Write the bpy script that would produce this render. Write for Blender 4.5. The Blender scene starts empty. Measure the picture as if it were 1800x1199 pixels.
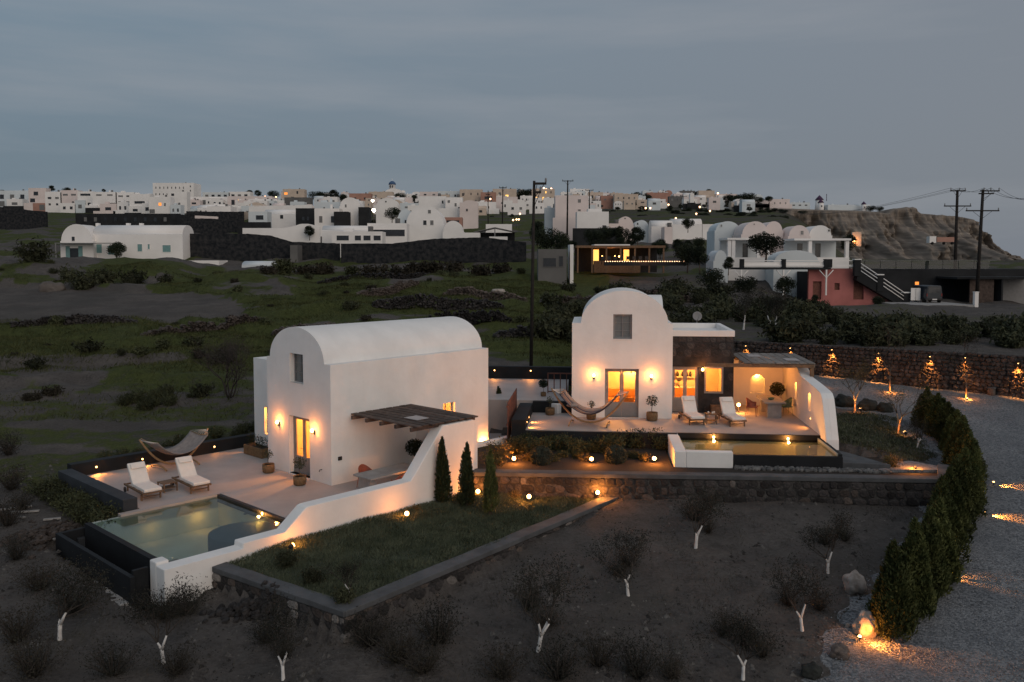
import bpy, bmesh, math, random
import numpy as np
from mathutils import Vector, Matrix, noise
from mathutils.geometry import tessellate_polygon

random.seed(7)
RNG = np.random.default_rng(11)
R = math.radians
SC = bpy.context.scene
COL = SC.collection

# ------------------------------------------------------------------ camera
CZ, FPX, PITCH, SHIFT = 8.6, 1500.0, R(3.3), 58.0
cam_d = bpy.data.cameras.new('camera')
cam = bpy.data.objects.new('camera', cam_d)
COL.objects.link(cam)
cam.location = (0, 0, CZ)
cam.rotation_euler = (R(90) - PITCH, 0, 0)
cam_d.sensor_width = 36
cam_d.lens = 36 * FPX / 1800
cam_d.shift_y = -SHIFT / 1800
cam_d.clip_end = 6000
SC.camera = cam

# ------------------------------------------------------------------ sky, sun, exposure
SUN_EL, SUN_AZ = 27.0, 150.0          # soft afterglow from behind the camera (azimuth clockwise from +Y)
world = bpy.data.worlds.new('World')
SC.world = world
world.use_nodes = True
wt = world.node_tree
for n in list(wt.nodes):
    wt.nodes.remove(n)
def wn(t, **k):
    n = wt.nodes.new(t)
    for a, b in k.items():
        setattr(n, a, b)
    return n
w_out = wn('ShaderNodeOutputWorld'); w_bg = wn('ShaderNodeBackground')
w_sky = wn('ShaderNodeTexSky'); w_sky.sky_type = 'NISHITA'; w_sky.sun_disc = False
w_sky.sun_elevation = R(SUN_EL); w_sky.sun_rotation = R(SUN_AZ); w_sky.dust_density = 3.0
w_tc = wn('ShaderNodeTexCoord'); w_sep = wn('ShaderNodeSeparateXYZ')
w_ramp = wn('ShaderNodeValToRGB')
cr = w_ramp.color_ramp
cr.elements[0].position = 0.0; cr.elements[0].color = (0.146, 0.196, 0.250, 1)
cr.elements[1].position = 1.0; cr.elements[1].color = (0.290, 0.355, 0.430, 1)
e = cr.elements.new(0.10); e.color = (0.156, 0.206, 0.252, 1)
e = cr.elements.new(0.28); e.color = (0.190, 0.256, 0.316, 1)
w_gr = wn('ShaderNodeMapRange'); w_gr.inputs[1].default_value = -0.5; w_gr.inputs[2].default_value = 0.6; w_gr.inputs[4].default_value = 0.75
w_gm = wn('ShaderNodeMixRGB'); w_gm.inputs[2].default_value = (0.232, 0.240, 0.266, 1)     # a mauve tinge towards +X
w_map = wn('ShaderNodeMapping'); w_map.inputs['Scale'].default_value = (1.1, 1.1, 9.0)
w_map.inputs['Rotation'].default_value = (0, R(9), 0)
w_noi = wn('ShaderNodeTexNoise'); w_noi.inputs['Scale'].default_value = 1.7
w_noi.inputs['Detail'].default_value = 5; w_noi.inputs['Roughness'].default_value = 0.55
w_nr = wn('ShaderNodeMapRange'); w_nr.inputs[1].default_value = 0.46; w_nr.inputs[2].default_value = 0.74
w_nr.inputs[3].default_value = 0.0; w_nr.inputs[4].default_value = 1.0
w_cl = wn('ShaderNodeMixRGB'); w_cl.blend_type = 'MIX'; w_cl.inputs[2].default_value = (0.315, 0.325, 0.350, 1)
w_mul = wn('ShaderNodeMath'); w_mul.operation = 'MULTIPLY'; w_mul.inputs[1].default_value = 0.52
w_sc = wn('ShaderNodeMixRGB'); w_sc.blend_type = 'MULTIPLY'; w_sc.inputs[0].default_value = 1.0
w_sc.inputs[2].default_value = (0.075, 0.075, 0.075, 1)
w_mix = wn('ShaderNodeMixRGB'); w_mix.inputs[0].default_value = 0.92
L = wt.links.new
L(w_tc.outputs['Generated'], w_sep.inputs[0]); L(w_sep.outputs['Z'], w_ramp.inputs[0])
L(w_tc.outputs['Generated'], w_map.inputs[0]); L(w_map.outputs[0], w_noi.inputs['Vector'])
L(w_noi.outputs['Fac'], w_nr.inputs[0]); L(w_nr.outputs[0], w_mul.inputs[0])
L(w_mul.outputs[0], w_cl.inputs[0]); L(w_ramp.outputs[0], w_gm.inputs[1]); L(w_sep.outputs['X'], w_gr.inputs[0]); L(w_gr.outputs[0], w_gm.inputs[0]); L(w_gm.outputs[0], w_cl.inputs[1])
L(w_sky.outputs[0], w_sc.inputs[1]); L(w_sc.outputs[0], w_mix.inputs[1]); L(w_cl.outputs[0], w_mix.inputs[2])
L(w_mix.outputs[0], w_bg.inputs['Color']); w_bg.inputs['Strength'].default_value = 1.0
L(w_bg.outputs[0], w_out.inputs['Surface'])

sun_d = bpy.data.lights.new('sun', 'SUN'); sun = bpy.data.objects.new('sun', sun_d); COL.objects.link(sun)
sun_d.energy = 0.95; sun_d.angle = R(60); sun_d.color = (1.0, 0.86, 0.73)
sd = Vector((math.sin(R(SUN_AZ)) * math.cos(R(SUN_EL)), math.cos(R(SUN_AZ)) * math.cos(R(SUN_EL)), math.sin(R(SUN_EL))))
sun.rotation_euler = sd.to_track_quat('Z', 'Y').to_euler()
sun.location = sd * 300

SC.view_settings.view_transform = 'Standard'; SC.view_settings.look = 'None'
SC.view_settings.exposure = 0.0; SC.view_settings.gamma = 1.0
SC.render.engine = 'CYCLES'
SC.cycles.use_denoising = True
SC.cycles.max_bounces = 8; SC.cycles.diffuse_bounces = 3; SC.cycles.transparent_max_bounces = 24
SC.cycles.glossy_bounces = 3; SC.cycles.transmission_bounces = 4
SC.cycles.sample_clamp_indirect = 4.0
SC.cycles.caustics_reflective = False; SC.cycles.caustics_refractive = False

# ------------------------------------------------------------------ pixels of the photograph -> places on the site plan
SP, CP = math.sin(PITCH), math.cos(PITCH)
def ray(px, py):
    u = -(py - (599.5 - SHIFT)) / FPX
    return Vector(((px - 900) / FPX, CP + SP * u, -SP + CP * u))
def U(px, py, z):
    d = ray(px, py); t = (z - CZ) / d.z
    return Vector((d.x * t, d.y * t, z))
def UD(px, py, y):
    d = ray(px, py); t = y / d.y
    return Vector((d.x * t, y, CZ + d.z * t))
def pix(p):
    dz = p[2] - CZ; d = p[1] * CP - dz * SP; u = p[1] * SP + dz * CP
    return 900 + FPX * p[0] / d, 599.5 - SHIFT - FPX * u / d
def smooth(a, b, x):
    t = min(1, max(0, (x - a) / (b - a))); return t * t * (3 - 2 * t)
def lerp(a, b, t): return a + (b - a) * t
def interp(x, xs, ys):
    return float(np.interp(x, xs, ys))

# ------------------------------------------------------------------ materials
MATS = {}
def mat(name, col, rough=0.85, var=0.18, scale=3.0, bump=0.0, bscale=20.0, col2=None, metal=0.0, rnd=0.0, spec=0.3, detail=5, coord='Object', fac=None):
    if name in MATS: return MATS[name]
    m = bpy.data.materials.new(name); m.use_nodes = True; nt = m.node_tree
    b = nt.nodes['Principled BSDF']
    b.inputs['Roughness'].default_value = rough; b.inputs['Metallic'].default_value = metal
    b.inputs['Specular IOR Level'].default_value = spec
    tc = nt.nodes.new('ShaderNodeTexCoord'); no = nt.nodes.new('ShaderNodeTexNoise')
    no.inputs['Scale'].default_value = scale; no.inputs['Detail'].default_value = detail; no.inputs['Roughness'].default_value = 0.6
    nt.links.new(tc.outputs[coord], no.inputs['Vector'])
    mx = nt.nodes.new('ShaderNodeMixRGB')
    c2 = col2 if col2 else tuple(min(1, c * (1 + var)) for c in col)
    c1 = col if col2 else tuple(c * (1 - var) for c in col)
    mx.inputs[1].default_value = (*c1, 1); mx.inputs[2].default_value = (*c2, 1)
    mr = nt.nodes.new('ShaderNodeMapRange'); mr.inputs[1].default_value = (fac or (.35, .65))[0]; mr.inputs[2].default_value = (fac or (.35, .65))[1]
    nt.links.new(no.outputs['Fac'], mr.inputs[0]); nt.links.new(mr.outputs[0], mx.inputs[0])
    outc = mx.outputs[0]
    if rnd:
        oi = nt.nodes.new('ShaderNodeObjectInfo'); hs = nt.nodes.new('ShaderNodeHueSaturation')
        r2 = nt.nodes.new('ShaderNodeMapRange'); r2.inputs[3].default_value = 1 - rnd; r2.inputs[4].default_value = 1 + rnd
        nt.links.new(oi.outputs['Random'], r2.inputs[0]); nt.links.new(r2.outputs[0], hs.inputs['Value'])
        nt.links.new(outc, hs.inputs['Color']); outc = hs.outputs[0]
    nt.links.new(outc, b.inputs['Base Color'])
    if bump:
        n2 = nt.nodes.new('ShaderNodeTexNoise'); n2.inputs['Scale'].default_value = bscale; n2.inputs['Detail'].default_value = 4
        nt.links.new(tc.outputs[coord], n2.inputs['Vector'])
        bp = nt.nodes.new('ShaderNodeBump'); bp.inputs['Strength'].default_value = bump; bp.inputs['Distance'].default_value = 0.03
        nt.links.new(n2.outputs['Fac'], bp.inputs['Height']); nt.links.new(bp.outputs[0], b.inputs['Normal'])
    MATS[name] = m
    return m
def emit(name, col, strength):
    if name in MATS: return MATS[name]
    m = bpy.data.materials.new(name); m.use_nodes = True; nt = m.node_tree
    b = nt.nodes['Principled BSDF']; b.inputs['Base Color'].default_value = (*col, 1)
    b.inputs['Emission Color'].default_value = (*col, 1); b.inputs['Emission Strength'].default_value = strength
    MATS[name] = m; return m
def leafmat(name, col, col2, scale=1.5, rnd=0.25):
    if name in MATS: return MATS[name]
    m = mat(name, col, 0.75, col2=col2, scale=scale, rnd=rnd, spec=0.15)
    b = m.node_tree.nodes['Principled BSDF']
    return m
def glassmat(name, tint=(.93, .95, .95), refl=1.0):
    if name in MATS: return MATS[name]
    m = bpy.data.materials.new(name); m.use_nodes = True; nt = m.node_tree
    for n in list(nt.nodes): nt.nodes.remove(n)
    o = nt.nodes.new('ShaderNodeOutputMaterial'); mx = nt.nodes.new('ShaderNodeMixShader')
    t = nt.nodes.new('ShaderNodeBsdfTransparent'); g = nt.nodes.new('ShaderNodeBsdfGlossy'); f = nt.nodes.new('ShaderNodeFresnel')
    t.inputs[0].default_value = (*tint, 1); g.inputs['Roughness'].default_value = 0.02; f.inputs[0].default_value = 1.45
    gn = nt.nodes.new('ShaderNodeNewGeometry'); inv_ = nt.nodes.new('ShaderNodeMath'); inv_.operation = 'SUBTRACT'; inv_.inputs[0].default_value = 1.0
    nt.links.new(gn.outputs['Backfacing'], inv_.inputs[1]); ml = nt.nodes.new('ShaderNodeMath'); ml.operation = 'MULTIPLY'
    nt.links.new(f.outputs[0], ml.inputs[0]); nt.links.new(inv_.outputs[0], ml.inputs[1])     # reflect at the outer face only
    nt.links.new(ml.outputs[0], mx.inputs[0]); nt.links.new(t.outputs[0], mx.inputs[1]); nt.links.new(g.outputs[0], mx.inputs[2])
    nt.links.new(mx.outputs[0], o.inputs[0]); MATS[name] = m; return m

M_WHITE = mat('limewash_white', (0.775, 0.757, 0.735), 0.9, var=0.045, scale=0.9, bump=0.10, bscale=14, spec=0.2)
def plaster(m):
    nt = m.node_tree; b = nt.nodes['Principled BSDF']; tc = nt.nodes.new('ShaderNodeTexCoord')
    n1 = nt.nodes.new('ShaderNodeTexNoise'); n1.inputs['Scale'].default_value = 2.6; n1.inputs['Detail'].default_value = 6; n1.inputs['Roughness'].default_value = .55
    nt.links.new(tc.outputs['Object'], n1.inputs['Vector'])
    bp = nt.nodes.new('ShaderNodeBump'); bp.inputs['Strength'].default_value = .35; bp.inputs['Distance'].default_value = .05
    nt.links.new(n1.outputs['Fac'], bp.inputs['Height']); nt.links.new(bp.outputs[0], b.inputs['Normal'])
    mp = nt.nodes.new('ShaderNodeMapping'); mp.inputs['Scale'].default_value = (3.0, 3.0, .22); nt.links.new(tc.outputs['Object'], mp.inputs[0])
    n2 = nt.nodes.new('ShaderNodeTexNoise'); n2.inputs['Scale'].default_value = 1.4; n2.inputs['Detail'].default_value = 5; nt.links.new(mp.outputs[0], n2.inputs['Vector'])
    mr = nt.nodes.new('ShaderNodeMapRange'); mr.inputs[1].default_value = .55; mr.inputs[2].default_value = .78; mr.inputs[4].default_value = .08; nt.links.new(n2.outputs['Fac'], mr.inputs[0])
    mx = nt.nodes.new('ShaderNodeMixRGB'); mx.inputs[2].default_value = (.56, .53, .50, 1); src = b.inputs['Base Color'].links[0].from_socket
    nt.links.new(mr.outputs[0], mx.inputs[0]); nt.links.new(src, mx.inputs[1]); nt.links.new(mx.outputs[0], b.inputs['Base Color'])
plaster(M_WHITE)
M_CREAM = mat('interior_cream', (0.78, 0.66, 0.48), 0.9, var=0.05)
M_BLACK = mat('black_render', (0.009, 0.010, 0.012), 0.75, var=0.3, scale=1.2, bump=0.1)
M_CHAR = mat('charcoal_render', (0.034, 0.038, 0.044), 0.8, var=0.2, scale=1.3, bump=0.12)
M_CAP = mat('grey_cement_cap', (0.082, 0.084, 0.088), 0.9, var=0.22, scale=1.6, bump=0.25, bscale=30)
M_DECK = mat('terrace_cement', (0.37, 0.33, 0.315), 0.62, var=0.10, scale=0.7, bump=0.05, bscale=8, spec=0.4)
M_CONC = mat('concrete', (0.30, 0.29, 0.28), 0.8, var=0.15, scale=2, bump=0.15)
M_WOODG = mat('grey_timber', (0.078, 0.056, 0.047), 0.85, var=0.35, scale=4, bump=0.2, rnd=0.25)
M_TEAK = mat('teak', (0.16, 0.095, 0.055), 0.7, var=0.25, scale=6, bump=0.1)
M_HAMW = mat('larch_wood', (0.30, 0.19, 0.10), 0.6, var=0.2, scale=5)
M_CUSH = mat('white_cushion', (0.74, 0.69, 0.64), 0.95, var=0.04, scale=5, bump=0.2, bscale=40)
M_GREYP = mat('grey_paint', (0.22, 0.215, 0.215), 0.6, var=0.08)
M_REDW = mat('redbrown_timber', (0.15, 0.062, 0.045), 0.8, var=0.25, scale=5, bump=0.15, rnd=0.2)
M_IRON = mat('dark_iron', (0.02, 0.02, 0.021), 0.5, var=0.2)
M_POT = mat('woven_basket', (0.17, 0.105, 0.055), 0.9, var=0.3, scale=14, bump=0.5, bscale=50)
M_SOIL = mat('potting_soil', (0.03, 0.024, 0.02), 1.0, var=0.3, scale=20)
M_TERRA = mat('terracotta_weave', (0.27, 0.085, 0.055), 0.8, var=0.15, scale=20, bump=0.3, bscale=60)
M_GREENC = mat('sage_weave', (0.12, 0.17, 0.11), 0.8, var=0.15, scale=20, bump=0.3, bscale=60)
M_GLASS = glassmat('window_glass')
M_STONE = mat('volcanic_stone', (0.026, 0.025, 0.026), 0.95, col2=(0.062, 0.055, 0.053), scale=5, bump=0.7, bscale=22, rnd=0.5)
M_STONE2 = mat('brown_stone', (0.055, 0.045, 0.040), 0.95, col2=(0.115, 0.092, 0.080), scale=5, bump=0.7, bscale=22, rnd=0.4)
M_STONEP = mat('pale_stone', (0.14, 0.125, 0.115), 0.95, col2=(0.23, 0.21, 0.195), scale=5, bump=0.5, bscale=22, rnd=0.3)
M_MORTAR = mat('dark_mortar', (0.030, 0.029, 0.029), 1.0, col2=(.105, .098, .092), scale=4, bump=0.6, fac=(.45,.7))
M_BULB = emit('bulb_warm', (1.0, 0.52, 0.17), 22)
M_BULBS = emit('bulb_small', (1.0, 0.50, 0.16), 9)
M_BULBW = emit('bulb_white', (1.0, 0.88, 0.66), 22)
M_BULBF = emit('bulb_far', (1.0, 0.55, 0.30), 5)
M_GLOW = emit('lit_room', (1.0, 0.42, 0.09), 0.9)
M_BARK = mat('bark', (0.10, 0.075, 0.058), 0.95, var=0.3, scale=8, bump=0.5)
M_TWIG = mat('twigs', (0.052, 0.044, 0.038), 0.95, var=0.3, scale=8)
M_LIME = mat('limewashed_bark', (0.60, 0.575, 0.55), 0.9, var=0.08, scale=8, bump=0.3)

# ------------------------------------------------------------------ mesh helpers
class MB:
    def __init__(s): s.v = []; s.f = []; s.s = []
    def add(s, vs, fs, sm=False):
        n = len(s.v); s.v += [tuple(v) for v in vs]; s.f += [tuple(i + n for i in f) for f in fs]; s.s += [sm] * len(fs); return s
    def box(s, x0, x1, y0, y1, z0, z1):
        v = [(x, y, z) for z in (z0, z1) for y in (y0, y1) for x in (x0, x1)]
        return s.add(v, [(0, 2, 3, 1), (4, 5, 7, 6), (0, 1, 5, 4), (2, 6, 7, 3), (0, 4, 6, 2), (1, 3, 7, 5)])
    def obox(s, c, ax, ay, az):
        c = Vector(c); ax = Vector(ax); ay = Vector(ay); az = Vector(az)
        v = [c + i * ax + j * ay + k * az for k in (-1, 1) for j in (-1, 1) for i in (-1, 1)]
        return s.add(v, [(0, 2, 3, 1), (4, 5, 7, 6), (0, 1, 5, 4), (2, 6, 7, 3), (0, 4, 6, 2), (1, 3, 7, 5)])
    def tube(s, pts, rads, n=8, cap=True, sm=True):
        pts = [Vector(p) for p in pts]
        if not hasattr(rads, '__len__'): rads = [rads] * len(pts)
        vs = []; fs = []
        for i, p in enumerate(pts):
            t = (pts[min(i + 1, len(pts) - 1)] - pts[max(i - 1, 0)])
            if t.length < 1e-9: t = Vector((0, 0, 1))
            t.normalize()
            a = t.cross(Vector((0, 0, 1)) if abs(t.z) < .95 else Vector((1, 0, 0))).normalized(); b = t.cross(a)
            for k in range(n):
                an = 2 * math.pi * k / n
                vs.append(p + rads[i] * (math.cos(an) * a + math.sin(an) * b))
        for i in range(len(pts) - 1):
            for k in range(n):
                fs.append((i * n + k, i * n + (k + 1) % n, (i + 1) * n + (k + 1) % n, (i + 1) * n + k))
        if cap:
            fs.append(tuple(range(n - 1, -1, -1))); fs.append(tuple((len(pts) - 1) * n + k for k in range(n)))
        return s.add(vs, fs, sm)
    def lathe(s, prof, n=16, c=(0, 0), sm=True):
        vs = []; fs = []
        for r, z in prof:
            for k in range(n):
                an = 2 * math.pi * k / n; vs.append((c[0] + r * math.cos(an), c[1] + r * math.sin(an), z))
        for i in range(len(prof) - 1):
            for k in range(n):
                fs.append((i * n + k, i * n + (k + 1) % n, (i + 1) * n + (k + 1) % n, (i + 1) * n + k))
        fs.append(tuple(range(n - 1, -1, -1))); fs.append(tuple((len(prof) - 1) * n + k for k in range(n)))
        return s.add(vs, fs, sm)
    def plate(s, loops, a0, a1, axis='y'):
        """polygon with holes in (u,z), thickness from a0 to a1 along axis (u is x for axis y, y for axis x; for axis z u,v are x,y)"""
        def P(u, w, a):
            return (u, a, w) if axis == 'y' else ((a, u, w) if axis == 'x' else (u, w, a))
        flat = [p for l in loops for p in l]
        tris = tessellate_polygon([[Vector((u, w, 0)) for u, w in l] for l in loops])
        n = len(flat); vs = [P(u, w, a0) for u, w in flat] + [P(u, w, a1) for u, w in flat]
        fs = []
        for t in tris:
            fs.append(tuple(t)); fs.append(tuple(i + n for i in reversed(t)))
        k = 0
        for l in loops:
            m = len(l)
            for i in range(m):
                j = (i + 1) % m; fs.append((k + i, k + j, k + j + n, k + i + n))
            k += m
        return s.add(vs, fs)
    def mesh(s, name):
        me = bpy.data.meshes.new(name); me.from_pydata(s.v, [], s.f)
        if any(s.s): me.polygons.foreach_set('use_smooth', s.s)
        me.update(); return me
    def build(s, name, m, parent=None, loc=None, rz=0.0, bevel=0.0, fix=True):
        me = s.mesh(name)
        if fix:
            bm = bmesh.new(); bm.from_mesh(me); bmesh.ops.recalc_face_normals(bm, faces=bm.faces); bm.to_mesh(me); bm.free()
        me.materials.append(m)
        o = bpy.data.objects.new(name, me); COL.objects.link(o)
        if parent: o.parent = parent
        if loc is not None: o.location = loc
        if rz: o.rotation_euler = (0, 0, rz)
        if bevel:
            b = o.modifiers.new('bevel', 'BEVEL'); b.width = bevel; b.segments = 2; b.limit_method = 'ANGLE'; b.angle_limit = R(40)
        return o
def tag(o, label=None, cat=None, group=None, kind=None):
    if label: o['label'] = label
    if cat: o['category'] = cat
    if group: o['group'] = group
    if kind: o['kind'] = kind
    return o
def thing(name, label, cat, loc=(0, 0, 0), rz=0.0, group=None):
    o = bpy.data.objects.new(name, None); COL.objects.link(o); o.location = loc; o.rotation_euler = (0, 0, rz)
    o.empty_display_size = 0.2
    return tag(o, label, cat, group)
def struct(o): o['kind'] = 'structure'; return o
def dup(src, loc=None, rz=None, sc=None, label=None, group=None, parent=None):
    c = src.copy(); COL.objects.link(c); c.parent = parent
    if loc is not None: c.location = loc
    if rz is not None: c.rotation_euler = (0, 0, rz)
    if sc is not None: c.scale = (sc, sc, sc) if not hasattr(sc, '__len__') else sc
    if label: c['label'] = label
    if group: c['group'] = group
    for ch in list(src.children): dup(ch, parent=c)
    return c
KW = 8.0
def lamp(parent, loc, watts, col=(1.0, 0.50, 0.17), r=0.05, kind='POINT', rot=None, spot=None, blend=0.6):
    ld = bpy.data.lights.new('lamp_light', kind); ld.energy = watts * KW; ld.color = (col[0], col[1] * .66, col[2] * .42); ld.shadow_soft_size = r
    if kind == 'SPOT': ld.spot_size = R(spot); ld.spot_blend = blend
    lo = bpy.data.objects.new('lamp_light', ld); COL.objects.link(lo); lo.parent = parent; lo.location = loc
    if rot: lo.rotation_euler = rot
    return lo
def npmesh(name, V, F, m, parent=None, loc=None):
    """fast mesh from arrays: V (n,3), F (k,3) or (k,4)"""
    me = bpy.data.meshes.new(name); V = np.asarray(V, np.float32); F = np.asarray(F, np.int32)
    me.vertices.add(len(V)); me.vertices.foreach_set('co', V.ravel())
    k = F.shape[1]; me.loops.add(F.size); me.loops.foreach_set('vertex_index', F.ravel())
    me.polygons.add(len(F)); me.polygons.foreach_set('loop_start', np.arange(0, F.size, k, dtype=np.int32))
    me.polygons.foreach_set('loop_total', np.full(len(F), k, np.int32))
    me.update(calc_edges=True); me.validate()
    for mm in (m if isinstance(m, (list, tuple)) else [m]): me.materials.append(mm)
    o = bpy.data.objects.new(name, me); COL.objects.link(o)
    if parent: o.parent = parent
    if loc is not None: o.location = loc
    return o
def leaf_arrays(C, size, aspect=0.5, up=None, tri=False):
    """leaf-sized quads at centres C with random directions (up: pull of the leaf axis towards +Z)"""
    n = len(C); size = np.broadcast_to(np.asarray(size, float), (n,))
    D = RNG.normal(size=(n, 3))
    if up: D[:, 2] += up
    D /= np.linalg.norm(D, axis=1)[:, None]
    S = np.cross(D, RNG.normal(size=(n, 3))); S /= np.linalg.norm(S, axis=1)[:, None] + 1e-9
    a = D * size[:, None] * .5; b = S * (size * aspect)[:, None] * .5
    if tri:
        V = np.stack([C - a - b, C - a + b, C + a], 1).reshape(-1, 3); return V, np.arange(3 * n).reshape(-1, 3)
    V = np.stack([C - a, C - b * 1.0, C + a, C + b], 1).reshape(-1, 3)
    return V, np.arange(4 * n).reshape(-1, 4)

# ------------------------------------------------------------------ site frames
RZ1, RZ2 = R(-43), R(-5.5)
Z2 = 1.13
O1 = U(583, 854, 0.0)
O2 = U(1005, 733, Z2)
def fr(o, rz, x, y, z=0.0):
    c, s = math.cos(rz), math.sin(rz)
    return Vector((o.x + c * x - s * y, o.y + s * x + c * y, o.z + z))
def L1(x, y, z=0.0): return fr(O1, RZ1, x, y, z)
def L2(x, y, z=0.0): return fr(O2, RZ2, x, y, z)
def inv(o, rz, x, y):
    c, s = math.cos(rz), math.sin(rz); dx, dy = x - o.x, y - o.y
    return c * dx + s * dy, -s * dx + c * dy

def inpoly(x, y, P):
    r = False; j = len(P) - 1
    for i in range(len(P)):
        xi, yi = P[i]; xj, yj = P[j]
        if (yi > y) != (yj > y) and x < (xj - xi) * (y - yi) / (yj - yi) + xi: r = not r
        j = i
    return r

# lines of the walls (world plan)
LAWN_Z = -0.30
GW0 = L1(3.95, -6.89, -.3); GW1 = U(606, 1076, -0.30); GW2 = U(1138, 850, -0.25)      # lawn wall, along the outer cap edge
BEDZ = 0.60
BW0 = U(828, 829, BEDZ); BW1 = U(1672, 842, BEDZ)                                        # planting-bed wall
FW0 = Vector((8.5, 59.2)); FW1 = Vector((34.0, 42.6))                                     # lamp-lit boundary wall
FWD = (FW1 - FW0).normalized(); FWN = Vector((-FWD.y, FWD.x))
if FWN.y < 0: FWN = -FWN
def behind_fw(x, y):
    p = Vector((x, y)) - FW0; return p.dot(FWN), p.dot(FWD)
HEDGE = [(9.9, 21.6), (11.6, 23.6), (14.1, 26.9), (16.6, 30.6), (18.5, 34.6), (19.8, 38.4), (20.2, 41.0)]
ROAD = [(4.6, 16.4), (6.4, 19.0), (7.6, 20.6), (9.0, 22.6), (11.6, 25.6), (14.6, 30.0), (17.2, 34.5), (18.5, 39.0), (18.7, 43), (16.5, 45.5), (15.2, 48), (15.0, 55.2),
        (FW0.x + FWD.x * 7, FW0.y + FWD.y * 7 + .2), (FW1.x, FW1.y + .2), (46, 36), (46, 12), (6.0, 12)]
S1POLY = [tuple(L1(*p)[:2]) for p in [(-9.3, -7.0), (-3, -7.2), (-2.9, -9.0), (4.0, -9.0), (4.0, 4.5), (1.0, 11), (-9.0, 11)]]
LAWNPOLY = [tuple(L1(3.6, -6.95)[:2]), (GW0.x, GW0.y), (GW1.x, GW1.y), (GW2.x, GW2.y), (BW0.x + 2, BW0.y + .2), tuple(L1(3.6, 6)[:2])]
S2POLY = [(BW0.x - 4, BW0.y), (BW1.x, BW1.y), (BW1.x + 1.3, BW1.y + 2.0), tuple(L2(11.05, -3.2)[:2]), tuple(L2(11.05, 6)[:2]), tuple(L2(-4, 8)[:2]), tuple(L2(-8, 2)[:2])]
PD = [0, 20, 139, 165, 200, 255, 300, 400, 500, 650, 800, 1100]
PZ = [-2.96, -1.3, 8.58, 10.3, 13.4, 17.8, 22.0, 29.5, 36.0, 47.0, 52.0, 50.0]
SOILPLOT = [(-70, 72), (-47, 71), (-26, 73), (-24, 80), (-31, 92), (-60, 100), (-95, 99)]
def plain(x, y):
    d = max(y, 0.1); r = x / d
    z = interp(d, PD, PZ)
    if 55 < d < 140 and r > .28: z = lerp(z, min(z, 3.35 if d < 106 else 7.1) if d < 106 or d > 110 else lerp(3.35, 7.1, (d - 106) / 4), smooth(.28, .36, r))
    if d > 110:
        k = smooth(.41, .31, r) if d > 110 else 1
        k2 = smooth(110, 150, d)
        low = lerp(z, min(z, 7.2), 1 - k)
        z = lerp(z, low, k2)
        if r > .60: z -= smooth(.60, .75, r) * 60 * smooth(110, 300, d)
    return z
def nz(x, y, s, o=3):
    return noise.fractal((x * s, y * s, 3.7), 1.0, 2.0, o)
def ground(x, y, rough=True):
    z = plain(x, y)
    if rough:
        a = smooth(14, 24, y)
        if y < 60: z += nz(x, y, 0.35) * 0.10 * (1 + 1.6 * smooth(36, 46, y) * smooth(12, 6, x)) + nz(x + 40, y, 1.5, 2) * 0.055
        elif y < 260: z += (nz(x, y, 0.09) * 0.75 * smooth(60, 80, y) + nz(x, y, .33, 3) * .30) * (.25 if inpoly(x, y, SOILPLOT) else 1) + nz(x, y, .9, 2) * .10
        else: z += nz(x, y, 0.02) * 1.5
        # old field terraces behind the houses
        if 46 < y < 112 and x < 10 and not inpoly(x, y, SOILPLOT):
            q = (y + x * 0.12 + nz(x, y, .05, 2) * 5 - 46) / 7.5
            z += (math.floor(q) + smooth(.0, .16, q % 1) - q) * 0.62 * smooth(46, 50, y) * smooth(112, 104, y) * smooth(10, 4, x)
    if x < -30 and 100 < y < 130: z += 1.7 * smooth(-38, -48, x) * smooth(100, 112, y) * smooth(130, 120, y)
    d, s = behind_fw(x, y)
    if y < 92 and s > -3:
        if d > 0.75:
            t = 3.15 + max(0, y - 50) * 0.022 + (nz(x, y, .4) * .12 if rough else 0)
            z = lerp(max(z, t), z, smooth(70, 90, y)) if s > 0 else lerp(z, max(z, t), smooth(-3, 0, s))
    lx, ly = inv(O2, RZ2, x, y)
    if 11 < lx < 17 and -5.5 < ly < 8:
        z = max(z, lerp(.85, z, smooth(11.6, 16.5, lx) if ly > -3.5 else max(smooth(11.6, 16.5, lx), smooth(-3.5, -5.5, ly))))
    l1x, l1y = inv(O1, RZ1, x, y)
    if -2.75 < l1x < 3.7 and -8.6 < l1y < -3.2: return -2.0
    if 4.4 < lx < 10.8 and -7.1 < ly < -3.0: return -.8
    if inpoly(x, y, S1POLY): z = min(z, -1.12 if l1y < -7.2 and l1x > -3.2 else -0.62)
    elif inpoly(x, y, LAWNPOLY): z = LAWN_Z - 0.25
    elif inpoly(x, y, S2POLY): z = min(z, 0.30)
    return z

def gpt(px, py):
    """where the line of sight through a photo pixel meets the ground"""
    d = ray(px, py); t = 12.0
    for _ in range(400):
        p = Vector((d.x * t, d.y * t, CZ + d.z * t))
        if p.z <= ground(p.x, p.y, False): break
        t *= 1.008
    return p.x, p.y

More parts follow.
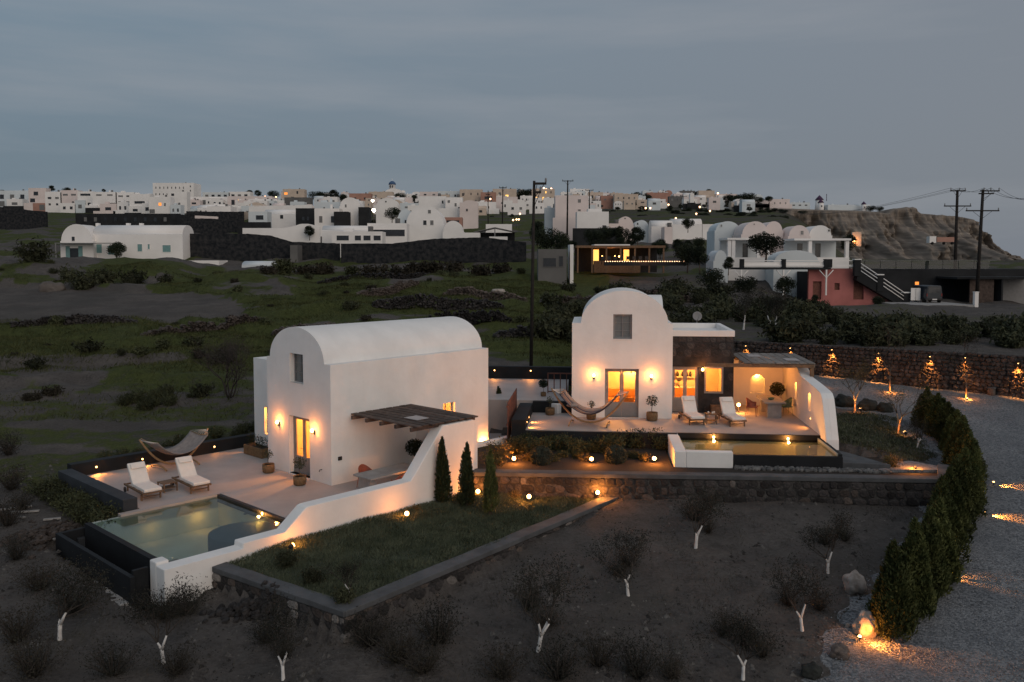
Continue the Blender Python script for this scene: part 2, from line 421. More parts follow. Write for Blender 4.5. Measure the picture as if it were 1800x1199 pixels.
# ------------------------------------------------------------------ terrain sheet (fans out from the viewpoint so that near soil is fine and far hills are coarse)
ND, NR = 400, 300
dd = 9.0 * (1000.0 / 9.0) ** (np.arange(ND) / (ND - 1))
rr = np.linspace(-1.05, 1.05, NR)
V = np.zeros((ND * NR, 3)); zone = np.zeros((ND * NR, 4), np.float32)
OLPX = [(105, 1132), (288, 1170), (498, 1199), (946, 1147), (1104, 1052), (1223, 968), (1455, 1008), (1410, 1115), (1306, 1199)]
PALE = [gpt(*q) + (.85, .75) for q in OLPX] + [(-31, 54.5, 4.6, 3.0), (-24.5, 56.5, 3.0, 1.4), (-24, 47.2, 9, .9), (-30, 44.0, 6, 1.0), (-19, 41.5, 6, .8), (-21, 37.5, 3.2, .7), (-24.5, 36.5, 2.4, .6), (-17.5, 45.8, 5, .5), (-40, 49.5, 5, 1.2)]
k = 0
for i in range(ND):
    y = float(dd[i])
    for j in range(NR):
        x = float(rr[j]) * y
        V[k] = (x, y, ground(x, y))
        # zones: r grass, g pale earth, b far scrub/dirt
        g = 0.0; p = 0.0
        n1 = nz(x + 9, y, .11, 3); n2 = nz(x - 30, y + 5, .45, 3)
        if y > 33 and x < 12:
            rl = x / y
            g = smooth(-.15, .12, n1 + .25 * n2 + .13 + .25 * smooth(38, 55, y))
            if x < -11 and y < 52: g *= .55 + .4 * smooth(44, 60, y)
            p = smooth(.12, .35, nz(x * .35 - 7, y * 1.3, .16, 3)) * smooth(62, 46, y) * smooth(33, 36, y) * smooth(-6, -12, x)
            if 62 < y < 112:
                inp = inpoly(x + n2 * 3, y + n1 * 2, SOILPLOT)
                if inp: g = 0; p = 0.42
        for ex, ey, ea, eb in PALE:
            q = ((x - ex) / ea) ** 2 + ((y - ey) / eb) ** 2 + n2 * .5
            if q < 1.2: p = max(p, .52 * smooth(1.2, .6, q)); g *= smooth(.7, 1.2, q)
        if y >= 52 and x >= 12: g = .35 * smooth(-.1, .2, n1)
        if y > 112: g = max(g, .6) * smooth(-.25, .1, n1)
        if y <= 36: p = max(p * .75, .25 * smooth(.05, .3, nz(x, y, .5, 3)))
        if y > 230: p = max(p, .25 * smooth(.0, .3, n1))
        zone[k] = (g, p, smooth(150, 400, y), 1)
        k += 1
idx = np.arange(ND * NR).reshape(ND, NR)
Fq = np.stack([idx[:-1, :-1], idx[:-1, 1:], idx[1:, 1:], idx[1:, :-1]], -1).reshape(-1, 4)

def ground_material(name, gravel=False):
    m = bpy.data.materials.new(name); m.use_nodes = True; nt = m.node_tree; b = nt.nodes['Principled BSDF']
    b.inputs['Roughness'].default_value = 0.97; b.inputs['Specular IOR Level'].default_value = 0.1
    N = nt.nodes.new; K = nt.links.new
    tc = N('ShaderNodeTexCoord')
    def noi(s, d=6, r=.62):
        n = N('ShaderNodeTexNoise'); n.inputs['Scale'].default_value = s; n.inputs['Detail'].default_value = d; n.inputs['Roughness'].default_value = r
        K(tc.outputs['Object'], n.inputs['Vector']); return n
    def mr(src, a, c, lo=0., hi=1.):
        n = N('ShaderNodeMapRange'); n.inputs[1].default_value = a; n.inputs[2].default_value = c; n.inputs[3].default_value = lo; n.inputs[4].default_value = hi
        K(src, n.inputs[0]); return n.outputs[0]
    def mix(f, a, c, mode='MIX'):
        n = N('ShaderNodeMixRGB'); n.blend_type = mode
        for q, sck in ((f, 0), (a, 1), (c, 2)):
            if isinstance(q, tuple): n.inputs[sck].default_value = (*q, 1)
            elif isinstance(q, float): n.inputs[sck].default_value = q
            else: K(q, n.inputs[sck])
        return n.outputs[0]
    if gravel:
        v = N('ShaderNodeTexVoronoi'); v.inputs['Scale'].default_value = 19.0; K(tc.outputs['Object'], v.inputs['Vector'])
        sp = N('ShaderNodeSeparateColor'); K(v.outputs['Color'], sp.inputs[0])
        c = mix(mr(sp.outputs[0], 0, 1), (.082, .086, .090), (.31, .317, .325))
        c = mix(mr(noi(.22).outputs['Fac'], .35, .65), c, mix(.55, c, (.14, .148, .158)), 'MIX')
        c = mix(mr(noi(.5, 4).outputs['Fac'], .30, .70), c, mix(1.0, c, (.62, .64, .68), 'MULTIPLY'))
        K(c, b.inputs['Base Color'])
        bp = N('ShaderNodeBump'); bp.inputs['Strength'].default_value = .8; bp.inputs['Distance'].default_value = .03
        K(v.outputs['Distance'], bp.inputs['Height']); bp.invert = True; K(bp.outputs[0], b.inputs['Normal'])
        return m
    at = N('ShaderNodeAttribute'); at.attribute_name = 'zone'; sp = N('ShaderNodeSeparateColor'); K(at.outputs['Color'], sp.inputs[0])
    n_big = noi(.35); n_mid = noi(1.6); n_fine = noi(9.0, 8, .7)
    soil = mix(mr(n_mid.outputs['Fac'], .35, .68), (.056, .049, .045), (.122, .107, .096))
    soil = mix(mr(n_fine.outputs['Fac'], .40, .72), soil, (.135, .124, .117))
    soil = mix(mr(n_big.outputs['Fac'], .38, .62, 0, .45), soil, (.052, .049, .048))
    v = N('ShaderNodeTexVoronoi'); v.inputs['Scale'].default_value = 5.5; K(tc.outputs['Object'], v.inputs['Vector'])
    soil = mix(mr(v.outputs['Distance'], .14, .05), soil, (.11, .10, .094))
    pale = mix(mr(n_fine.outputs['Fac'], .3, .7), (.075, .066, .060), (.15, .132, .12))
    pale = mix(mr(n_big.outputs['Fac'], .40, .60, 0, .55), pale, (.050, .045, .042))
    pale = mix(mr(noi(.12).outputs['Fac'], .42, .60, 0, .45), pale, (.058, .056, .050))
    gr = mix(mr(n_mid.outputs['Fac'], .3, .7), (.027, .036, .012), (.064, .076, .023))
    gr = mix(mr(n_fine.outputs['Fac'], .45, .75), gr, (.092, .098, .040))
    far = mix(mr(n_big.outputs['Fac'], .3, .7), (.040, .038, .030), (.075, .066, .055))
    c = mix(sp.outputs[2], soil, far)
    add = N('ShaderNodeMath'); add.operation = 'ADD'; K(sp.outputs[1], add.inputs[0]); K(mr(n_mid.outputs['Fac'], .3, .7, -.22, .22), add.inputs[1])
    c = mix(mr(add.outputs[0], .18, .5), c, pale)
    ad2 = N('ShaderNodeMath'); ad2.operation = 'ADD'; K(sp.outputs[0], ad2.inputs[0]); K(mr(n_mid.outputs['Fac'], .3, .7, -.28, .28), ad2.inputs[1])
    c = mix(mr(ad2.outputs[0], .3, .62), c, gr)
    K(c, b.inputs['Base Color'])
    bp = N('ShaderNodeBump'); bp.inputs['Strength'].default_value = .9; bp.inputs['Distance'].default_value = .10
    K(n_fine.outputs['Fac'], bp.inputs['Height']); K(bp.outputs[0], b.inputs['Normal'])
    return m
M_GROUND = ground_material('field_soil'); M_GRAVEL = ground_material('road_gravel', True)
terrain = struct(npmesh('terrain', V, Fq, M_GROUND))
ca = terrain.data.color_attributes.new('zone', 'FLOAT_COLOR', 'POINT'); ca.data.foreach_set('color', zone.ravel())
terrain.data.polygons.foreach_set('use_smooth', np.ones(len(terrain.data.polygons), bool))

# gravel drive: a sheet over the terrain
cen = V[Fq].mean(1)
def sdist(x, y, P):
    m = 1e9; j = len(P) - 1
    for i in range(len(P)):
        ax, ay = P[j]; bx, by = P[i]; dx, dy = bx - ax, by - ay; t = max(0, min(1, ((x - ax) * dx + (y - ay) * dy) / (dx * dx + dy * dy + 1e-9)))
        m = min(m, math.hypot(x - ax - t * dx, y - ay - t * dy)); j = i
    return m if inpoly(x, y, P) else -m
cand = [q for q in range(len(Fq)) if 11 < cen[q, 1] < 60 and cen[q, 0] > 4]
SDV = {}
for vtx in np.unique(Fq[cand].ravel()):
    SDV[vtx] = sdist(V[vtx, 0], V[vtx, 1], ROAD) + nz(V[vtx, 0], V[vtx, 1], 1.1, 2) * .55
keep = [q for q in cand if max(SDV[c_] for c_ in Fq[q]) > -.9]
uq, invq = np.unique(Fq[keep].ravel(), return_inverse=True)
VR = V[uq].copy()
for k_, vtx in enumerate(uq):
    x, y, z = V[vtx]; s_ = SDV[vtx]
    base_ = lerp(z, plain(x, y) + nz(x, y, .2) * .05, smooth(-.3, .6, s_))
    V[vtx, 2] = base_ - .02 * smooth(0, .5, s_); VR[k_, 2] = base_ + min(.03, max(-.06, s_ * .055))
terrain.data.vertices.foreach_set('co', V.astype(np.float32).ravel())
road = struct(npmesh('gravel_road', VR, invq.reshape(-1, 4), M_GRAVEL))
road.data.polygons.foreach_set('use_smooth', np.ones(len(road.data.polygons), bool))
def road_z(x, y): return plain(x, y) + nz(x, y, .2) * .05 + .03

M_SEA = mat('sea_water', (0.02, 0.03, 0.04), 0.25, var=.1, scale=.02)
struct(npmesh('sea', [(-200, 150, -60), (5000, 150, -60), (5000, 5500, -60), (-200, 5500, -60)], [(0, 1, 2, 3)], M_SEA))

# loose road pebbles near the viewpoint: real stones, uncountable
pv = []; pf = []
base = np.array([(1, 0, 0), (-.5, .8, 0), (-.5, -.8, 0), (.1, 0, .8)])
nP = 22000
ys = 17.5 + 24 * RNG.random(nP) ** 1.7; xs = RNG.uniform(6.5, 26, nP)
PV = []; PF = []; c = 0
for x, y in zip(xs, ys):
    if x / y > .66 or not inpoly(x + random.gauss(0, .35), y + random.gauss(0, .3), ROAD): continue
    s = random.uniform(.015, .05); a = random.random() * 6.28; ca_, sa = math.cos(a), math.sin(a)
    z = max(road_z(x, y), ground(x, y, True) if y < 26 else -9) - .004
    for bx, by, bz in base:
        PV.append((x + s * (ca_ * bx - sa * by), y + s * (sa * bx + ca_ * by), z + s * bz))
    PF += [(c, c + 1, c + 3), (c + 1, c + 2, c + 3), (c + 2, c, c + 3)]; c += 4
M_PEB = mat('pebble_grey', (.09, .093, .10), .95, col2=(.26, .265, .275), scale=9, spec=.15)
g = npmesh('gravel', PV, PF, M_PEB); tag(g, 'loose grey gravel lying over the drive', 'gravel', kind='stuff')
# clods and small stones on the field
PV = []; PF = []; c = 0
for _ in range(24000):
    y = 17 + 20 * random.random() ** 1.4; x = random.uniform(-.66, .5) * y
    if inpoly(x, y, ROAD) or inpoly(x, y, LAWNPOLY) or inpoly(x, y, S1POLY) or inpoly(x, y, S2POLY): continue
    if nz(x, y, .6) < -.1: continue
    s = random.uniform(.018, .06) if random.random() < .88 else random.uniform(.06, .13)
    a = random.random() * 6.28; ca_, sa = math.cos(a), math.sin(a); z = ground(x, y) - .012
    for bx, by, bz in base:
        PV.append((x + s * (ca_ * bx - sa * by), y + s * (sa * bx + ca_ * by), z + s * bz))
    PF += [(c, c + 1, c + 3), (c + 1, c + 2, c + 3), (c + 2, c, c + 3)]; c += 4
M_CLOD = mat('soil_clod', (.034, .031, .029), 1.0, col2=(.20, .185, .17), scale=2.5, spec=.1, fac=(.42, .72))
g = npmesh('field_stones', PV, PF, M_CLOD); tag(g, 'scattered clods and pebbles on the ploughed field', 'stones', kind='stuff')

# ------------------------------------------------------------------ stones
def stone_mesh(seed):
    rs = random.Random(seed); n = rs.choice([6, 7, 7, 8])
    vs = []; fs = []
    for q, (dep, sc_) in enumerate(((.5, 1.0), (-.25, .98), (-.5, .70))):
        for i in range(n):
            a = 2 * math.pi * i / n + rs.uniform(-.18, .18) if q == 0 else None
            if q == 0:
                rad = rs.uniform(.86, 1.08); ex = lambda t: math.copysign(abs(t) ** .75, t)
                vs.append((ex(math.cos(a)) * .5 * rad, dep, ex(math.sin(a)) * .5 * rad))
            else:
                x, _, z = vs[i]; vs.append((x * sc_ + rs.uniform(-.02, .02), dep + rs.uniform(-.1, .1), z * sc_ + rs.uniform(-.02, .02)))
    for q in range(2):
        for i in range(n):
            j = (i + 1) % n; fs.append((q * n + i, q * n + j, (q + 1) * n + j, (q + 1) * n + i))
    fs.append(tuple(2 * n + i for i in range(n)))
    return vs, fs
STONES = []
for sd_ in range(12):
    vs, fs = stone_mesh(100 + sd_)
    row = []
    for m in (M_STONE, M_STONE2, M_STONEP):
        b = MB(); b.add(vs, fs); me = b.mesh('stone')
        bm = bmesh.new(); bm.from_mesh(me); bmesh.ops.recalc_face_normals(bm, faces=bm.faces); bm.to_mesh(me); bm.free()
        me.materials.append(m); row.append(me)
    STONES.append(row)
def pick_mat(pb=.22, pp=.06):
    t = random.random(); return 2 if t < pp else (1 if t < pp + pb else 0)
def stone_rows(length, z0, z1, size=.3):
    out = []; z = z0 if not callable(z0) else min(z0(0), z0(length))
    while z < z1 - .05:
        h = min(random.uniform(.7, 1.15) * size, max(z1 - z, .1))
        if z1 - z - h < .09: h = z1 - z
        s = -random.random() * .1
        while s < length - .04:
            w = random.uniform(.75, 1.7) * size; w = min(w, length - s)
            if w > .08: out.append((s + w / 2, z + h / 2 + random.uniform(-.02, .02), w, h))
            s += w
        z += h
    return out
def stone_wall_face(parent, length, z0, z1, y=0.0, size=.3, depth=.12, pb=.22, pp=.06, org=(0, 0), flip=1, axis='x'):
    for s, z, w, h in stone_rows(length, z0, z1, size):
        o = bpy.data.objects.new('stone', random.choice(STONES)[pick_mat(pb, pp)]); COL.objects.link(o); o.parent = parent
        if axis == 'x':
            o.location = (org[0] + s, y, z); o.rotation_euler = (0, random.uniform(-.16, .16), 0)
        else:
            o.location = (org[0], org[1] + s, z); o.rotation_euler = (random.uniform(-.1, .1), random.uniform(-.16, .16), R(90) * flip)
        o.scale = (w * 1.04, depth * random.uniform(.7, 1.15), h * 1.04)
def stone_mass(name, parent, rows, y, depth, M, jitter=.02):
    """many small stones joined in one part"""
    b = MB()
    for s, z, w, h in rows:
        vs, fs = stone_mesh(random.randrange(10 ** 6)); d = depth * random.uniform(.6, 1.3)
        a = random.uniform(-.2, .2); ca_, sa = math.cos(a), math.sin(a)
        b.add([(s + (ca_ * vx + sa * vz) * w, y + vy * d + random.uniform(-jitter, jitter), z + (-sa * vx + ca_ * vz) * h) for vx, vy, vz in vs], fs)
    o = b.build(name, M, parent); o['kind'] = 'stuff'; return o

def wall_run(name, label, p0, p1, z0, ztop, cap_h=.16, cap_w=.46, size=.3, cap_over=.04, pb=.22, pp=.06, ends=True):
    p0 = Vector((p0[0], p0[1])); p1 = Vector((p1[0], p1[1])); d = p1 - p0; ln = d.length; rz = math.atan2(d.y, d.x)
    t = thing(name, label, 'stone wall', (p0.x, p0.y, 0), rz)
    MB().box(0, ln, .012, cap_w - .04, z0 - .3, ztop - cap_h).build('core', M_MORTAR, t)
    # poured cap, slightly uneven
    b = MB(); n = max(3, int(ln / .6))
    vs = []
    for i in range(n + 1):
        s = ln * i / n; e1 = random.uniform(-.008, .008)
        vs += [(s, -cap_over + e1, ztop - cap_h), (s, cap_w + e1, ztop - cap_h), (s, cap_w + e1, ztop + e1), (s, -cap_over + e1, ztop + e1 * .5)]
    fs = []
    for i in range(n):
        for q in range(4):
            a = i * 4 + q; c_ = i * 4 + (q + 1) % 4; fs.append((a, c_, c_ + 4, a + 4))
    fs += [(3, 2, 1, 0), tuple(n * 4 + q for q in range(4))]
    b.add(vs, fs).build('cap', M_CAP, t, bevel=.02)
    stone_wall_face(t, ln, z0, ztop - cap_h - .01, y=.04, size=size, depth=.13, pb=pb, pp=pp)
    return t

# ------------------------------------------------------------------ walls of the two plots
GRZ = min(ground(GW1.x, GW1.y - .3), -.9)
wall_run('garden_wall', 'dark lava-stone lawn wall, short run beside the pool corner', GW0, GW1, -1.25, LAWN_Z + .02)
wall_run('garden_wall', 'long lava-stone lawn wall with grey cement cap running up to the bed wall', GW1, GW2, -1.35, LAWN_Z + .03)
wall_run('garden_wall', 'stone wall with grey cap holding the planting bed below the far villa', BW0, BW1, -.75, BEDZ, pb=.08, pp=.02)
BE = (BW1.x + 1.1, BW1.y + 2.2)
wall_run('garden_wall', 'short return of the bed wall beside the clipped conifers', BW1, BE, -.5, BEDZ - .01)

def arch(x0, x1, zs, rise, n=20, rev=False):
    c, h = (x0 + x1) / 2, (x1 - x0) / 2
    pts = [(c - h * math.cos(math.pi * i / n), zs + rise * math.sin(math.pi * i / n)) for i in range(n + 1)]
    return pts[::-1] if rev else pts
def rect(x0, x1, z0, z1): return [(x0, z0), (x1, z0), (x1, z1), (x0, z1)]

def shutter_window(parent, x0, x1, z0, z1, y, axis='y', lit=False, bars=(1, 2), frame=.05, name='window', sgn=1):
    """frame, glazing bars and pane in a wall opening; y: plane of the frame"""
    def pl(b, loops, a0, a1): b.plate(loops, a0, a1, axis)
    b = MB(); pl(b, [rect(x0, x1, z0, z1), rect(x0 + frame, x1 - frame, z0 + frame, z1 - frame)], y, y + .06 * sgn)
    w = b.build(name, M_GREYP, parent)
    b = MB(); nx, nzb = bars
    for i in range(1, nx + 1):
        c = lerp(x0, x1, i / (nx + 1)); pl(b, [rect(c - .018, c + .018, z0 + frame, z1 - frame)], y + .008 * sgn, y + .05 * sgn)
    for i in range(1, nzb + 1):
        c = lerp(z0, z1, i / (nzb + 1)); pl(b, [rect(x0 + frame, x1 - frame, c - .016, c + .016)], y + .01 * sgn, y + .047 * sgn)
    if b.v: b.build('glazing_bar', M_GREYP, w)
    b = MB(); pl(b, [rect(x0 + frame, x1 - frame, z0 + frame, z1 - frame)], y + .025 * sgn, y + .031 * sgn)
    b.build('pane', M_GLASS, w)
    if not lit:
        b = MB(); pl(b, [rect(x0 + .01, x1 - .01, z0 + .01, z1 - .01)], y + .064 * sgn, y + .085 * sgn); b.build('inner_shutter', M_GREYP, w)
    return w
def double_door(parent, x0, x1, z1, y, kick=.72):
    fr_ = .07
    b = MB().plate([[(x0, 0), (x0 + fr_, 0), (x0 + fr_, z1 - fr_), (x1 - fr_, z1 - fr_), (x1 - fr_, 0), (x1, 0), (x1, z1), (x0, z1)]], y, y + .10)
    d = b.build('door', M_GREYP, parent)
    mid = (x0 + x1) / 2
    for a, c, hs in ((x0 + fr_ + .004, mid - .004, 1), (mid + .004, x1 - fr_ - .004, -1)):
        l = MB().plate([rect(a, c, .01, z1 - fr_ - .004), rect(a + .085, c - .085, kick, z1 - fr_ - .09)], y + .02, y + .07).build('leaf', M_GREYP, d)
        pb = MB()
        for q in range(3):
            xa = lerp(a + .1, c - .1, q / 3); xb = lerp(a + .1, c - .1, (q + 1) / 3) - .012
            MB().box(xa, xb, y + .008, y + .022, .12, kick - .1).build('panel', M_GREYP, d)
        MB().box(a + .085, c - .085, y + .042, y + .048, kick, z1 - fr_ - .09).build('pane', M_GLASS, d)
    MB().tube([(mid - .06, y + .02, 1.05), (mid - .06, y - .03, 1.05), (mid - .16, y - .03, 1.05)], .012, 6).build('handle', M_IRON, d)
    return d
def sconce(label, loc, rz, out=-1, watts=3.6):
    """upright wall lantern: back plate, arm, glass, bulb; local -y points away from the wall"""
    t = thing('wall_lantern', label, 'lamp', loc, rz, 'lit wall lanterns')
    MB().box(-.05, .05, -.02, 0, -.12, .06).build('back_plate', M_IRON, t)
    MB().tube([(0, -.02, -.04), (0, -.09, -.09), (0, -.12, -.04)], .010, 6).build('arm', M_IRON, t)
    MB().lathe([(.045, -.05), (.05, -.035), (.05, -.03)], 10, (0, -.12)).build('cup', M_IRON, t)
    MB().lathe([(.015, -.02), (.055, .02), (.06, .07), (.03, .12), (.008, .13)], 12, (0, -.12)).build('bulb', M_BULB, t)
    lamp(t, (0, -.22, .06), watts, (1.0, .44, .12), r=.05)
    return t
def step_light(label, loc, rz, watts=4.5, aim=62):
    """small round lamp set in a low wall, washing the floor in front; local -y points out of the wall"""
    t = thing('step_light', label, 'lamp', loc, rz, 'small lamps set in low walls')
    MB().obox((0, -.008, 0), (.05, 0, 0), (0, .012, 0), (0, 0, .05)).build('bezel', M_IRON, t)
    b = MB(); b.tube([(0, -.018, 0), (0, -.026, 0)], .035, 12); b.build('bulb', M_BULBS, t)
    lamp(t, (0, -.05, -.01), watts, (1.0, .52, .16), r=.03, kind='SPOT', rot=(R(-aim), 0, 0), spot=125, blend=.8)
    return t
def garden_spot(label, loc, rz, watts=6, tilt=-25, tgt=None):
    """spike spotlight: spike, bracket, barrel, lens glowing towards the viewer side (local -y)"""
    t = thing('garden_spotlight', label, 'lamp', loc, rz, 'spike spotlights in the planting')
    MB().tube([(0, 0, -.12), (0, 0, .12)], [.006, .012], 6).build('spike', M_IRON, t)
    MB().tube([(0, .07, .16), (0, -.05, .20)], [.055, .078], 10).build('barrel', M_IRON, t)
    MB().tube([(0, -.052, .201), (0, -.085, .210)], [.076, .055], 12).build('bulb', M_BULB, t)  # bulb made oversized; the extra width stands for the lamp's halo
    lamp(t, (0, -.22, .30), watts * 1.5, (1.0, .46, .11), r=.05)
    return t

def basket_plant(label, loc, kind='olive', s=1.0, name='potted_plant'):
    t = thing(name, label, 'potted plant', loc, random.random() * 6, 'potted plants on the terraces')
    MB().lathe([(.17 * s, 0), (.22 * s, .04 * s), (.235 * s, .2 * s), (.225 * s, .34 * s), (.20 * s, .34 * s), (.19 * s, .30 * s)], 14).build('pot', M_POT, t)
    MB().lathe([(.19 * s, .285 * s), (.19 * s, .30 * s)], 12).build('soil', M_SOIL, t)
    h0, h1, rad, n, m = {'olive': (.33, .95, .26, 260, M_LEAF_OLIVE), 'ball': (.30, 1.25, .42, 1500, M_LEAF_DARK), 'thin': (.3, .85, .20, 120, M_LEAF_OLIVE)}[kind]
    pts = [(0, 0, h0 * s * .8), (.02 * s, .01, (h0 + h1) / 2 * s * .75), (-.01, .02 * s, h1 * s * .8)]
    MB().tube(pts, [.018 * s, .014 * s, .008 * s], 6).build('stem', M_BARK, t)
    d = RNG.normal(size=(n, 3)); d /= np.linalg.norm(d, axis=1)[:, None]
    P = d * rad * s * (RNG.random(n) ** .45)[:, None] * np.array([1, 1, .9]) + np.array([0, 0, h1 * s * .85])
    V_, F_ = leaf_arrays(P, .10 * s if kind == 'ball' else .085 * s, .4, up=.4)
    npmesh('foliage', V_, F_, m, t)
    tw = MB()
    for q in range(9):
        p = P[q * 7 % n]; tw.tube([(0, 0, h1 * s * .6), tuple(p)], [.006, .003], 4)
    tw.build('twigs', M_TWIG, t)
    return t
M_LEAF_OLIVE = leafmat('leaf_olive', (.045, .050, .030), (.085, .092, .060))
M_LEAF_DARK = leafmat('leaf_dark', (.014, .022, .012), (.034, .044, .022))

# ================================================================== SITE 1: near villa
E, AR = 4.6, 1.32                 # eaves and rise of the vault
GWD, GLN, SH = 4.46, 8.47, .40    # gable width, length, shoulder
v1 = thing('vaulted_villa', 'nearer white vaulted villa with grey door and barrel roof beside the green pool', 'villa', O1, RZ1)
gab = [(-GWD, -.35), (0, -.35), (0, E)] + arch(-GWD + SH * .6, -SH, E, AR, 28, True) + [(-GWD, E)]
T = .32
b = MB()
b.plate([gab, rect(-2.87, -1.43, .02, 2.36), rect(-2.76, -1.82, 3.70, 4.86)], 0, T)
b.plate([gab], GLN - T, GLN)
b.plate([rect(T, GLN - T, -.35, E - .003), rect(5.72, 6.42, 1.45, 2.42)], -T, 0, 'x')
b.plate([rect(T, GLN - T, -.35, E - .003)], -GWD, -GWD + T, 'x')
b.build('wall', M_WHITE, v1)
# barrel roof shell with flat shoulders
prof = [(-.004, E - .2), (-.004, E + .004)] + [(x, z - .004) for x, z in arch(-GWD + SH * .6, -SH, E, AR, 28, True)] + [(-GWD + .004, E + .004), (-GWD + .004, E - .2)]
inn = [(x + (.25 if x < -GWD / 2 else -.25) * (1 if z < E + .3 else .6), z - .22) for x, z in prof[2:-2]]
b = MB(); b.plate([prof + inn[::-1]], T, GLN - T)
rf = b.build('roof', M_WHITE, v1)
for p in rf.data.polygons:
    if abs(p.normal.y) < .3: p.use_smooth = True
rf.data.set_sharp_from_angle(angle=R(30))
MB().box(-2.87, -1.43, -.05, T, -.05, .02).build('threshold', M_WHITE, v1)
double_door(v1, -2.87, -1.43, 2.36, .20)
shutter_window(v1, -2.76, -1.82, 3.70, 4.86, .21, bars=(1, 2))
shutter_window(v1, 5.72, 6.42, 1.45, 2.42, -.22, axis='x', bars=(1, 0), sgn=-1, lit=True)
MB().box(-2.80, -1.78, -.015, .06, 3.66, 3.70).build('sill', M_WHITE, v1)
# interior of the room
b = MB(); b.box(-GWD + T, -T, T, GLN - T, -.12, .005); b.build('floor', M_DECK, v1)
b = MB(); b.box(-GWD + T, -T, T, GLN - T, 2.70, 2.84); b.build('ceiling', M_CREAM, v1)
b = MB(); b.box(-GWD + T + .002, -T - .002, 4.2, 4.32, .006, 2.698); b.box(-GWD + T + .001, -GWD + T + .02, T, 4.2, .006, 2.698); b.box(-T - .02, -T - .001, T, 4.2, .006, 2.698)
b.build('inner_wall', M_CREAM, v1)
lamp(v1, (-2.3, 1.9, 2.35), 80, (1.0, .50, .13), r=.15)
lamp(v1, (-1.2, 6.0, 2.2), 90, (1.0, .44, .12), r=.15)
# left bay, set back
b = MB()
b.plate([rect(-8.1, -GWD - .002, -.35, 4.12), rect(-7.25, -6.65, .75, 1.98)], 1.5, 1.82)
b.box(-8.1, -7.8, 1.82, 7.0, -.35, 4.12); b.box(-8.1, -GWD - .002, 7.0, 7.3, -.35, 4.12)
b.box(-7.8, -GWD - .002, 1.82, 7.0, 3.78, 3.95)
b.build('bay_wall', M_WHITE, v1)
shutter_window(v1, -7.25, -6.65, .75, 1.98, 1.70, bars=(0, 1), lit=True)
lamp(v1, (-6.6, 2.6, 1.9), 70, (1.0, .48, .13), r=.12)
MB().box(.001, .05, .30, .46, .92, 1.06).build('switch_box', M_IRON, v1)
MB().tube([(-.62, 0, .52), (-.62, -.10, .52), (-.62, -.13, .45)], .016, 6).build('garden_tap', M_IRON, v1)
# sofa in the room
def sofa(label, loc, rz, col, w=1.7):
    t = thing('sofa', label, 'sofa', loc, rz)
    b = MB(); b.box(-w / 2, w / 2, -.4, .4, .1, .42); b.build('base', col, t, bevel=.05)
    MB().box(-w / 2, w / 2, .22, .42, .42, .82).build('backrest', col, t, bevel=.05)
    for s_ in (-1, 1): MB().box(s_ * w / 2 - .09, s_ * w / 2 + .09, -.4, .42, .1, .6).build('armrest', col, t, bevel=.04)
    for s_ in (-.7, .7): MB().tube([(s_ * w / 2, 0, 0), (s_ * w / 2, 0, .12)], .03, 6).build('leg', M_TEAK, t)
    return t
M_ORANGE = mat('ochre_fabric', (.42, .20, .07), .9, var=.1)
sofa('ochre sofa seen through the nearer villa door', L1(-2.6, 3.5, .006), RZ1, M_ORANGE)

sconce('lit wall lantern left of the nearer villa door', L1(-3.56, 0, 1.93), RZ1)
sconce('lit wall lantern right of the nearer villa door', L1(-1.08, 0, 1.93), RZ1)

# terrace slab, pool, parapets
PX0, PX1, PY0, PY1 = -2.1, 3.4, -7.9, -3.4
b = MB()
slab = [(-8.45, -6.25), (PX0 - .25, -6.25), (PX0 - .25, -7.0), (PX0, -7.0), (PX0, PY1), (PX1 + .02, PY1), (PX1 + .02, 4.2), (.5, 4.2), (.5, 10.5), (-8.45, 10.5)]
b.plate([slab], -.5, 0.0, 'z'); struct(b.build('terrace_paving', M_DECK))
bpy.data.objects['terrace_paving'].location = O1; bpy.data.objects['terrace_paving'].rotation_euler = (0, 0, RZ1)
t = thing('parapet', 'long black parapet along the back of the near terrace behind the hammock', 'parapet', L1(-8.45, -6.3), RZ1)
MB().box(-.42, 0, 0, 9.2, -.6, .52).build('wall', M_BLACK, t, bevel=.02)
MB().box(-.42, 0, 9.203, 11.5, -.6, .9).build('raised_wall', M_BLACK, t, bevel=.02)
t = thing('parapet', 'low dark parapet between the near terrace and the hedge row', 'parapet', L1(-8.45, -6.78), RZ1)
MB().box(0, 6.0, 0, .50, -.6, .38).build('wall', M_CHAR, t, bevel=.02)
# pool shell
M_POOLT = mat('pool_plaster', (.37, .41, .37), .7, var=.08, scale=1.2)
M_POOLD = mat('pool_dark', (.035, .045, .055), .6, var=.15)
def water_mat(name, tint):
    m = glassmat(name, tint); nt = m.node_tree
    no = nt.nodes.new('ShaderNodeTexNoise'); no.inputs['Scale'].default_value = 2.2; no.inputs['Detail'].default_value = 2
    tc = nt.nodes.new('ShaderNodeTexCoord'); nt.links.new(tc.outputs['Object'], no.inputs['Vector'])
    bp = nt.nodes.new('ShaderNodeBump'); bp.inputs['Strength'].default_value = .14; bp.inputs['Distance'].default_value = .02
    nt.links.new(no.outputs['Fac'], bp.inputs['Height'])
    for n in nt.nodes:
        if n.type in ('BSDF_GLOSSY', 'FRESNEL'): nt.links.new(bp.outputs[0], n.inputs['Normal'])
        if n.type == 'FRESNEL': n.inputs[0].default_value = 1.33
    return m
M_WATER1 = water_mat('pool_water_green', (.78, .85, .84))
M_WATER2 = water_mat('pool_water_olive', (.80, .80, .72))
p1 = thing('swimming_pool', 'green-lit infinity pool at the corner of the near terrace', 'swimming pool', O1, RZ1)
